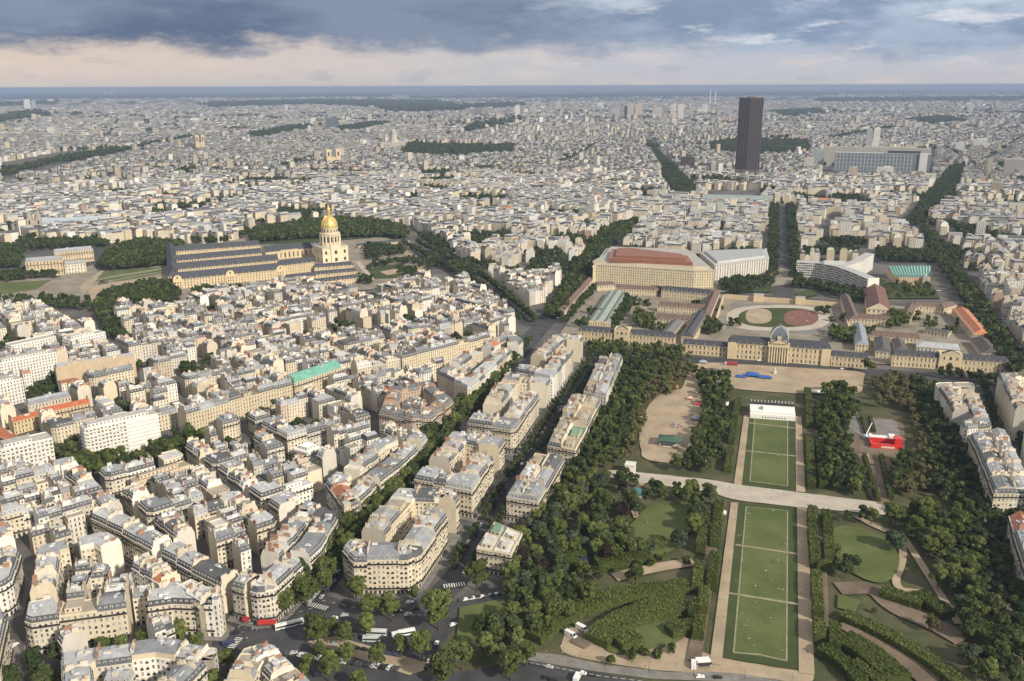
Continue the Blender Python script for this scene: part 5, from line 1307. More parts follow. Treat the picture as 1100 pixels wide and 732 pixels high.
T.part('roof').prism(fp, hT, hT+.1, 0, (.06, .06, .06)); T.part('roof_parapet').prism(inset(fp, [-.4]*8), hT-2, hT+1.2, 0, (.05, .045, .045)); T.part('roof_plant').box(0, 0, hT+.2, hT+3.5, 30, 12, 0, 0, (.10, .10, .10))
T.part('podium').box(0, -4, 0, 14, 110, 60, 0, 0, (.3, .28, .26)); T.done([M_TOWER, M_ROOF, M_GLASS, M_IRON], {'roof_plant': 'roof'})
def tower(name, cat, label, cx, base, wpx, top, col, depth=None, nf=None, rz=0., group=None, crown=True, bay=3.2):
    X, Y = P(cx, base); h = ztop(X, Y, top); k = 960./(Y*cos(PITCH)+(EYE-h/2)*sin(PITCH)); w = wpx/k; d = depth or w*.8
    T = Thing(name, (X, Y), label, cat, group, rz-atan2(X, Y)); cs = [(-w/2, -d/2), (w/2, -d/2), (w/2, d/2), (-w/2, d/2)]
    for i in range(4):
        p, r = cs[i], cs[(i+1) % 4]; nb = max(1, round(hypot(r[0]-p[0], r[1]-p[1])/bay)); n_ = nf or max(1, round(h/3.1))
        T.part('wall').face([v3(p, 0), v3(r, 0), v3(r, h), v3(p, h)], 0, col, [(0, 0), (nb, 0), (nb, n_), (0, n_)])
    T.part('roof').face([v3(p, h) for p in cs], 1, (.4, .4, .4))
    if crown: T.part('roof_plant').box(w*.1, 0, h+.01, h+3.5, w*.45, d*.45, 0, 0, tuple(c*.85 for c in col))
    T.done(MATS, {'roof_plant': 'roof'}); return T
GT = 'far towers on the horizon'
WHT, GRY, DRK, BEI = (.74, .72, .69), (.45, .45, .46), (.055, .045, .045), (.58, .50, .42)
tower('tower_block', 'tower', 'white slender tower right of the dark skyscraper, brighter of the pair', 940, 165, 6.5, 137.5, (.86, .84, .80), 14)
tower('tower_block', 'tower', 'grey slender tower standing left against the white one', 932, 165, 6, 139, (.50, .50, .51), 14)
tower('tower_block', 'tower', 'grey green glass tower left of the long glass station slab', 877, 183, 13, 161, (.36, .40, .40), 24)
tower('tower_block', 'tower', 'small dark brown tower left of the dark skyscraper', 738, 186, 15, 168, DRK, 26)
tower('tower_block', 'tower', 'dark glass tower of the university at far left centre', 357, 141, 13, 126.5, (.10, .13, .16), 30)
tower('tower_block', 'tower', 'white faced tower of the university at far left centre', 337, 138, 5, 127, WHT, 20)
for i, (x, y0, w, y1, c, lb) in enumerate(((677, 128, 7, 112, BEI, 'first beige tower at the left of the far tower cluster'), (686, 128, 8, 112, (.62, .50, .42), 'pinkish tower second from the left in the far tower cluster'), (672, 128, 3, 114, DRK, 'thin dark tower beside the far tower cluster'),
    (706, 128, 10, 116, BEI, 'broad beige slab in the middle of the far tower cluster'), (723, 128, 5.5, 112, (.68, .63, .58), 'pale pink tower, left of a close pair in the far cluster'), (731, 130, 6, 112, WHT, 'white tower, right of a close pair in the far cluster'),
    (742, 126, 5, 114, GRY, 'grey tower between the white pair and two chimneys'), (757, 124, 6, 112, WHT, 'pale tower just below the two tall chimneys'), (782, 124, 8, 114, GRY, 'grey slab tower left of the dark skyscraper top'), (661, 126, 9, 117, GRY, 'low grey slab left of the far tower cluster'),
    (556, 128, 5, 113, WHT, 'thin white tower near the centre of the skyline'), (572, 124, 6, 114, GRY, 'grey tower right of the thin white centre tower'), (514, 125, 9, 116, (.20, .20, .22), 'dark low tower left of the centre skyline'), (640, 131, 10, 127, (.2, .22, .27), 'dark blue low block left of the far cluster'),
    (645, 117, 7, 110, WHT, 'white tower far behind the left of the cluster'), (600, 117, 6, 111, BEI, 'beige tower far off right of the centre'), (30, 118, 6, 107, WHT, 'pale tower at the far left skyline, larger of two'), (37, 118, 4, 108.5, GRY, 'grey tower at the far left skyline, smaller of two'),
    (114, 103, 2.5, 97.5, GRY, 'tiny far tower on the left horizon, first of three'), (119, 103, 2.5, 97.5, GRY, 'tiny far tower on the left horizon, second of three'), (124, 103, 2.5, 97.8, GRY, 'tiny far tower on the left horizon, third of three'), (55, 112, 6, 107, WHT, 'white slab left on the far skyline'),
    (1042, 122, 6, 112, WHT, 'white tower on the far right skyline'), (985, 118, 7, 111, GRY, 'grey slab on the far right skyline'), (1088, 190, 20, 171, (.50, .47, .43), 'big grey beige slab at the right edge beyond the boulevard'), (1068, 215, 9, 196, (.45, .37, .28), 'tan tower right of the far boulevard'),
    (1052, 162, 14, 150, (.80, .78, .74), 'bright white stepped block at far right'), (1030, 166, 9, 153, (.78, .76, .72), 'white block left of the bright stepped one'), (930, 210, 12, 199, (.40, .40, .40), 'grey concrete tower below the glass station slab'), (916, 195, 8, 180, (.52, .44, .36), 'tan block below the left end of the station slab'),
    (950, 192, 17, 180, (.76, .73, .66), 'cream block in front of the glass station slab'), (868, 186, 10, 170, (.6, .57, .52), 'pale block right of the dark skyscraper foot'), (1052, 258, 9, 238, (.74, .72, .67), 'white tower block right of the boulevard trees'), (210, 133, 9, 127, WHT, 'white far slab left of the university towers'))):
    tower('tower_block', 'tower', lb, x, y0, w, y1, c)
for x, lb in ((762.5, 'left one of two tall thin factory chimneys'), (768, 'right one of two tall thin factory chimneys')):
    X, Y = P(x, 113); h = ztop(X, Y, 96.8); T = Thing('factory_chimney', (X, Y), lb, 'chimney'); T.part('stack').lathe([(9, 0), (6.5, h), (5.8, h), (5.8, h-4)], 0, 0, 12, 0, (.72, .71, .70)); T.part('red_band').lathe([(7.2, h*.90), (7.2, h*.94)], 0, 0, 12, 0, (.5, .3, .27)); T.done()
X, Y = P(946, 186); T = Thing('station_slab', (X, Y), 'long glass and concrete slab above the railway station', 'office building', None, -atan2(X, Y)+.02)
k = 960./(Y*cos(PITCH)+EYE*sin(PITCH)); w = 96/k; hS = ztop(X, Y, 165)
def sfac(p, x0, x1, y, z0, z1, c, n=1, nf=1): T.part(p).face([(x0, y, z0), (x1, y, z0), (x1, y, z1), (x0, y, z1)], 0, c, [(0, 0), (n, 0), (n, nf), (0, nf)] if n > 1 else None)
T.part('wall').box(0, 15, 0, hS, w, 28, 0, 0, (.17, .20, .23), 1, (.55, .53, .50))
for i in range(22): T.piece('mullion').box(-w/2+w*.82*(i+.5)/22, .6, 6, hS-3, 1.8, .8, 0, 0, (.55, .56, .56))
for z in range(5): T.piece('floor_band').box(-w*.09, .5, 6+z*(hS-8)/4.5, 7.2+z*(hS-8)/4.5, w*.82, .6, 0, 0, (.48, .5, .51))
T.part('end_tower').box(w*.42, 12, 0, hS+2, w*.08, 30, 0, 0, (.66, .65, .62), 1, (.5, .5, .5)); T.part('penthouse').box(w*.22, 20, hS+.1, hS+9, w*.34, 14, 0, 0, (.06, .065, .075), 1, (.4, .4, .4)); T.done()
tower('rear_slab', 'office building', 'long beige slab rising behind the glass station slab', 940, 180, 106, 158.5, (.52, .49, .44), 24)
a = P(790, 219); T = Thing('exhibition_hall', a, 'hall with a broad curved grey green roof below the dark skyscraper', 'hall', None, -.25)
for k in range(8):
    a0, a1 = pi*k/8, pi*(k+1)/8; T.part('roof').face([(-78, -26*cos(a0), 8+13*sin(a0)), (78, -26*cos(a0), 8+13*sin(a0)), (78, -26*cos(a1), 8+13*sin(a1)), (-78, -26*cos(a1), 8+13*sin(a1))], 1, (.25, .30, .29))
    for s_ in (-78, 78): T.part('end_wall').face([(s_, -26*cos(a0), 8+13*sin(a0)), (s_, 0, 8), (s_, -26*cos(a1), 8+13*sin(a1))], 0, (.4, .45, .45))
T.part('wall').box(0, 0, 0, 8, 156, 52, 0, 0, (.35, .36, .35)); T.done()
# --- churches of the middle distance
def two_tower(label, px, base, top, tw, sep, col, spire=False, nave=60, rz=0.):
    X, Y = P(px, base); h = ztop(X, Y, top); T = Thing('twin_towered_church', (X, Y), label, 'church', None, rz-atan2(X, Y))
    for s_ in (-1, 1):
        T.part('bell_tower#%d' % s_).box(s_*sep/2, 0, 0, h*(.62 if spire else 1), tw, tw, 0, 0, col)
        if spire: T.part('spire#%d' % s_).lathe([(tw*.6, h*.62), (.1, h)], s_*sep/2, 0, 8, 0, tuple(c*.85 for c in col))
        T.piece('belfry_opening').box(s_*sep/2, -tw/2-.1, h*.62 if not spire else h*.4, h*.85 if not spire else h*.55, tw*.35, .3, 0, 2)
    T.part('front').box(0, 1, 0, h*.55, sep, tw*.8, 0, 0, col)
    wing(T.part('nave_wall'), T.part('nave_roof'), (-sep*.4, tw/2), (sep*.4, tw/2), nave, h*.38, h*.14, wc=col, rc=(.33, .36, .40), hip=0, nf=1, bay=6); T.done()
two_tower('pale cathedral with two square towers far off at left', 215, 163, 145, 15, 27, (.52, .43, .31), False, 110, .5)
two_tower('church with two sunlit square towers left of the centre', 358.5, 179, 160.5, 16, 34, (.62, .50, .33), False, 90, .2)
two_tower('church with two thin spires and a blue grey nave at far left', 39, 252, 224, 9, 16, (.40, .35, .29), True, 20, -.2)
simple_wing('church_nave', 'church', 'long church nave with pale blue grey roof behind the two thin spires', (44, 250), (115, 246), 26, 17, 9, wc=(.48, .40, .30), rc=(.34, .38, .43), nf=1, bay=7, hip=.1)
X, Y = P(423.5, 161); h = ztop(X, Y, 136.5); T = Thing('domed_temple', (X, Y), 'grey stone temple with a colonnaded dome above the far centre left roofs', 'church')
T.part('wall').box(0, 0, 0, h*.34, 100, 80, 0, 0, (.50, .44, .36), 1, (.4, .4, .4)); T.part('drum').lathe([(20, h*.34), (20, h*.45), (15, h*.45), (15, h*.70), (17, h*.70), (17, h*.73)], 0, 0, 20, 0, (.52, .46, .38)); T.part('dome').lathe([(14, h*.73), (13, h*.80), (9.5, h*.87), (4, h*.91), (3, h*.91), (3, h*.97), (.2, h)], 0, 0, 20, 1, (.36, .37, .39)); T.done(MATS, {'dome': 'drum'})
# ------------------------------------------------------------------ trees
def crown_arrays(g, n, rad, hgt, base, leaf, lobes, spread=.62):
    """leaf-cluster quads (n,4,3) and colour factors for one crown: lobes of foliage round a leader, gaps between them"""
    c = []; r = []
    for k in range(lobes):
        a = g.uniform(0, 2*pi); q = g.uniform(.1, 1)**.5*spread*rad; zz = base+hgt*g.uniform(.22, .86)
        lim = np.sqrt(max(.15, 1-((zz-base)/hgt-.45)**2*2.2)); c.append((q*lim*cos(a), q*lim*sin(a), zz)); r.append(g.uniform(.24, .46)*rad)
    c = np.array(c); r = np.array(r); k = g.choice(lobes, n, p=r**2/np.sum(r**2))
    d = g.normal(size=(n, 3)); d /= np.linalg.norm(d, axis=1)[:, None]; d[:, 2] = np.where(d[:, 2] < -.35, -d[:, 2], d[:, 2])
    q = r[k]*g.uniform(.72, 1.06, n); p = c[k]+d*q[:, None]*np.array([1, 1, .85])
    nrm = d+g.normal(size=(n, 3))*.38; nrm /= np.linalg.norm(nrm, axis=1)[:, None]
    t = np.cross(nrm, g.normal(size=(n, 3))); t /= np.linalg.norm(t, axis=1)[:, None]; b = np.cross(nrm, t)
    s = leaf*g.uniform(.6, 1.25, n)[:, None]; s2 = leaf*g.uniform(.5, 1.1, n)[:, None]
    v = np.stack([p-t*s-b*s2*.6, p+t*s*.9-b*s2, p+t*s+b*s2*.7, p-t*s*.7+b*s2], 1)
    lobe_tone = g.uniform(.80, 1.18, lobes)[k]
    f = lobe_tone*g.uniform(.72, 1.28, n)
    return v, f
KIND = {  # radius, crown height, trunk height, material, tint
 'plane': (5.2, 11., 3.4, 'plane', 1.), 'dark': (4.6, 9.5, 4., 'dark', 1.), 'light': (4.6, 9., 3.5, 'light', 1.), 'olive': (4.8, 7.5, 3.5, 'olive', 1.), 'cedar': (5.2, 9., 3., 'cedar', 1.), 'purple': (4.4, 8., 3., 'purple', 1.), 'small': (2.4, 4.2, 2., 'plane', 1.), 'cone': (2.2, 9., 1.5, 'dark', 1.)}
PROTO = {}
gT = np.random.default_rng(21)
for kd, (rad, hg, th, mn, _) in KIND.items():
    for var in range(3):
        n = 1700 if kd not in ('small', 'cone') else 520
        if kd == 'olive': n = 900
        lob = 24 if kd not in ('small', 'cone') else 7
        v, f = crown_arrays(gT, n, rad, hg, th*.8, .56 if kd not in ('small',) else .40, lob, .7 if kd != 'cone' else .35)
        b = MB(); b.quads(v, np.stack([f*gT.uniform(.95, 1.05), f, f*.95], 1), 0); cm = b.mesh('crown', [M_LEAF[mn]])
        b = MB(); top = th+hg*.55; b.tube((0, 0, 0), (.1, .05, th), .36*rad/5, .26*rad/5, 7); b.tube((.1, .05, th), (0, 0, top), .26*rad/5, .06, 6)
        for q in range(5):
            a = 2*pi*q/5+var; z = th+q*.35; b.tube((.08, .04, z), (rad*.55*cos(a), rad*.55*sin(a), z+hg*.32), .14, .04, 5)
        PROTO[kd, var] = (cm, b.mesh('trunk', [M_BARK]))
TREES = []      # x, y, kind, scale, area label
rt = random.Random(4)
def area_trees(px, sp, kinds, label, sc=(.85, 1.15), skip=0., pxs=True, jit=.42, hole=()):
    poly = PP(px) if pxs else px; x0, y0, x1, y1 = bbox(poly); ks, ws = list(kinds), list(kinds.values()); rowi = 0
    y = y0
    while y < y1:
        x = x0+(sp/2 if rowi % 2 else 0)
        while x < x1:
            a, b = x+rt.uniform(-jit, jit)*sp, y+rt.uniform(-jit, jit)*sp
            if rt.random() >= skip and inside(a, b, poly) and not any(inside(a, b, h) for h in hole): TREES.append((a, b, rt.choices(ks, ws)[0], rt.uniform(*sc), label))
            x += sp
        y += sp*.87; rowi += 1
def row_trees(px, sp, kind, label, off=(0.,), sc=(.85, 1.1), skip=.06, pxs=True):
    w = PP(px) if pxs else px
    for a, b in zip(w[:-1], w[1:]):
        L = hypot(b[0]-a[0], b[1]-a[1]); tx, ty = (b[0]-a[0])/L, (b[1]-a[1])/L
        for o in off:
            s = rt.uniform(0, sp)
            while s < L:
                if rt.random() > skip: TREES.append((a[0]+tx*s-ty*o+rt.uniform(-.6, .6), a[1]+ty*s+tx*o+rt.uniform(-.6, .6), kind if isinstance(kind, str) else rt.choice(kind), rt.uniform(*sc), label))
                s += sp
def spot(pts, kind, label, sc=1., z=9.):
    for i, p in enumerate(pts):
        x, y = P(p[0], p[1], z); TREES.append((x, y, kind, (p[2] if len(p) > 2 else sc)*rt.uniform(.95, 1.05), label if isinstance(label, str) else label[i]))
# --- near trees that stand out one by one (crown centres in the photo)
spot([(471, 661, 1.75)], 'plane', 'huge round bright green plane tree in the middle of the lower crossing')
spot([(307, 646, 1.25)], 'plane', 'leafy plane tree covering the red awning corner')
spot([(512, 620, 1.4)], 'plane', 'broad bright plane tree in front of the green topped mansion')
spot([(340, 677, 1.4)], 'plane', 'big plane tree just right of the white bus')
spot([(536, 668, 1.15)], 'cedar', 'grey green round tree on the sloping lawn')
spot([(555, 680, .95)], 'light', 'pale yellowish tree beside the grey green one near the sloping lawn')
spot([(654, 535, 1.05)], 'light', 'pale round tree alone above the curved left path')
spot([(645, 572, 1.15)], 'light', 'large pale tree by the path among the dark left trees')
spot([(668, 517, 1.0)], 'purple', 'dark copper coloured tree by the cross road at left')
spot([(652, 592, 1.1)], 'purple', 'dark copper tree beside the little grey pond')
spot([(750, 540, 1.1)], 'dark', 'tall dark tree by the left hedge just below the cross road')
spot([(703, 517, 1.0)], 'dark', 'round dark tree standing on the near side of the pale cross road')
spot([(912, 548, .75)], 'dark', 'small lone tree standing on the pale cross road at right')
spot([(962, 578, 1.35)], 'cedar', 'spreading blue green cedar beside the right garden lawn')
spot([(903, 600, .8)], 'light', 'small pale tree at the left edge of the right garden lawn')
spot([(933, 392, 1.3)], 'plane', 'round bright tree in front of the right link of the school')
spot([(960, 400, .9), ], 'plane', 'bright tree at the left end of the right gateway range', 1.)
spot([(349, 624, 1.05), (331, 632, .95), (398, 650, 1.25), (420, 652, 1.1), (382, 630, 1.15), (369, 680, .95), (415, 640, .8), (445, 632, .7)], 'plane', 'plane tree in the loose clump in front of the rounded wedge block')
spot([(453, 694, 1.2), (496, 703, 1.25), (475, 719, 1.25), (549, 714, 1.2), (520, 690, 1.0), (536, 700, .9), (430, 690, .9), (566, 700, 1.)], 'plane', 'plane tree in the lower park corner between the two roads')
spot([(190, 676, .95), (154, 681, .9), (109, 689, .9), (82, 694, .9), (130, 686, .75), (212, 684, .7)], 'plane', 'street tree in front of the long cream facades at lower left')
spot([(62, 698, 1.), (36, 708, 1.15), (45, 726, 1.2), (12, 727, 1.1), (28, 738, 1.2), (60, 722, .9)], 'dark', 'dark street tree in the corner at lower left')
spot([(224, 714, 1.05), (243, 704, .9), (228, 732, 1.), (330, 706, .8), (354, 717, 1.1), (385, 726, .9), (322, 722, .8), (300, 716, .85), (372, 697, .85), (404, 702, .9), (342, 694, .8), (392, 668, 1.), (355, 668, .8)], 'plane', 'street tree beside the bottom corner roofs')
# --- avenues
row_trees([(316, 655), (330, 640), (452, 500), (562, 374)], 6.6, ['dark', 'plane', 'dark'], 'dark street tree in the rows of the left tree avenue', (-5.5, 5.5), (1.15, 1.4), .02)
row_trees([(492, 622), (556, 516), (612, 430), (650, 376)], 9., 'dark', 'small dark street tree between the wedge blocks and park mansions', (-6, 6), (.68, .88), .1)
row_trees([(206, 463), (262, 446), (322, 430), (392, 411), (455, 396), (545, 366)], 13., 'dark', 'street tree along the sunlit terrace of the cross avenue', (-9,), (.7, .95), .25)
row_trees([(512, 301), (566, 348)], 8., 'dark', 'avenue tree leading towards the domed church', (-10, 10), (.9, 1.1))
# --- left park
HO = [PP(p) for p in ([(672, 570), (700, 543), (745, 543), (742, 575), (715, 596), (680, 592)], [(708, 424), (742, 416), (757, 432), (750, 455), (736, 500), (690, 496), (686, 470), (694, 440)], [(648, 503), (700, 508), (768, 515), (786, 519), (865, 529), (968, 541), (968, 558), (865, 549), (786, 540), (648, 516)], [(893, 565), (935, 570), (962, 590), (968, 606), (955, 630), (925, 625), (895, 600)], [(494, 655), (540, 645), (548, 655), (510, 690), (490, 690)], [(645, 530), (700, 520), (690, 545), (660, 548)])]
area_trees([(672, 388), (701, 394), (692, 420), (672, 470), (655, 503), (604, 520), (622, 480), (650, 420)], 8.2, {'dark': 5, 'plane': 2}, 'dark tree in the double rows between park mansions and clearing', (.85, 1.1))
area_trees([(702, 392), (742, 396), (722, 424), (694, 438), (684, 484), (664, 500), (672, 465)], 8.5, {'olive': 3, 'plane': 1}, 'olive brown tree along the left edge of the sandy clearing', (.8, 1.05), .1)
area_trees([(742, 404), (784, 408), (786, 424), (772, 500), (760, 512), (716, 506), (738, 498), (751, 458), (758, 432)], 8.2, {'dark': 4, 'plane': 2}, 'dense green tree between the clearing and the far lawn', (.85, 1.1))
area_trees([(560, 578), (606, 516), (648, 516), (690, 523), (762, 535), (766, 545), (756, 570), (742, 588), (735, 604), (675, 604), (612, 604), (598, 650), (560, 676), (546, 650), (548, 610)], 9.5, {'dark': 4, 'plane': 3, 'cedar': 2, 'light': .7, 'purple': .5}, 'mixed park tree in the left wood', (.8, 1.25), .08, hole=HO)
area_trees([(508, 692), (552, 655), (596, 650), (622, 640), (640, 655), (605, 672), (598, 692), (552, 697)], 9.5, {'dark': 3, 'plane': 3}, 'park tree at the lower end of the left wood', (.85, 1.15), .1, hole=HO)
area_trees([(600, 612), (640, 615), (690, 618), (690, 628), (640, 640), (612, 650)], 8, {'dark': 2, 'small': 2, 'plane': 1}, 'low tree behind the left hedge ring', (.7, 1.), .25)
for k, (px, py) in enumerate(((713, 597), (700, 603), (686, 606), (737, 600), (657, 706), (678, 702), (692, 698), (707, 700), (721, 695))): spot([(px, py, 1.)], 'small', 'small round tree standing on the sand near the left hedges', z=4)
# --- right park
area_trees([(884, 424), (905, 420), (918, 432), (924, 446), (908, 466), (912, 490), (924, 512), (938, 540), (905, 533), (884, 522), (882, 470)], 8.2, {'dark': 4, 'plane': 2}, 'dense dark tree between the far lawn and the red stand', (.85, 1.12))
area_trees([(934, 408), (975, 410), (985, 440), (992, 480), (1000, 530), (985, 540), (962, 530), (984, 510), (984, 470), (976, 444), (942, 438)], 9.5, {'olive': 6, 'plane': .4}, 'olive brown tree in the grove right of the red stand', (.85, 1.1), .05)
area_trees([(955, 502), (972, 492), (986, 505), (978, 522), (958, 525)], 7.5, {'dark': 1}, 'dark tree in the round clump below the red stand', (.9, 1.1))
area_trees([(974, 408), (1000, 416), (1030, 470), (1060, 550), (1092, 640), (1118, 740), (1082, 740), (1050, 650), (1032, 600), (1002, 530), (992, 470)], 8.6, {'dark': 6, 'plane': 1}, 'dark tree in the rows along the right hand mansions', (.85, 1.12), .04)
area_trees([(905, 558), (968, 556), (1000, 545), (1032, 600), (1050, 650), (1075, 735), (1045, 740), (1032, 690), (1010, 640), (985, 600), (968, 570), (940, 566)], 9.2, {'dark': 4, 'plane': 3, 'cedar': 1, 'light': .5}, 'mixed park tree in the right garden', (.8, 1.2), .12, hole=HO)
area_trees([(893, 590), (912, 600), (926, 622), (905, 624)], 8, {'dark': 2, 'light': 1, 'small': 1}, 'garden tree at the left side of the right lawn', (.7, 1.), .15)
area_trees([(930, 650), (975, 662), (1010, 680), (990, 690), (950, 672)], 9, {'olive': 2, 'small': 2, 'dark': 1}, 'small tree on the brown earth between right hedges', (.6, .9), .3)
area_trees([(1052, 540), (1064, 536), (1102, 560), (1120, 640), (1098, 640), (1075, 580)], 8.5, {'dark': 1}, 'dark tree in front of the right hand mansions', (.75, 1.), .2)
row_trees([(1010, 405), (1060, 412), (1085, 420)], 9, 'dark', 'street tree between the school and the right mansions', (-4, 4), (.8, 1.))
row_trees([(1062, 410), (1085, 480), (1110, 560)], 9, 'dark', 'dark street tree behind the right hand mansions', (-7, 7), (.75, .95), .1)
# --- left quarter gardens
area_trees([(56, 504), (75, 480), (92, 497), (150, 500), (172, 482), (206, 468), (228, 482), (215, 490), (150, 518), (100, 520)], 7.8, {'dark': 3, 'plane': 2}, 'tree in the wooded garden below the white slab', (.85, 1.15))
area_trees([(27, 430), (50, 418), (60, 407), (75, 416), (58, 426), (40, 444)], 7.5, {'dark': 1}, 'dark tree in the clump behind the red tiled school', (.8, 1.))
area_trees([(-8, 535), (22, 527), (20, 556), (-8, 566)], 7.5, {'dark': 1}, 'dark tree at the left edge under the stepped white flats', (.85, 1.05))
# --- around the military school and offices
MT = 'tree near the military school'
for px, sp, kinds, sc in (([(632, 372), (735, 379), (742, 390), (690, 388), (632, 382)], 8, {'plane': 1}, (.7, .95)), ([(673, 322), (683, 325), (664, 354), (656, 353)], 7.5, {'dark': 1}, (.8, 1.)), ([(680, 340), (700, 345), (700, 354), (684, 355)], 8, {'plane': 1}, (.9, 1.1)),
     ([(606, 348), (612, 348), (642, 310), (637, 308)], 8, {'dark': 1}, (.7, .9)), ([(758, 345), (768, 350), (775, 362), (758, 362)], 8, {'dark': 1}, (.9, 1.1)), ([(890, 358), (915, 362), (918, 372), (894, 370)], 8, {'plane': 1}, (.9, 1.15)), ([(955, 340), (975, 346), (972, 354), (955, 354)], 7.5, {'plane': 1}, (.9, 1.1)),
     ([(768, 309), (790, 302), (834, 303), (830, 307), (798, 318), (785, 318)], 8, {'dark': 1}, (.8, 1.05)), ([(850, 302), (932, 318), (938, 328), (915, 325), (872, 312), (850, 310)], 8, {'dark': 1}, (.8, 1.05)), ([(862, 271), (912, 269), (925, 272), (868, 277)], 8, {'dark': 1}, (.9, 1.1)), ([(940, 270), (1002, 274), (1004, 283), (945, 283)], 8, {'dark': 1}, (.9, 1.1)),
     ([(700, 344), (745, 346), (745, 349), (702, 347)], 7, {'small': 1}, (.9, 1.1)), ([(690, 318), (765, 322), (765, 318), (700, 313)], 8, {'dark': 1}, (.6, .8)), ([(945, 306), (998, 308), (1008, 322), (950, 320)], 12, {'plane': 1, 'small': 2}, (.7, .9)),
     ([(602, 345), (632, 302), (652, 268), (690, 246), (684, 238), (648, 248), (634, 268), (600, 318), (582, 345)], 8.2, {'dark': 4, 'plane': 1}, (.9, 1.15)), ([(828, 222), (836, 222), (835, 300), (824, 300)], 8.5, {'dark': 1}, (.8, 1.)), ([(845, 222), (852, 222), (860, 300), (849, 300)], 8.5, {'dark': 1}, (.8, 1.)),
     ([(988, 242), (1013, 264), (1050, 322), (1100, 392), (1118, 440), (1080, 400), (1056, 365), (1035, 330), (1000, 275)], 9, {'dark': 4, 'plane': 1}, (.9, 1.15)), ([(970, 246), (1000, 206), (1022, 180), (1036, 180), (1026, 206), (986, 242)], 10, {'dark': 1}, (1., 1.2)), ([(694, 152), (748, 205), (740, 217), (724, 208)], 12, {'dark': 1}, (1.1, 1.3)),
     ([(106, 288), (118, 272), (150, 262), (196, 264), (200, 276), (178, 287), (112, 292)], 8.5, {'dark': 4, 'plane': 1}, (1., 1.25)), ([(-10, 300), (62, 290), (64, 298), (-10, 306)], 8.5, {'dark': 1}, (.9, 1.1)), ([(-10, 266), (24, 268), (22, 288), (-10, 292)], 8.5, {'dark': 1}, (.9, 1.2)), ([(-10, 322), (60, 322), (95, 325), (95, 335), (-10, 335)], 11, {'dark': 1}, (.7, 1.)),
     ([(100, 334), (112, 318), (165, 306), (192, 310), (194, 326), (128, 335), (108, 350)], 8, {'dark': 4, 'plane': 1}, (.85, 1.1)), ([(205, 322), (212, 314), (260, 312), (262, 320)], 8, {'dark': 1}, (.9, 1.1)), ([(300, 310), (318, 312), (318, 318), (300, 316)], 8, {'dark': 1}, (.8, 1.)), ([(268, 262), (275, 250), (330, 240), (400, 238), (440, 250), (436, 262), (412, 256), (330, 258), (282, 262)], 9, {'dark': 4, 'plane': 1}, (1., 1.3)),
     ([(392, 266), (430, 268), (436, 274), (394, 282)], 9, {'dark': 1}, (.9, 1.1)), ([(396, 284), (448, 280), (452, 286), (430, 285), (396, 291)], 9, {'dark': 1}, (.7, .9)), ([(448, 254), (500, 256), (522, 262), (500, 270), (470, 268)], 9, {'dark': 1}, (.9, 1.1)), ([(480, 288), (508, 281), (514, 298), (492, 300)], 9, {'dark': 1}, (.9, 1.1)), ([(382, 300), (402, 302), (398, 308), (384, 306)], 8, {'dark': 1}, (.8, 1.)), ([(424, 288), (450, 290), (448, 298), (430, 300)], 10, {'dark': 1}, (.5, .7)),
     ([(205, 240), (250, 235), (252, 241), (208, 245)], 9, {'dark': 1}, (1., 1.3)), ([(204, 262), (225, 258), (262, 248), (272, 252), (240, 262)], 10, {'dark': 1}, (.9, 1.2))):
    area_trees(px, sp, kinds, MT, sc)
row_trees([(440, 263), (508, 300)], 8.5, 'dark', MT, (-13, 13), (.9, 1.1)); row_trees([(500, 262), (455, 290)], 9, 'dark', MT, (-8, 8), (.9, 1.1))
area_trees([(20, 263), (112, 258), (114, 266), (20, 271)], 10, {'dark': 1}, MT, (.9, 1.2)); area_trees([(190, 256), (255, 252), (264, 242), (196, 246)], 10, {'dark': 1}, MT, (.9, 1.2)); area_trees([(108, 352), (132, 340), (142, 352), (136, 374), (120, 366)], 8, {'dark': 1}, MT, (.8, 1.))
TREES_FAR = []
for w in WOODS[:2]+WOODS[5:7]: TREES_FAR.append((w, 15., 1.5))
for w in (WOODS[2], WOODS[3], WOODS[4], WOODS[7], WOODS[8], *WOODS[11:]): TREES_FAR.append((w, 60., 4.2) if min(p[1] for p in w) > 5200 else (w, 20., 1.8))
for w in (WOODS[9], WOODS[10]): TREES_FAR.append((w, 24., 2.))
TREES_FAR.append((PP([(0, 192), (0, 187), (60, 172), (150, 160), (153, 162), (61, 176)]), 15., 1.5))
TREES_FAR.append((PP([(335, 221), (400, 214), (455, 213), (455, 217), (400, 220), (340, 226)]), 11., 1.2))
for w in SMALLW: TREES_FAR.append((w, 12+w[0][1]/350., 1.+w[0][1]/5500.))
for x_, y_, n_ in ((640, 338, 8), (625, 352, 6), (690, 330, 6), (748, 332, 5), (775, 335, 5), (790, 350, 6), (885, 338, 6), (900, 345, 5), (930, 360, 6), (1000, 352, 6), (1020, 360, 5), (990, 345, 5), (705, 358, 5), (1035, 350, 6)):
    for k in range(n_): a, b = P(x_+rt.uniform(-8, 8), y_+rt.uniform(-2, 2)); TREES.append((a, b, rt.choice(['plane', 'dark', 'small']), rt.uniform(.6, .95), MT))
for (x, y, r) in GARDENS:
    for k in range(max(3, int(r*r/50))):
        a, q = rt.uniform(0, 2*pi), r*.85*rt.random()**.5; TREES.append((x+q*cos(a), y+q*sin(a), 'dark', rt.uniform(.8, 1.25), MT))
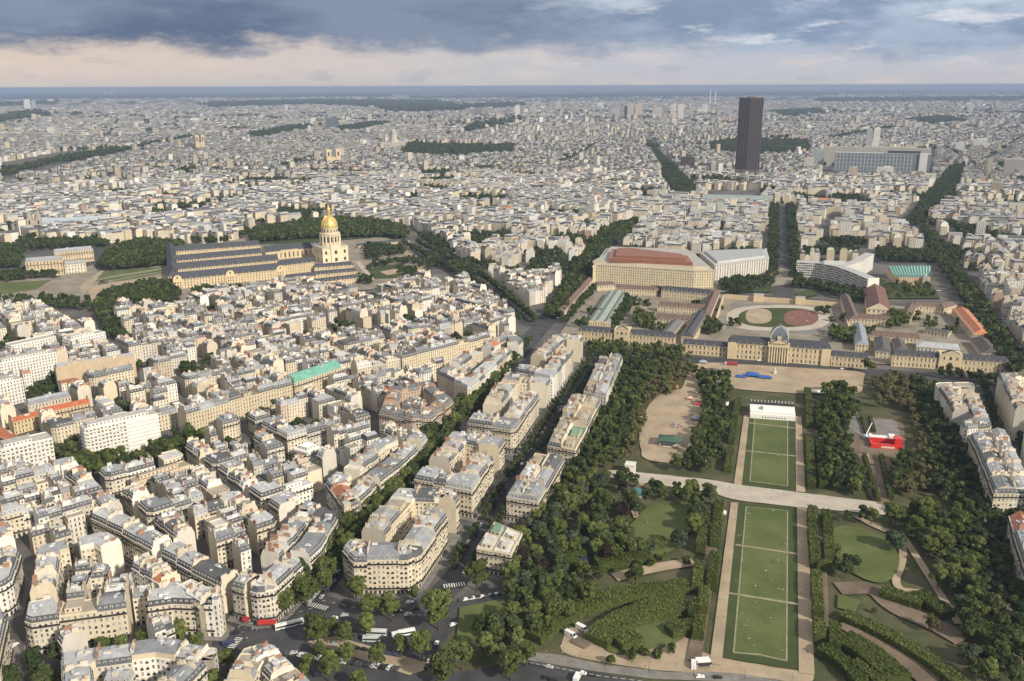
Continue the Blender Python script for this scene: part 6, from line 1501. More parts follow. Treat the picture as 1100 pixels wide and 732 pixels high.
# the three hundred that show largest stand by themselves, all the rest are one mass
cand = sorted([t_ for t_ in TREES if in_frame(t_[0], t_[1], 6, 4)], key=lambda t_: hypot(t_[0], t_[1])/(KIND[t_[2]][0]*t_[3]))
near, rest = cand[:300], cand[300:]
GR = 'trees of the park and the near avenues'
KN = {'plane': 'plane_tree', 'dark': 'broadleaf_tree', 'light': 'pale_tree', 'olive': 'olive_brown_tree', 'cedar': 'cedar_tree', 'purple': 'copper_tree', 'small': 'small_tree', 'cone': 'conical_tree'}
lab_n = {}
for t_ in near: lab_n.setdefault((t_[4], t_[2]), []).append(t_)
kw_ = {'plane': 'bright green', 'dark': 'dark green', 'light': 'pale yellowish', 'olive': 'olive brown', 'cedar': 'grey green', 'purple': 'copper', 'small': 'small', 'cone': 'conical'}
for (lb, kd), lst in lab_n.items():
    l2 = lb if len([k for k in lab_n if k[0] == lb]) == 1 else kw_[kd]+' '+lb.replace('dark ', '').replace('mixed ', '').replace('small ', '').replace('olive brown ', '')
    for (x, y, kd, sc, _) in lst:
        var = rt.randrange(3); cm, tm = PROTO[kd, var]; hz = sc*rt.uniform(.9, 1.1)
        r_ = empty(KN[kd], (x, y, 0), rt.uniform(0, 6.28), l2, 'tree', None if len(lst) == 1 else l2+'s'); r_.scale = (sc, sc, hz)
        link('crown', cm, r_); link('trunk', tm, r_)
TM = {}
def mass_trees(lst, n, leaf):
    for (x, y, kd, sc, _) in lst:
        rad, hg, th, mn, _q = KIND[kd]
        v, f = crown_arrays(gT, n, rad*sc, hg*sc, th*sc*.6, leaf*sc, 9, .7)
        v = v+np.array([x, y, 0.]); f = f*gT.uniform(.85, 1.15)
        TM.setdefault(mn, MB()).quads(v, np.stack([f, f, f*.95], 1), 0)
nr = [t_ for t_ in rest if hypot(t_[0], t_[1]) < 1000]; fr = [t_ for t_ in rest if hypot(t_[0], t_[1]) >= 1000]
mass_trees(nr, 240, 1.05); mass_trees(fr, 80, 1.7)
for w, sp, sc in TREES_FAR:
    x0, y0, x1, y1 = bbox(w); pts = []
    y = y0
    while y < y1:
        x = x0
        while x < x1:
            a, b = x+rt.uniform(-.5, .5)*sp, y+rt.uniform(-.5, .5)*sp
            if rt.random() < .86 and inside(a, b, w): a += rt.gauss(0, sp*.6); b += rt.gauss(0, sp*.6); pts.append((a, b, 'dark', sc*rt.uniform(.8, 1.2), ''))
            x += sp
        y += sp
    if len(pts) > 1500: pts = rt.sample(pts, 1500)
    mass_trees(pts, 34, 2.3)
big_ = MB(); mats_ = []
for i, (mn, mb) in enumerate(TM.items()):
    mats_.append(M_LEAF[mn])
    for bt in mb.batch: big_.batch.append((bt[0], bt[1], np.full(len(bt[1]), i), bt[3], bt[4]))
tag(big_.build('trees', mats_), 'mass of farther trees along avenues, in gardens and in distant woods', 'trees', kind='stuff')
print('TREES', len(cand), 'near', len(near), 'cut dist', hypot(near[-1][0], near[-1][1]))

# --- clipped hedges and pleached rows
def hedge(px, width, h, label, z0=0., leaf=.55, kind='hedge', px_in=True, ragged=.42, step=None):
    w = PP(px) if px_in else px
    q = [w[0]]
    for a, b in zip(w[:-1], w[1:]):
        if len(w) > 2: q += [lerp(a, b, .25), lerp(a, b, .75)]
    w = q+[w[-1]]
    b = MB(); n = len(w); Ls = []; Rs = []
    for i, p in enumerate(w):
        a, c = w[max(0, i-1)], w[min(n-1, i+1)]; d = hypot(c[0]-a[0], c[1]-a[1]) or 1.; nx, ny = -(c[1]-a[1])/d*width*.46, (c[0]-a[0])/d*width*.46
        Ls.append((p[0]+nx, p[1]+ny)); Rs.append((p[0]-nx, p[1]-ny))
    dk = (.75, .75, .75); tot = 0; z1 = h*.94
    quads = []; cols = []
    for i in range(n-1):
        b.face([v3(Rs[i], z0), v3(Rs[i+1], z0), v3(Rs[i+1], z1), v3(Rs[i], z1)], 0, dk); b.face([v3(Ls[i+1], z0), v3(Ls[i], z0), v3(Ls[i], z1), v3(Ls[i+1], z1)], 0, dk); b.face([v3(Rs[i], z1), v3(Rs[i+1], z1), v3(Ls[i+1], z1), v3(Ls[i], z1)], 0, dk)
        L = hypot(w[i+1][0]-w[i][0], w[i+1][1]-w[i][1])
        for _ in range(int(L*(width+2*(h-z0))/(leaf*leaf*2.2))+1):
            t_ = rt.random(); u_ = rt.uniform(-(width/2+h-z0), width/2+h-z0)
            l, r = lerp(Ls[i], Ls[i+1], t_), lerp(Rs[i], Rs[i+1], t_)
            if abs(u_) < width/2: p = lerp(r, l, u_/width+.5); c = (p[0], p[1], h*(1+rt.uniform(-.08, .04*1))+rt.uniform(-ragged, ragged)); nn = mathutils.Vector((rt.gauss(0, .4), rt.gauss(0, .4), 1))
            else:
                p = l if u_ > 0 else r; c = (p[0]+rt.uniform(-.3, .3), p[1]+rt.uniform(-.3, .3), z0+(abs(u_)-width/2)); nn = mathutils.Vector(((l[0]-r[0])*(1 if u_ > 0 else -1), (l[1]-r[1])*(1 if u_ > 0 else -1), 0)).normalized()+mathutils.Vector((rt.gauss(0, .4), rt.gauss(0, .4), rt.gauss(0, .4)))
            nn.normalize(); tt = nn.orthogonal().normalized(); tt.rotate(mathutils.Quaternion(nn, rt.uniform(0, 6.28))); bb = nn.cross(tt); c = mathutils.Vector(c); s1, s2 = leaf*rt.uniform(.6, 1.2), leaf*rt.uniform(.6, 1.1)
            f = rt.uniform(.7, 1.3); b.face([tuple(c-tt*s1-bb*s2), tuple(c+tt*s1-bb*s2*.8), tuple(c+tt*s1*.8+bb*s2), tuple(c-tt*s1+bb*s2*.7)], 0, (f, f, f*.95))
    m0 = lerp(Ls[0], Rs[0], .5); b.face([v3(Ls[0], z0), v3(Rs[0], z0), v3(Rs[0], z1), v3(Ls[0], z1)], 0, dk); b.face([v3(Rs[-1], z0), v3(Ls[-1], z0), v3(Ls[-1], z1), v3(Rs[-1], z1)], 0, dk)
    o = b.build('clipped_hedge', [M_LEAF[kind]]); return tag(o, label, 'hedge')
HD = 'box trimmed trees beside the lawns'
def hrow(lst, label, w, h):
    for k, (a, b) in enumerate(lst):
        o = hedge([a, b], w, h, label if len(lst) == 1 else label, kind='hedge'); o['group'] = label+'s'
hrow([((758, 552), (756, 572)), ((755, 576), (752, 596)), ((751, 612), (748, 640)), ((746, 652), (744, 668)), ((773, 545), (770, 566)), ((770, 570), (767, 590)), ((767, 602), (764, 636)), ((756, 640), (754, 662)), ((752, 672), (749, 690))], 'box trimmed tree block on the left of the near lawn', 6, 6.5)
hrow([((872, 552), (872, 568)), ((872, 572), (873, 588)), ((874, 590), (875, 612)), ((876, 622), (877, 648)), ((878, 652), (878, 668)), ((879, 674), (880, 694)), ((887, 556), (889, 580)), ((889, 584), (890, 606)), ((896, 680), (896, 702))], 'box trimmed tree block on the right of the near lawn', 6, 6.5)
hrow([((793, 432), (789, 452)), ((789, 456), (785, 478)), ((785, 484), (781, 508))], 'box trimmed tree block left of the far lawn', 5, 5)
hrow([((867, 422), (868, 436)), ((868, 440), (869, 460)), ((869, 476), (870, 500)), ((870, 504), (871, 526)), ((879, 438), (880, 462)), ((880, 478), (882, 500)), ((882, 505), (884, 526))], 'box trimmed tree block right of the far lawn', 6, 5.5)
hrow([((877, 612), (893, 614))], 'box trimmed hedge crossing the right walk', 6, 6)
for px, w, h, lb in (([(572, 690), (600, 668), (640, 650), (690, 640), (742, 634)], 12, 5, 'long curved band of clipped trees, outer left ring'), ([(640, 694), (660, 676), (700, 658), (738, 655)], 15, 5, 'broad curved band of clipped trees, inner left ring'),
                    ([(718, 684), (748, 676)], 9, 5, 'short clipped hedge block right of the inner left ring'), ([(663, 698), (686, 690)], 10, 5.5, 'rounded clipped hedge block at the sandy forecourt'), ([(640, 612), (698, 602)], 10, 6, 'long box trimmed hedge near the little pond, lower one'), ([(606, 600), (636, 598)], 6, 6, 'box trimmed hedge left of the dark blue canopy'), ([(600, 614), (622, 612)], 8, 6, 'lower box trimmed hedge left of the dark blue canopy'), ([(676, 594), (714, 588)], 6, 6, 'box trimmed hedge right of the little pond'), ([(638, 598), (660, 596)], 5, 6, 'short box trimmed hedge touching the little pond'),
                    ([(905, 665), (945, 682), (1000, 715), (1030, 740)], 9, 4.5, 'long curved band of clipped trees, outer right ring'), ([(904, 690), (930, 704), (965, 735)], 15, 4.5, 'broad yellow green band of clipped trees, inner right ring'), ([(880, 702), (905, 716), (925, 740)], 8, 5, 'clipped hedge curving along the bottom right of the walk'), ([(916, 718), (945, 740)], 7, 5, 'second clipped hedge at the bottom right of the walk'),
                    ([(946, 640), (990, 654)], 9, 5, 'thick clipped hedge below the right lawn'), ([(985, 642), (1018, 666)], 10, 5, 'thick clipped hedge between two sandy paths at right'), ([(1042, 680), (1072, 696)], 15, 8, 'rounded mass of clipped trees at lower right'),
                    ([(928, 492), (934, 512), (943, 540)], 3, 4, 'thin hedge on the left of the little earth path'), ([(946, 492), (951, 515), (957, 538)], 3, 4, 'thin hedge on the right of the little earth path'), ([(925, 450), (931, 468)], 2.5, 3, 'low dark hedge left of the grey playing court'), ([(934, 450), (939, 466)], 2.5, 3, 'low dark hedge between the two paved courts')):
    hedge(px, w, h, lb)
# ------------------------------------------------------------------ vehicles
VM = [M_PAINT, M_GLASS, M_IRON]
def car_meshes(col, kind='car'):
    L, Wd, H = (4.3, 1.78, 1.46) if kind == 'car' else (5.6, 2.0, 2.4)
    pr = [(-L/2, .35), (L/2, .35), (L/2, .72), (L*.40, .86), (L*.22, .93), (L*.08, H), (-L*.30, H), (-L*.44, .98), (-L/2, .92)] if kind == 'car' else [(-L/2, .4), (L/2, .4), (L/2, .95), (L*.40, 1.15), (L*.27, H-.05), (-L*.49, H), (-L/2, 1.2)]
    b = MB(); y = Wd/2
    def yy(z): return y*(1. if z < 1. else .84 if kind == 'car' else .94)
    n = len(pr)
    for i in range(n):
        (x0, z0), (x1, z1) = pr[i], pr[(i+1) % n]
        b.face([(x0, -yy(z0), z0), (x0, yy(z0), z0), (x1, yy(z1), z1), (x1, -yy(z1), z1)][::-1], 0, col)
    for s in (-1, 1): b.face([(x, s*yy(z), z) for x, z in (pr if s < 0 else pr[::-1])], 0, col)
    body = b.mesh('body', VM)
    b = MB(); e = .02
    if kind == 'car':
        for s in (-1, 1):
            f = [(L*.17, s*(y*.92+e), .98), (L*.07, s*(y*.84+e), H-.06), (-L*.29, s*(y*.84+e), H-.06), (-L*.39, s*(y*.92+e), 1.0)]; b.face(f if s > 0 else f[::-1], 1)
        b.face([(L*.215, -.75, .97), (L*.215, .75, .97), (L*.09, .68, H-.04), (L*.09, -.68, H-.04)], 1); b.face([(-L*.43, .72, 1.02), (-L*.43, -.72, 1.02), (-L*.315, -.68, H-.04), (-L*.315, .68, H-.04)], 1)
    else:
        b.face([(L*.40+.02, -.85, 1.2), (L*.40+.02, .85, 1.2), (L*.28+.02, .85, H-.15), (L*.28+.02, -.85, H-.15)], 1)
        for s in (-1, 1): f = [(L*.34, s*(y*.95+e), 1.25), (L*.25, s*(y*.94+e), H-.25), (L*.12, s*(y*.94+e), H-.25), (L*.12, s*(y*.95+e), 1.25)]; b.face(f if s > 0 else f[::-1], 1)
    glz = b.mesh('glazing', VM); return body, glz, L, Wd
def wheel_mesh():
    b = MB(); m = 10
    for k in range(m):
        a0, a1 = 2*pi*k/m, 2*pi*(k+1)/m
        b.face([(.33*cos(a0), -.1, .33+.33*sin(a0)), (.33*cos(a1), -.1, .33+.33*sin(a1)), (.33*cos(a1), .1, .33+.33*sin(a1)), (.33*cos(a0), .1, .33+.33*sin(a0))], 2)
        for s in (-.101, .101): b.face([(0, s, .33), (.33*cos(a0), s, .33+.33*sin(a0)), (.33*cos(a1), s, .33+.33*sin(a1))], 2)
    return b.mesh('wheel', VM)
WHEEL = wheel_mesh()
CC = {'white': (.75, .75, .74), 'black': (.02, .02, .022), 'dark grey': (.07, .07, .075), 'silver': (.42, .43, .44), 'dark blue': (.03, .05, .11), 'red': (.42, .04, .03)}
CARM = {(c, k): car_meshes(v, k) for c, v in CC.items() for k in ('car', 'van')}
rv = random.Random(8)
def car(p, rz, color, label, group=None, kind='car', name=None):
    body, glz, L, Wd = CARM[color, kind]
    r = empty(name or ('parked_car' if kind == 'car' else 'van'), (p[0], p[1], .1), rz, label, kind, group)
    link('body', body, r); link('glazing', glz, r)
    for x in (-L*.31, L*.31):
        for y in (-Wd*.43, Wd*.43): link('wheel', WHEEL, r, (x, y, 0))
    return r
def pickc(): return rv.choices(list(CC), [28, 28, 24, 15, 5, 1])[0]
def line_cars(p0, p1, n, label, diag=None, jit=.25, miss=0., group=None, only=None):
    a, b = P(*p0), P(*p1); an = atan2(b[1]-a[1], b[0]-a[0])
    for k in range(n):
        if rv.random() < miss: continue
        t = (k+.5+rv.uniform(-jit, jit)*.4)/n; c = only or pickc(); p = lerp(a, b, t)
        l2 = c+' '+label
        car(p, an+(diag if diag is not None else (pi if rv.random() < .3 else 0)), c, l2, l2.replace(' car ', ' cars '))
line_cars((321, 704), (429, 720), 26, 'car in the diagonal row along the sandy strip', diag=1.25)
line_cars((495, 646), (548, 637), 13, 'car parked along the sloping lawn', jit=.3)
line_cars((488, 612), (518, 563), 12, 'car parked on the left of the mansion street, near end', miss=.2)
line_cars((528, 548), (605, 432), 24, 'car parked on the left of the mansion street, far part', miss=.35)
line_cars((497, 618), (535, 560), 10, 'car parked on the right of the mansion street, near end', miss=.25)
line_cars((548, 540), (622, 430), 22, 'car parked on the right of the mansion street, far part', miss=.4)
line_cars((262, 712), (318, 702), 12, 'car in the row before the bottom corner roofs', miss=.2)
line_cars((345, 690), (430, 706), 10, 'car on the inner side of the sandy strip', miss=.35)
line_cars((372, 676), (420, 700), 7, 'car waiting near the two coaches', miss=.3)
line_cars((470, 690), (455, 725), 7, 'car on the park corner road', miss=.3)
line_cars((560, 712), (640, 727), 9, 'car on the bottom road beside the park', miss=.4)
line_cars((335, 655), (470, 492), 44, 'car parked under the left avenue trees', miss=.35)
line_cars((330, 650), (372, 604), 10, 'car parked beside the rounded wedge block', miss=.25)
line_cars((640, 381), (735, 386), 16, 'car parked before the left gateway range', miss=.3)
line_cars((618, 352), (650, 322), 14, 'car parked in the barracks yard', miss=.3)
for x0, x1, y in ((846, 851, 337), (847, 852, 343), (861, 870, 338), (858, 868, 346), (866, 873, 343)): line_cars((x0, y), (x1, y), 4, 'car on the reddish parade car park', jit=.1)
line_cars((1078, 470), (1100, 540), 12, 'car parked behind the right mansions', miss=.3)
line_cars((1040, 550), (1062, 590), 8, 'car parked in front of the right mansions', miss=.3)
for (px, py, az_, c, lb) in ((487, 672, .5, 'white', 'white car waiting left of the huge round plane tree'), (440, 648, .3, 'white', 'white car by the corner of the rounded wedge block'), (447, 655, .4, 'black', 'black car turning at the crossing behind the white one'), (462, 652, .2, 'dark grey', 'dark grey car at the crossing near the huge plane tree'), (427, 657, .4, 'black', 'black car coming out of the tree avenue'), (438, 661, .3, 'silver', 'silver car in the middle of the crossing'),
    (359, 665, .2, 'white', 'white car right of the big plane tree at the crossing'), (370, 662, .2, 'silver', 'silver car beside the white one at the crossing'), (363, 673, .2, 'black', 'black car below the white one at the crossing'), (490, 603, 1.2, 'white', 'white car driving up the mansion street, nearest'), (503, 583, 1.2, 'white', 'white car driving up the mansion street, second'), (497, 592, 1.2, 'dark grey', 'dark grey car between two white ones in the mansion street'), (527, 548, 1.2, 'red', 'red car in the mansion street'), (521, 557, 1.2, 'white', 'white car just below the red one'), (602, 441, 1.2, 'white', 'white van sized car at the far wedge corner'),
    (587, 729, .1, 'black', 'black car on the bottom road, leftmost'), (594, 731, .1, 'black', 'black car on the bottom road beside the leftmost'), (752, 728, .02, 'white', 'white car under the white truck on the bottom road'), (771, 729, .02, 'black', 'black car on the bottom road right of the white one'), (815, 388, .0, 'white', 'white car before the military palace portico'), (760, 386, 0., 'dark grey', 'dark car on the road left of the red bus'), (905, 397, 0., 'white', 'white car on the grey road at the right link'), (660, 376, 0., 'white', 'white car before the left gateway archway'), (252, 681, .4, 'black', 'black car at the shop crossing above the blue van'), (16, 694, 1.2, 'white', 'white car in the dark street at lower left')):
    car(P(px, py), az_, c, lb, None, 'car', 'car')
for (px, py, az_, c, lb) in ((620, 730, 1.2, 'white', 'white van on the bottom road'), (613, 684, -.75, 'white', 'white van on the sandy forecourt, left one of two'), (625, 677, -.75, 'white', 'white van on the sandy forecourt, right one of two'), (247, 694, .2, 'dark blue', 'blue van below the shop crossing'), (428, 684, .4, 'white', 'small white van behind the two buses'), (745, 716, 1.4, 'white', 'white van beside the lawn corner kiosk')):
    o = car(P(px, py), az_, c, lb, None, 'van'); o.scale = (1.25, 1.25, 1.2)
def bus(p, rz, L, col, label, decks=1, band=None, cat='bus'):
    r = empty('bus', (p[0], p[1], .02), rz, label, cat); H = 3. if decks == 1 else 4.2
    b = MB(); b.box(0, 0, .4, H, L, 2.5, 0, 0, col, taper=.985); b.box(0, 0, H+.01, H+.35, L*.5, 1.6, 0, 0, tuple(c*.9 for c in col)); b.build('body', VM, r)
    for z in range(decks):
        b = MB()
        for s in (-1, 1): b.box(0, s*1.262, 1.25+z*1.7, 2.3+z*1.5, L*.95, .03, 0, 1)
        b.box(L/2+.0, 0, 1.1+z*1.7, 2.4+z*1.5, .06, 2.2, 0, 1); b.build('glazing', VM, r)
    if band: b = MB(); b.box(-L*.42, 0, .5, H+.05, L*.13, 2.54, 0, 0, band); b.build('rear_panel', VM, r)
    for x in (-L*.3, L*.32):
        for y in (-1.15, 1.15): link('wheel', WHEEL, r, (x, y, 0), 0, (1.4, 1.4, 1.4))
bus(P(311, 673.5), .42, 15, (.78, .78, .77), 'long white bus crossing the junction below the red awnings')
bus(P(404, 682), -.08, 11.5, (.62, .65, .64), 'white coach under the trees at the crossing, farther one')
bus(P(399, 689), -.05, 9, (.50, .58, .54), 'pale green and white coach under the trees, nearer one')
bus(P(437, 682), .3, 9, (.80, .80, .79), 'white truck sized minibus left of the huge plane tree', cat='minibus')
bus(P(785, 393.5), -.08, 13, (.50, .03, .04), 'red double deck bus with white end before the military palace', 2, (.7, .7, .68))
# ------------------------------------------------------------------ things standing on the park ground
def thing(name, px, py, label, cat, rz=0.): return Thing(name, P(px, py), label, cat, None, rz)
AX = radians(-15.9)
T = thing('pavilion', 719, 479, 'open pavilion with a square dark green roof in the sandy clearing', 'pavilion', AX)
for x in (-7, 7):
    for y in (-5, 5): T.part('post#%d%d' % (x, y)).lathe([(.4, 0), (.35, 5.6)], x, y, 8, 0, (.55, .54, .50))
T.part('roof').box(0, 0, 5.6, 6.2, 18, 14, 0, 1, (.055, .10, .075)); 
for k in range(4): 
    cs = [(-9.2, -7.2), (9.2, -7.2), (9.2, 7.2), (-9.2, 7.2)]; p, q = cs[k], cs[(k+1) % 4]; T.part('roof').face([v3(p, 6.21), v3(q, 6.21), (q[0]*.25, q[1]*.1, 8.6), (p[0]*.25, p[1]*.1, 8.6)], 1, (.06, .115, .085))
T.part('counter').box(0, 1, 0, 3.2, 11, 6, 0, 0, (.50, .50, .48)); T.part('front_wall').box(0, -4.6, 0, 1.4, 9, .4, 0, 0, (.68, .67, .63)); T.done()
a, b = P(805.5, 449.5), P(854, 453); T = Thing('grandstand', lerp(a, b, .5), 'white grandstand with glazed rear screens at the far end of the lawn', 'grandstand', None, atan2(b[1]-a[1], b[0]-a[0])); L = hypot(b[0]-a[0], b[1]-a[1])
T.part('front_wall').box(0, 0, 0, 4.6, L, 1., 0, 0, (.82, .81, .78)); T.part('deck').box(0, 5, 0, 6.5, L, 9, 0, 0, (.80, .79, .76)); T.part('deck').box(0, 12, 0, 8., L, 5, 0, 0, (.76, .76, .74)); T.part('upper_block').box(-1, 7, 6.51, 9.4, 14, 5, 0, 0, (.84, .83, .80))
for k in range(9): T.piece('opening').box(-L*.22+k*2.3, -.53, 1.6, 2.6, 1., .1, 0, 2)
T.part('glass_screen').box(0, 17, 0, 9.5, L*.98, .12, 0, 2, (.3, .4, .42)); T.part('glass_screen').box(0, 22, 0, 8, L*.9, .12, 0, 2)
for k in range(13): T.piece('mast').box(-L*.47+k*L*.078, 17.3, 0, 11.5, .35, .35, 0, 0, (.66, .68, .68)); T.piece('mast').box(-L*.45+k*L*.075, 21.6, 0, 10, .3, .3, 0, 0, (.55, .57, .57))
T.part('red_sign').box(-L*.5-1.5, 3, 0, 3.5, 1.2, 1.2, 0, 0, (.5, .08, .06)); T.done(VM[:1]+[M_ROOF, M_GLASS, M_IRON])
T = thing('event_stand', 951, 481, 'bright red exhibition stand with red walls and white roof boxes', 'stand', AX+.05); rd = (.62, .035, .025)
T.part('front_wall').box(0, -4, 0, 4.2, 23, 1.6, 0, 0, rd); T.part('white_lettering_panel').box(1, -4.85, 1.4, 2.9, 10, .12, 0, 0, (.75, .55, .45)); T.part('side_wall').box(-10.8, 1, 0, 3.8, 1.4, 9, 0, 0, rd); T.part('tall_block').box(9, 2, 0, 8.5, 5.5, 7.5, 0, 0, rd); T.part('tall_block').box(9, 6.2, 0, 6.5, 5.2, 1., 0, 0, (.7, .25, .2))
T.part('rear_wall').box(-2, 7, 0, 5, 18, 1.4, 0, 0, rd); T.part('white_roof').box(-4, 10.5, 2.5, 5.4, 14, 4, 0, 0, (.84, .82, .80)); T.part('white_box').box(6, 11.5, 0, 6.8, 4.5, 4.5, 0, 0, (.85, .83, .80)); T.part('red_gangway').box(-2, 2, .2, 2.2, 12, 2.4, .35, 0, (.55, .06, .05)); T.part('floor').box(0, 1.2, 0, .2, 20, 9, 0, 0, (.5, .13, .11)); T.done(VM[:1]+[M_ROOF, M_GLASS, M_IRON])
T = thing('crane_truck', 931, 471, 'white and blue crane truck left of the red stand', 'truck', .5)
T.part('chassis').box(0, 0, .5, 1.3, 9, 2.5, 0, 0, (.35, .37, .40)); T.part('cab').box(3.4, 0, 1.3, 3.3, 2.2, 2.4, 0, 0, (.75, .77, .80)); T.part('turret').box(-1.5, 0, 1.31, 3.2, 3.4, 2.3, 0, 0, (.62, .66, .72)); T.part('boom').tube((-1.5, 0, 3), (6.5, 1.5, 12), .5, .3, 6, 0, (.70, .73, .78)); T.part('windscreen').box(4.52, 0, 2., 3., .05, 2., 0, 2)
T.root.location.z = .05
for x in (-3, 0, 3):
    for y in (-1.1, 1.1): link('wheel', WHEEL, T.root, (x, y, 0), 0, (1.7, 1.7, 1.7))
T.done(VM[:1]+[M_ROOF, M_GLASS, M_IRON])
def tent(px, py, w, d, h, col, label, rz=AX, name='tent'):
    T = thing(name, px, py, label, 'tent', rz)
    for x in (-w*.46, w*.46):
        for y in (-d*.46, d*.46): T.part('pole#%d%d' % (x*10, y*10)).lathe([(.09, 0), (.09, h*.62)], x, y, 6, 0, (.5, .5, .5))
    cs = [(-w/2, -d/2), (w/2, -d/2), (w/2, d/2), (-w/2, d/2)]
    for k in range(4):
        p, q = cs[k], cs[(k+1) % 4]; T.part('canopy').face([v3(p, h*.6), v3(q, h*.6), (q[0]*.28, q[1]*.12, h), (p[0]*.28, p[1]*.12, h)], 0, col); T.part('canopy').face([v3(p, h*.42), v3(q, h*.42), v3(q, h*.6), v3(p, h*.6)], 0, tuple(c*.9 for c in col))
    T.part('canopy').face([(x*.28, y*.12, h) for x, y in cs], 0, col); T.part('table').box(0, 0, 0, .8, w*.6, d*.4, 0, 0, (.4, .36, .3)); T.done([M_CLOTH, M_CLOTH, M_GLASS, M_IRON])
BL = (.035, .10, .36)
tent(808, 405, 13, 9, 5, BL, 'blue canopy on the sandy square, tallest of three'); tent(821.5, 407, 13, 7, 3.4, BL, 'low blue canopy on the sandy square, rightmost of three'); tent(796, 406, 10, 6, 3., BL, 'low blue canopy on the sandy square, leftmost of three')
for (x, y, w, d, c, lb) in ((769, 413, 15, 9, (.78, .75, .68), 'broad cream white tent before the trees left of the square'), (779, 411, 8, 8, (.8, .78, .72), 'small white tent right of the broad cream one'), (755, 398, 10, 6, (.45, .30, .18), 'brown roofed snack stall at the left of the square'), (765, 400, 17, 6, (.12, .10, .10), 'long dark awning stall behind the snack stall'), (755, 391, 8, 5, (.30, .36, .42), 'grey blue stall by the road left of the red bus'),
    (779, 435, 6, 14, (.80, .80, .80), 'white covered market tent beside the trimmed trees'), (703, 415, 6, 14, (.72, .72, .72), 'white ragged canopy on the left of the clearing, upper one'), (688, 453, 7, 12, (.66, .66, .66), 'grey white canopy on the left of the clearing, lower one'), (716, 412, 6, 5, (.75, .75, .74), 'little white tent at the top of the clearing'), (724, 418, 8, 5, (.50, .20, .13), 'reddish brown fairground roof at the top of the clearing'), (754, 500, 6, 8, (.80, .80, .80), 'white canopy at the foot of the dense trees by the cross road'),
    (750, 436, 7, 5, (.55, .10, .08), 'red roofed stall at the right side of the clearing'), (741, 430, 5, 5, (.60, .35, .30), 'small reddish stall at the right side of the clearing'), (747, 452, 7, 5, (.30, .33, .40), 'blue grey stall at the right edge of the clearing'), (743, 482, 6, 6, (.65, .65, .64), 'pale stall under the trees right of the pavilion'), (776, 468, 5, 3, (.7, .7, .7), 'narrow white stall beside the left hedge of the far lawn'),
    (881, 447, 4, 10, (.70, .74, .80), 'pale blue white stall in the walk right of the far lawn, upper'), (883, 474, 4, 10, (.70, .74, .80), 'pale blue white stall in the walk right of the far lawn, lower'), (886, 424, 24, 7, (.78, .75, .70), 'long white marquee at the top of the right tree block'), (915, 445, 8, 4, (.78, .77, .74), 'small white hut by the smaller paved court'), (914, 392, 16, 5, (.55, .53, .50), 'grey canopy on the road at the right link'), (626, 606, 8, 8, (.02, .03, .07), 'dark blue canopy among the trimmed hedges'), (776, 554, 5, 4, (.7, .62, .58), 'small pale kiosk tent by the cross road'), (640, 540, 5, 6, (.62, .64, .68), 'grey white tent left of the pale round tree')):
    tent(x, y, w, d, 4.2, c, lb)
T = thing('fairground_ride', 726, 459, 'small fairground ride with red and blue seats in the clearing', 'ride', AX)
T.part('base').lathe([(5, 0), (5, .5), (0, .5)], 0, 0, 16, 0, (.35, .25, .25)); T.piece('mast').lathe([(.3, .5), (.25, 5)], 0, 0, 8, 0, (.5, .5, .55))
for k in range(6): T.part('seat#%d' % k).box(4*cos(k*pi/3), 4*sin(k*pi/3), .6, 1.7, 1.4, 1.2, k*pi/3, 0, (.5, .08, .07) if k % 2 else (.10, .14, .4))
T.done([M_PAINT, M_PAINT, M_GLASS, M_IRON])
T = thing('carousel', 683, 533, 'little carousel with a dark teal conical roof by the left path', 'carousel')
T.part('base').lathe([(4.5, 0), (4.5, .4), (0, .4)], 0, 0, 16, 0, (.4, .35, .3)); T.part('pole').lathe([(.5, .4), (.5, 4)], 0, 0, 8, 0, (.6, .5, .3)); T.part('roof').lathe([(5, 3.4), (5, 4.2), (0, 6.5)], 0, 0, 16, 0, (.03, .16, .17)); T.done([M_PAINT, M_PAINT, M_GLASS, M_IRON])
sheet('water', oval(667, 592, 5.5, 7, 20, 2), M_WATER, 'small grey pond between the trimmed hedges', z=.9 if False else None)
T = thing('gate_lodge', 677, 508, 'little square white lodge at the left end of the cross road', 'lodge', AX)
T.part('wall').box(0, 0, 0, 7, 7, 7, 0, 0, (.70, .67, .60)); T.part('cornice').box(0, 0, 7.01, 7.6, 7.8, 7.8, 0, 0, (.74, .71, .64), 1, (.6, .58, .53)); T.part('door').box(0, -3.53, 0, 3, 1.6, .1, 0, 2); T.done()
T = thing('kiosk', 755, 714, 'white kiosk with dark awning at the near corner of the lawn', 'kiosk', .1)
T.part('wall').box(0, 0, 0, 3, 7, 4, 0, 0, (.72, .71, .68), 0, (.78, .77, .75)); T.part('awning').box(0, -2.8, 2.2, 2.5, 7.4, 1.6, 0, 3); T.part('counter').box(0, -2.05, 0, 1.1, 6, .2, 0, 2); T.done()
T = thing('fountain_statue', 832, 402, 'pale statue on a plinth standing on the sandy square', 'statue')
T.part('plinth').box(0, 0, 0, 3.2, 3, 4.2, 0, 0, (.60, .58, .53)); T.part('figure').lathe([(1., 3.2), (1.2, 4.6), (.7, 5.4), (.8, 6.3), (.3, 6.9), (.35, 7.4), (0, 7.8)], 0, 0, 10, 0, (.55, .55, .52)); T.done()
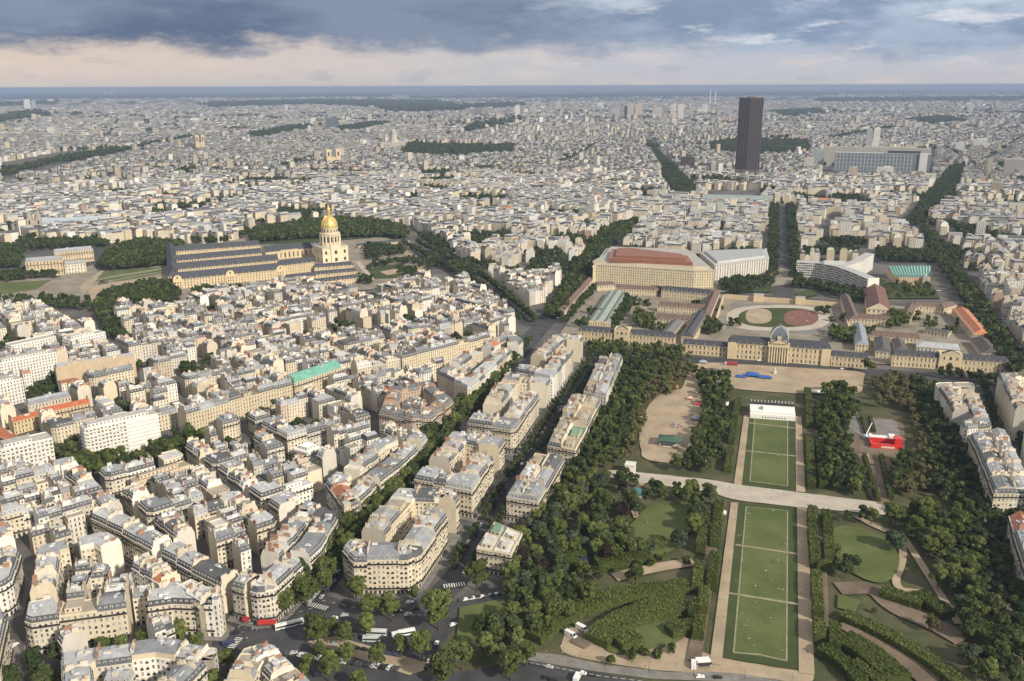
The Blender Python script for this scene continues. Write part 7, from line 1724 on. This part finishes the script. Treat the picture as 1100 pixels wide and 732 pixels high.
# red awnings at the shop corner
for (p0, p1, lb) in (((277, 667), (297, 666.5), 'bright red awning on the nearest corner of the shop crossing'), ((262, 662.5), (268, 665), 'small red awning on the narrow street side of the shop corner')):
    a, b = P(*p0, 4), P(*p1, 4); L = hypot(b[0]-a[0], b[1]-a[1]); T = Thing('shop_awning', lerp(a, b, .5), lb, 'awning', None, atan2(b[1]-a[1], b[0]-a[0]))
    T.part('cloth').face([(-L/2, -1.8, 3.1), (L/2, -1.8, 3.1), (L/2, .6, 4.3), (-L/2, .6, 4.3)], 0, (.36, .03, .025)); T.part('valance').face([(-L/2, -1.82, 2.6), (L/2, -1.82, 2.6), (L/2, -1.82, 3.1), (-L/2, -1.82, 3.1)], 0, (.42, .03, .025))
    for x in (-L/2+.1, L/2-.1): T.part('arm#%d' % (x > 0)).tube((x, -1.8, 3.05), (x, .6, 3.4), .05, .05, 5, 0, (.2, .2, .2))
    T.done([M_CLOTH, M_CLOTH, M_GLASS, M_IRON])
# zebra crossings
for (x0, y0, x1, y1, n) in ((248, 700, 258, 688, 7), (332, 652, 352, 657, 8), (476, 633, 500, 630, 9), (200, 700, 206, 694, 4)):
    a, b = P(x0, y0), P(x1, y1); an = atan2(b[1]-a[1], b[0]-a[0]); m = MB()
    for k in range(n): p = lerp(a, b, (k+.5)/n); m.box(p[0], p[1], 1.2 if False else .0, .98 if False else 0.0, .1, .1) if False else m.face([(p[0]+cos(an)*u-sin(an)*v, p[1]+sin(an)*u+cos(an)*v, ZL[0]+.06) for u, v in ((-.3, -2), (.3, -2), (.3, 2), (-.3, 2))], 0)
    tag(m.build('road_marking', [M_WHITE]), 'white zebra stripes on the asphalt', kind='structure')
for pts, n in ((((562, 714), (640, 729), (740, 742)), 22), (((300, 700), (268, 705), (235, 720)), 8), (((345, 648), (420, 664), (470, 664)), 14), (((255, 676), (300, 668), (340, 655)), 9)):
    w = PP(pts); m = MB()
    for a, b in zip(w[:-1], w[1:]):
        an = atan2(b[1]-a[1], b[0]-a[0]); k_ = max(2, n//(len(w)-1))
        for k in range(k_): p = lerp(a, b, (k+.3)/k_); m.face([(p[0]+cos(an)*u-sin(an)*v, p[1]+sin(an)*u+cos(an)*v, ZL[0]+.07) for u, v in ((-1.2, -.11), (1.2, -.11), (1.2, .11), (-1.2, .11))], 0)
    tag(m.build('road_marking', [M_WHITE]), 'dashed white lane line on the asphalt', kind='structure')
# street lamps along the bottom pavement and the crossing
def lamp_protos():
    b = MB(); b.lathe([(.16, 0), (.11, 1), (.07, 7.2)], 0, 0, 8, 0, (.06, .075, .07)); b.tube((0, 0, 7.2), (1.4, 0, 7.9), .06, .05, 5, 0, (.06, .075, .07)); p = b.mesh('pole', [M_PAINT])
    b = MB(); b.box(1.6, 0, 7.75, 8., .9, .35, 0, 0, (.45, .45, .43)); return p, b.mesh('lamp_head', [M_PAINT])
LPOLE, LHEAD = lamp_protos()
for k, (x, y) in enumerate(((562, 706), (605, 708), (650, 716), (697, 724), (745, 726), (800, 731), (850, 739), (345, 693), (375, 697), (405, 704), (432, 712), (300, 690), (270, 700), (318, 662), (455, 640), (430, 668))):
    grp = 'street lamps along the bottom pavement' if k < 7 else 'street lamps round the crossing'
    r = empty('street_lamp', P(x, y)+(0.,), rv.uniform(0, 6.28), 'dark slender street lamp along the pale bottom pavement' if k < 7 else 'dark slender street lamp beside the lower left crossing', 'street lamp', grp); link('pole', LPOLE, r); link('lamp_head', LHEAD, r)
# ------------------------------------------------------------------ people
def person_mesh(pose, shirt, legs, hair):
    if pose == 'stand': J = {'hip': (0, 0, .95, .13), 'belly': (0, .01, 1.12, .125), 'chest': (0, .0, 1.34, .145), 'neck': (0, .0, 1.50, .055), 'head': (0, -.02, 1.62, .10), 'top': (0, -.01, 1.72, .075), 'kl': (.10, -.05, .50, .062), 'al': (.11, .02, .08, .042), 'tl': (.12, -.13, .04, .036), 'kr': (-.10, .04, .50, .062), 'ar': (-.11, .14, .09, .042), 'tr': (-.12, .02, .04, .036), 'sl': (.19, 0, 1.42, .058), 'el': (.25, .03, 1.14, .042), 'wl': (.26, -.08, .90, .032), 'hl': (.26, -.12, .82, .034), 'sr': (-.19, 0, 1.42, .058), 'er': (-.25, .04, 1.14, .042), 'wr': (-.26, -.03, .90, .032), 'hr': (-.26, -.06, .82, .034)}
    else: J = {'hip': (0, 0, .14, .14), 'belly': (0, .03, .32, .125), 'chest': (0, .02, .54, .145), 'neck': (0, .0, .70, .055), 'head': (0, -.03, .82, .10), 'top': (0, -.02, .92, .075), 'kl': (.16, -.40, .40, .065), 'al': (.12, -.68, .08, .044), 'tl': (.12, -.80, .05, .036), 'kr': (-.16, -.44, .30, .065), 'ar': (-.05, -.72, .08, .044), 'tr': (-.05, -.84, .05, .036), 'sl': (.19, .02, .62, .058), 'el': (.26, .12, .36, .042), 'wl': (.24, .22, .12, .034), 'hl': (.24, .25, .05, .034), 'sr': (-.19, .02, .62, .058), 'er': (-.25, -.08, .42, .042), 'wr': (-.18, -.30, .40, .034), 'hr': (-.15, -.36, .40, .034)}
    names = list(J); E_ = [('hip', 'belly'), ('belly', 'chest'), ('chest', 'neck'), ('neck', 'head'), ('head', 'top'), ('hip', 'kl'), ('kl', 'al'), ('al', 'tl'), ('hip', 'kr'), ('kr', 'ar'), ('ar', 'tr'), ('chest', 'sl'), ('sl', 'el'), ('el', 'wl'), ('wl', 'hl'), ('chest', 'sr'), ('sr', 'er'), ('er', 'wr'), ('wr', 'hr')]
    me = bpy.data.meshes.new('body'); me.from_pydata([J[n][:3] for n in names], [(names.index(a), names.index(b)) for a, b in E_], [])
    o = bpy.data.objects.new('tmp', me); COL.objects.link(o); sk = o.modifiers.new('s', 'SKIN'); o.modifiers.new('u', 'SUBSURF').levels = 1
    for i, n in enumerate(names): me.skin_vertices[0].data[i].radius = (J[n][3], J[n][3]); me.skin_vertices[0].data[i].use_root = n == 'hip'
    dg = bpy.context.evaluated_depsgraph_get(); out = bpy.data.meshes.new_from_object(o.evaluated_get(dg)); bpy.data.objects.remove(o)
    at = out.attributes.new('Col', 'FLOAT_COLOR', 'POINT'); sk_ = (.48, .30, .21); hz = J['hip'][2]; nz = J['neck'][2]; tz = J['head'][2]
    cl = []
    for v in out.vertices:
        x, y, z = v.co
        if z > tz+.03 or (z > nz+.04 and y > J['head'][1]+.04): c = hair
        elif z > nz-.03: c = sk_
        elif abs(x) > .215 and (pose == 'stand' and z < 1.05 or pose != 'stand' and z < .3): c = sk_
        elif (pose == 'stand' and z < hz+.04) or (pose != 'stand' and (y < -.12 or z < .2)): c = legs
        else: c = shirt
        cl += [*c, 1.]
    at.data.foreach_set('color', cl); out.name = 'person'; out.materials.clear(); out.materials.append(M_CLOTH)
    out.polygons.foreach_set('use_smooth', [True]*len(out.polygons)); return out
HR = [(.03, .02, .015), (.10, .06, .03), (.25, .17, .08)]
TOPS = [('white', (.75, .74, .72)), ('black', (.03, .03, .035)), ('blue', (.08, .15, .35)), ('red', (.45, .06, .05)), ('grey', (.3, .3, .3))]
PM = {(ps, n): person_mesh(ps, c, rv.choice([(.05, .07, .13), (.04, .04, .045), (.30, .26, .2)]), rv.choice(HR)) for ps in ('stand', 'sit') for n, c in TOPS}
def person(x, y, pose, top, label, group):
    o = link('person', PM[pose, top], None, (x, y, ZL[0]+.05), rv.uniform(0, 6.28)); tag(o, label, 'person', group)
def crowd(px, n, pose, where, mix=None):
    w = PP(px); x0, y0, x1, y1 = bbox(w); k = 0
    while k < n:
        x, y = rv.uniform(x0, x1), rv.uniform(y0, y1)
        if not inside(x, y, w): continue
        ps = pose if pose != 'mix' else rv.choice(('sit', 'sit', 'stand')); m_ = 1 if ps == 'stand' else rv.choice((1, 2, 2, 3))
        for j in range(m_):
            tp = rv.choices([t_[0] for t_ in TOPS], [5, 3, 2, 1, 2])[0]; lb = f"person in a {tp} top {'sitting' if ps == 'sit' else 'standing'} on {where}"
            person(x+j*.9*rv.choice((-1, 1)), y+j*.7, ps, tp, lb, lb.replace('person', 'people')); k += 1
crowd([(790, 587), (803, 547), (845, 552), (845, 594)], 20, 'mix', 'the upper panel of the near lawn')
crowd([(784, 637), (790, 590), (845, 598), (845, 646)], 20, 'mix', 'the middle panel of the near lawn')
crowd([(789, 700), (783, 642), (845, 652), (844, 708)], 22, 'mix', 'the lower panel of the near lawn')
crowd([(808, 515), (812, 456), (845, 460), (845, 520)], 6, 'mix', 'the far lawn')
crowd([(765, 712), (786, 545), (792, 545), (775, 705)], 10, 'stand', 'the sandy walk left of the lawn')
crowd([(859, 722), (857, 550), (866, 550), (874, 722)], 10, 'stand', 'the sandy walk right of the lawn')
crowd([(700, 512), (786, 524), (865, 534), (940, 545), (940, 552), (865, 545), (786, 535), (700, 519)], 14, 'stand', 'the pale cross road')
crowd([(238, 664), (275, 672), (290, 678), (262, 690), (240, 680)], 22, 'stand', 'the shop crossing by the red awnings')
crowd([(580, 702), (700, 721), (860, 736), (860, 741), (700, 728), (580, 706)], 12, 'stand', 'the pale pavement at the bottom')
crowd([(700, 432), (748, 440), (735, 490), (700, 490)], 10, 'stand', 'the sandy clearing')
crowd([(680, 575), (700, 545), (740, 545), (735, 575), (700, 598)], 6, 'sit', 'the round shaded lawn')
crowd([(900, 570), (935, 575), (960, 600), (945, 620)], 4, 'sit', 'the right garden lawn')
crowd([(760, 400), (925, 405), (920, 420), (770, 412)], 14, 'stand', 'the sandy square by the school')
crowd([(480, 630), (502, 628), (500, 634), (478, 638)], 6, 'stand', 'the zebra crossing at the mansion street')
crowd([(745, 705), (757, 650), (762, 650), (750, 705)], 4, 'stand', 'the earth walk by the left lawn')
# ------------------------------------------------------------------ air
hm_, ht, hb = mat('haze_air')
ht.t.nodes.clear(); ho = ht.n('ShaderNodeOutputMaterial'); pv = ht.n('ShaderNodeVolumePrincipled')
pv.inputs['Color'].default_value = (.42, .53, .76, 1); pv.inputs['Density'].default_value = 1/18500.; pv.inputs['Anisotropy'].default_value = 0.
ht.l(pv.outputs[0], ho.inputs['Volume'])
b = MB(); b.box(0, 0, -1., 281., 126000, 126000, 0, 0, bottom=True); hz = b.build('haze', [hm_]); tag(hz, 'thin bluish summer haze lying over the whole city', 'haze', kind='stuff')
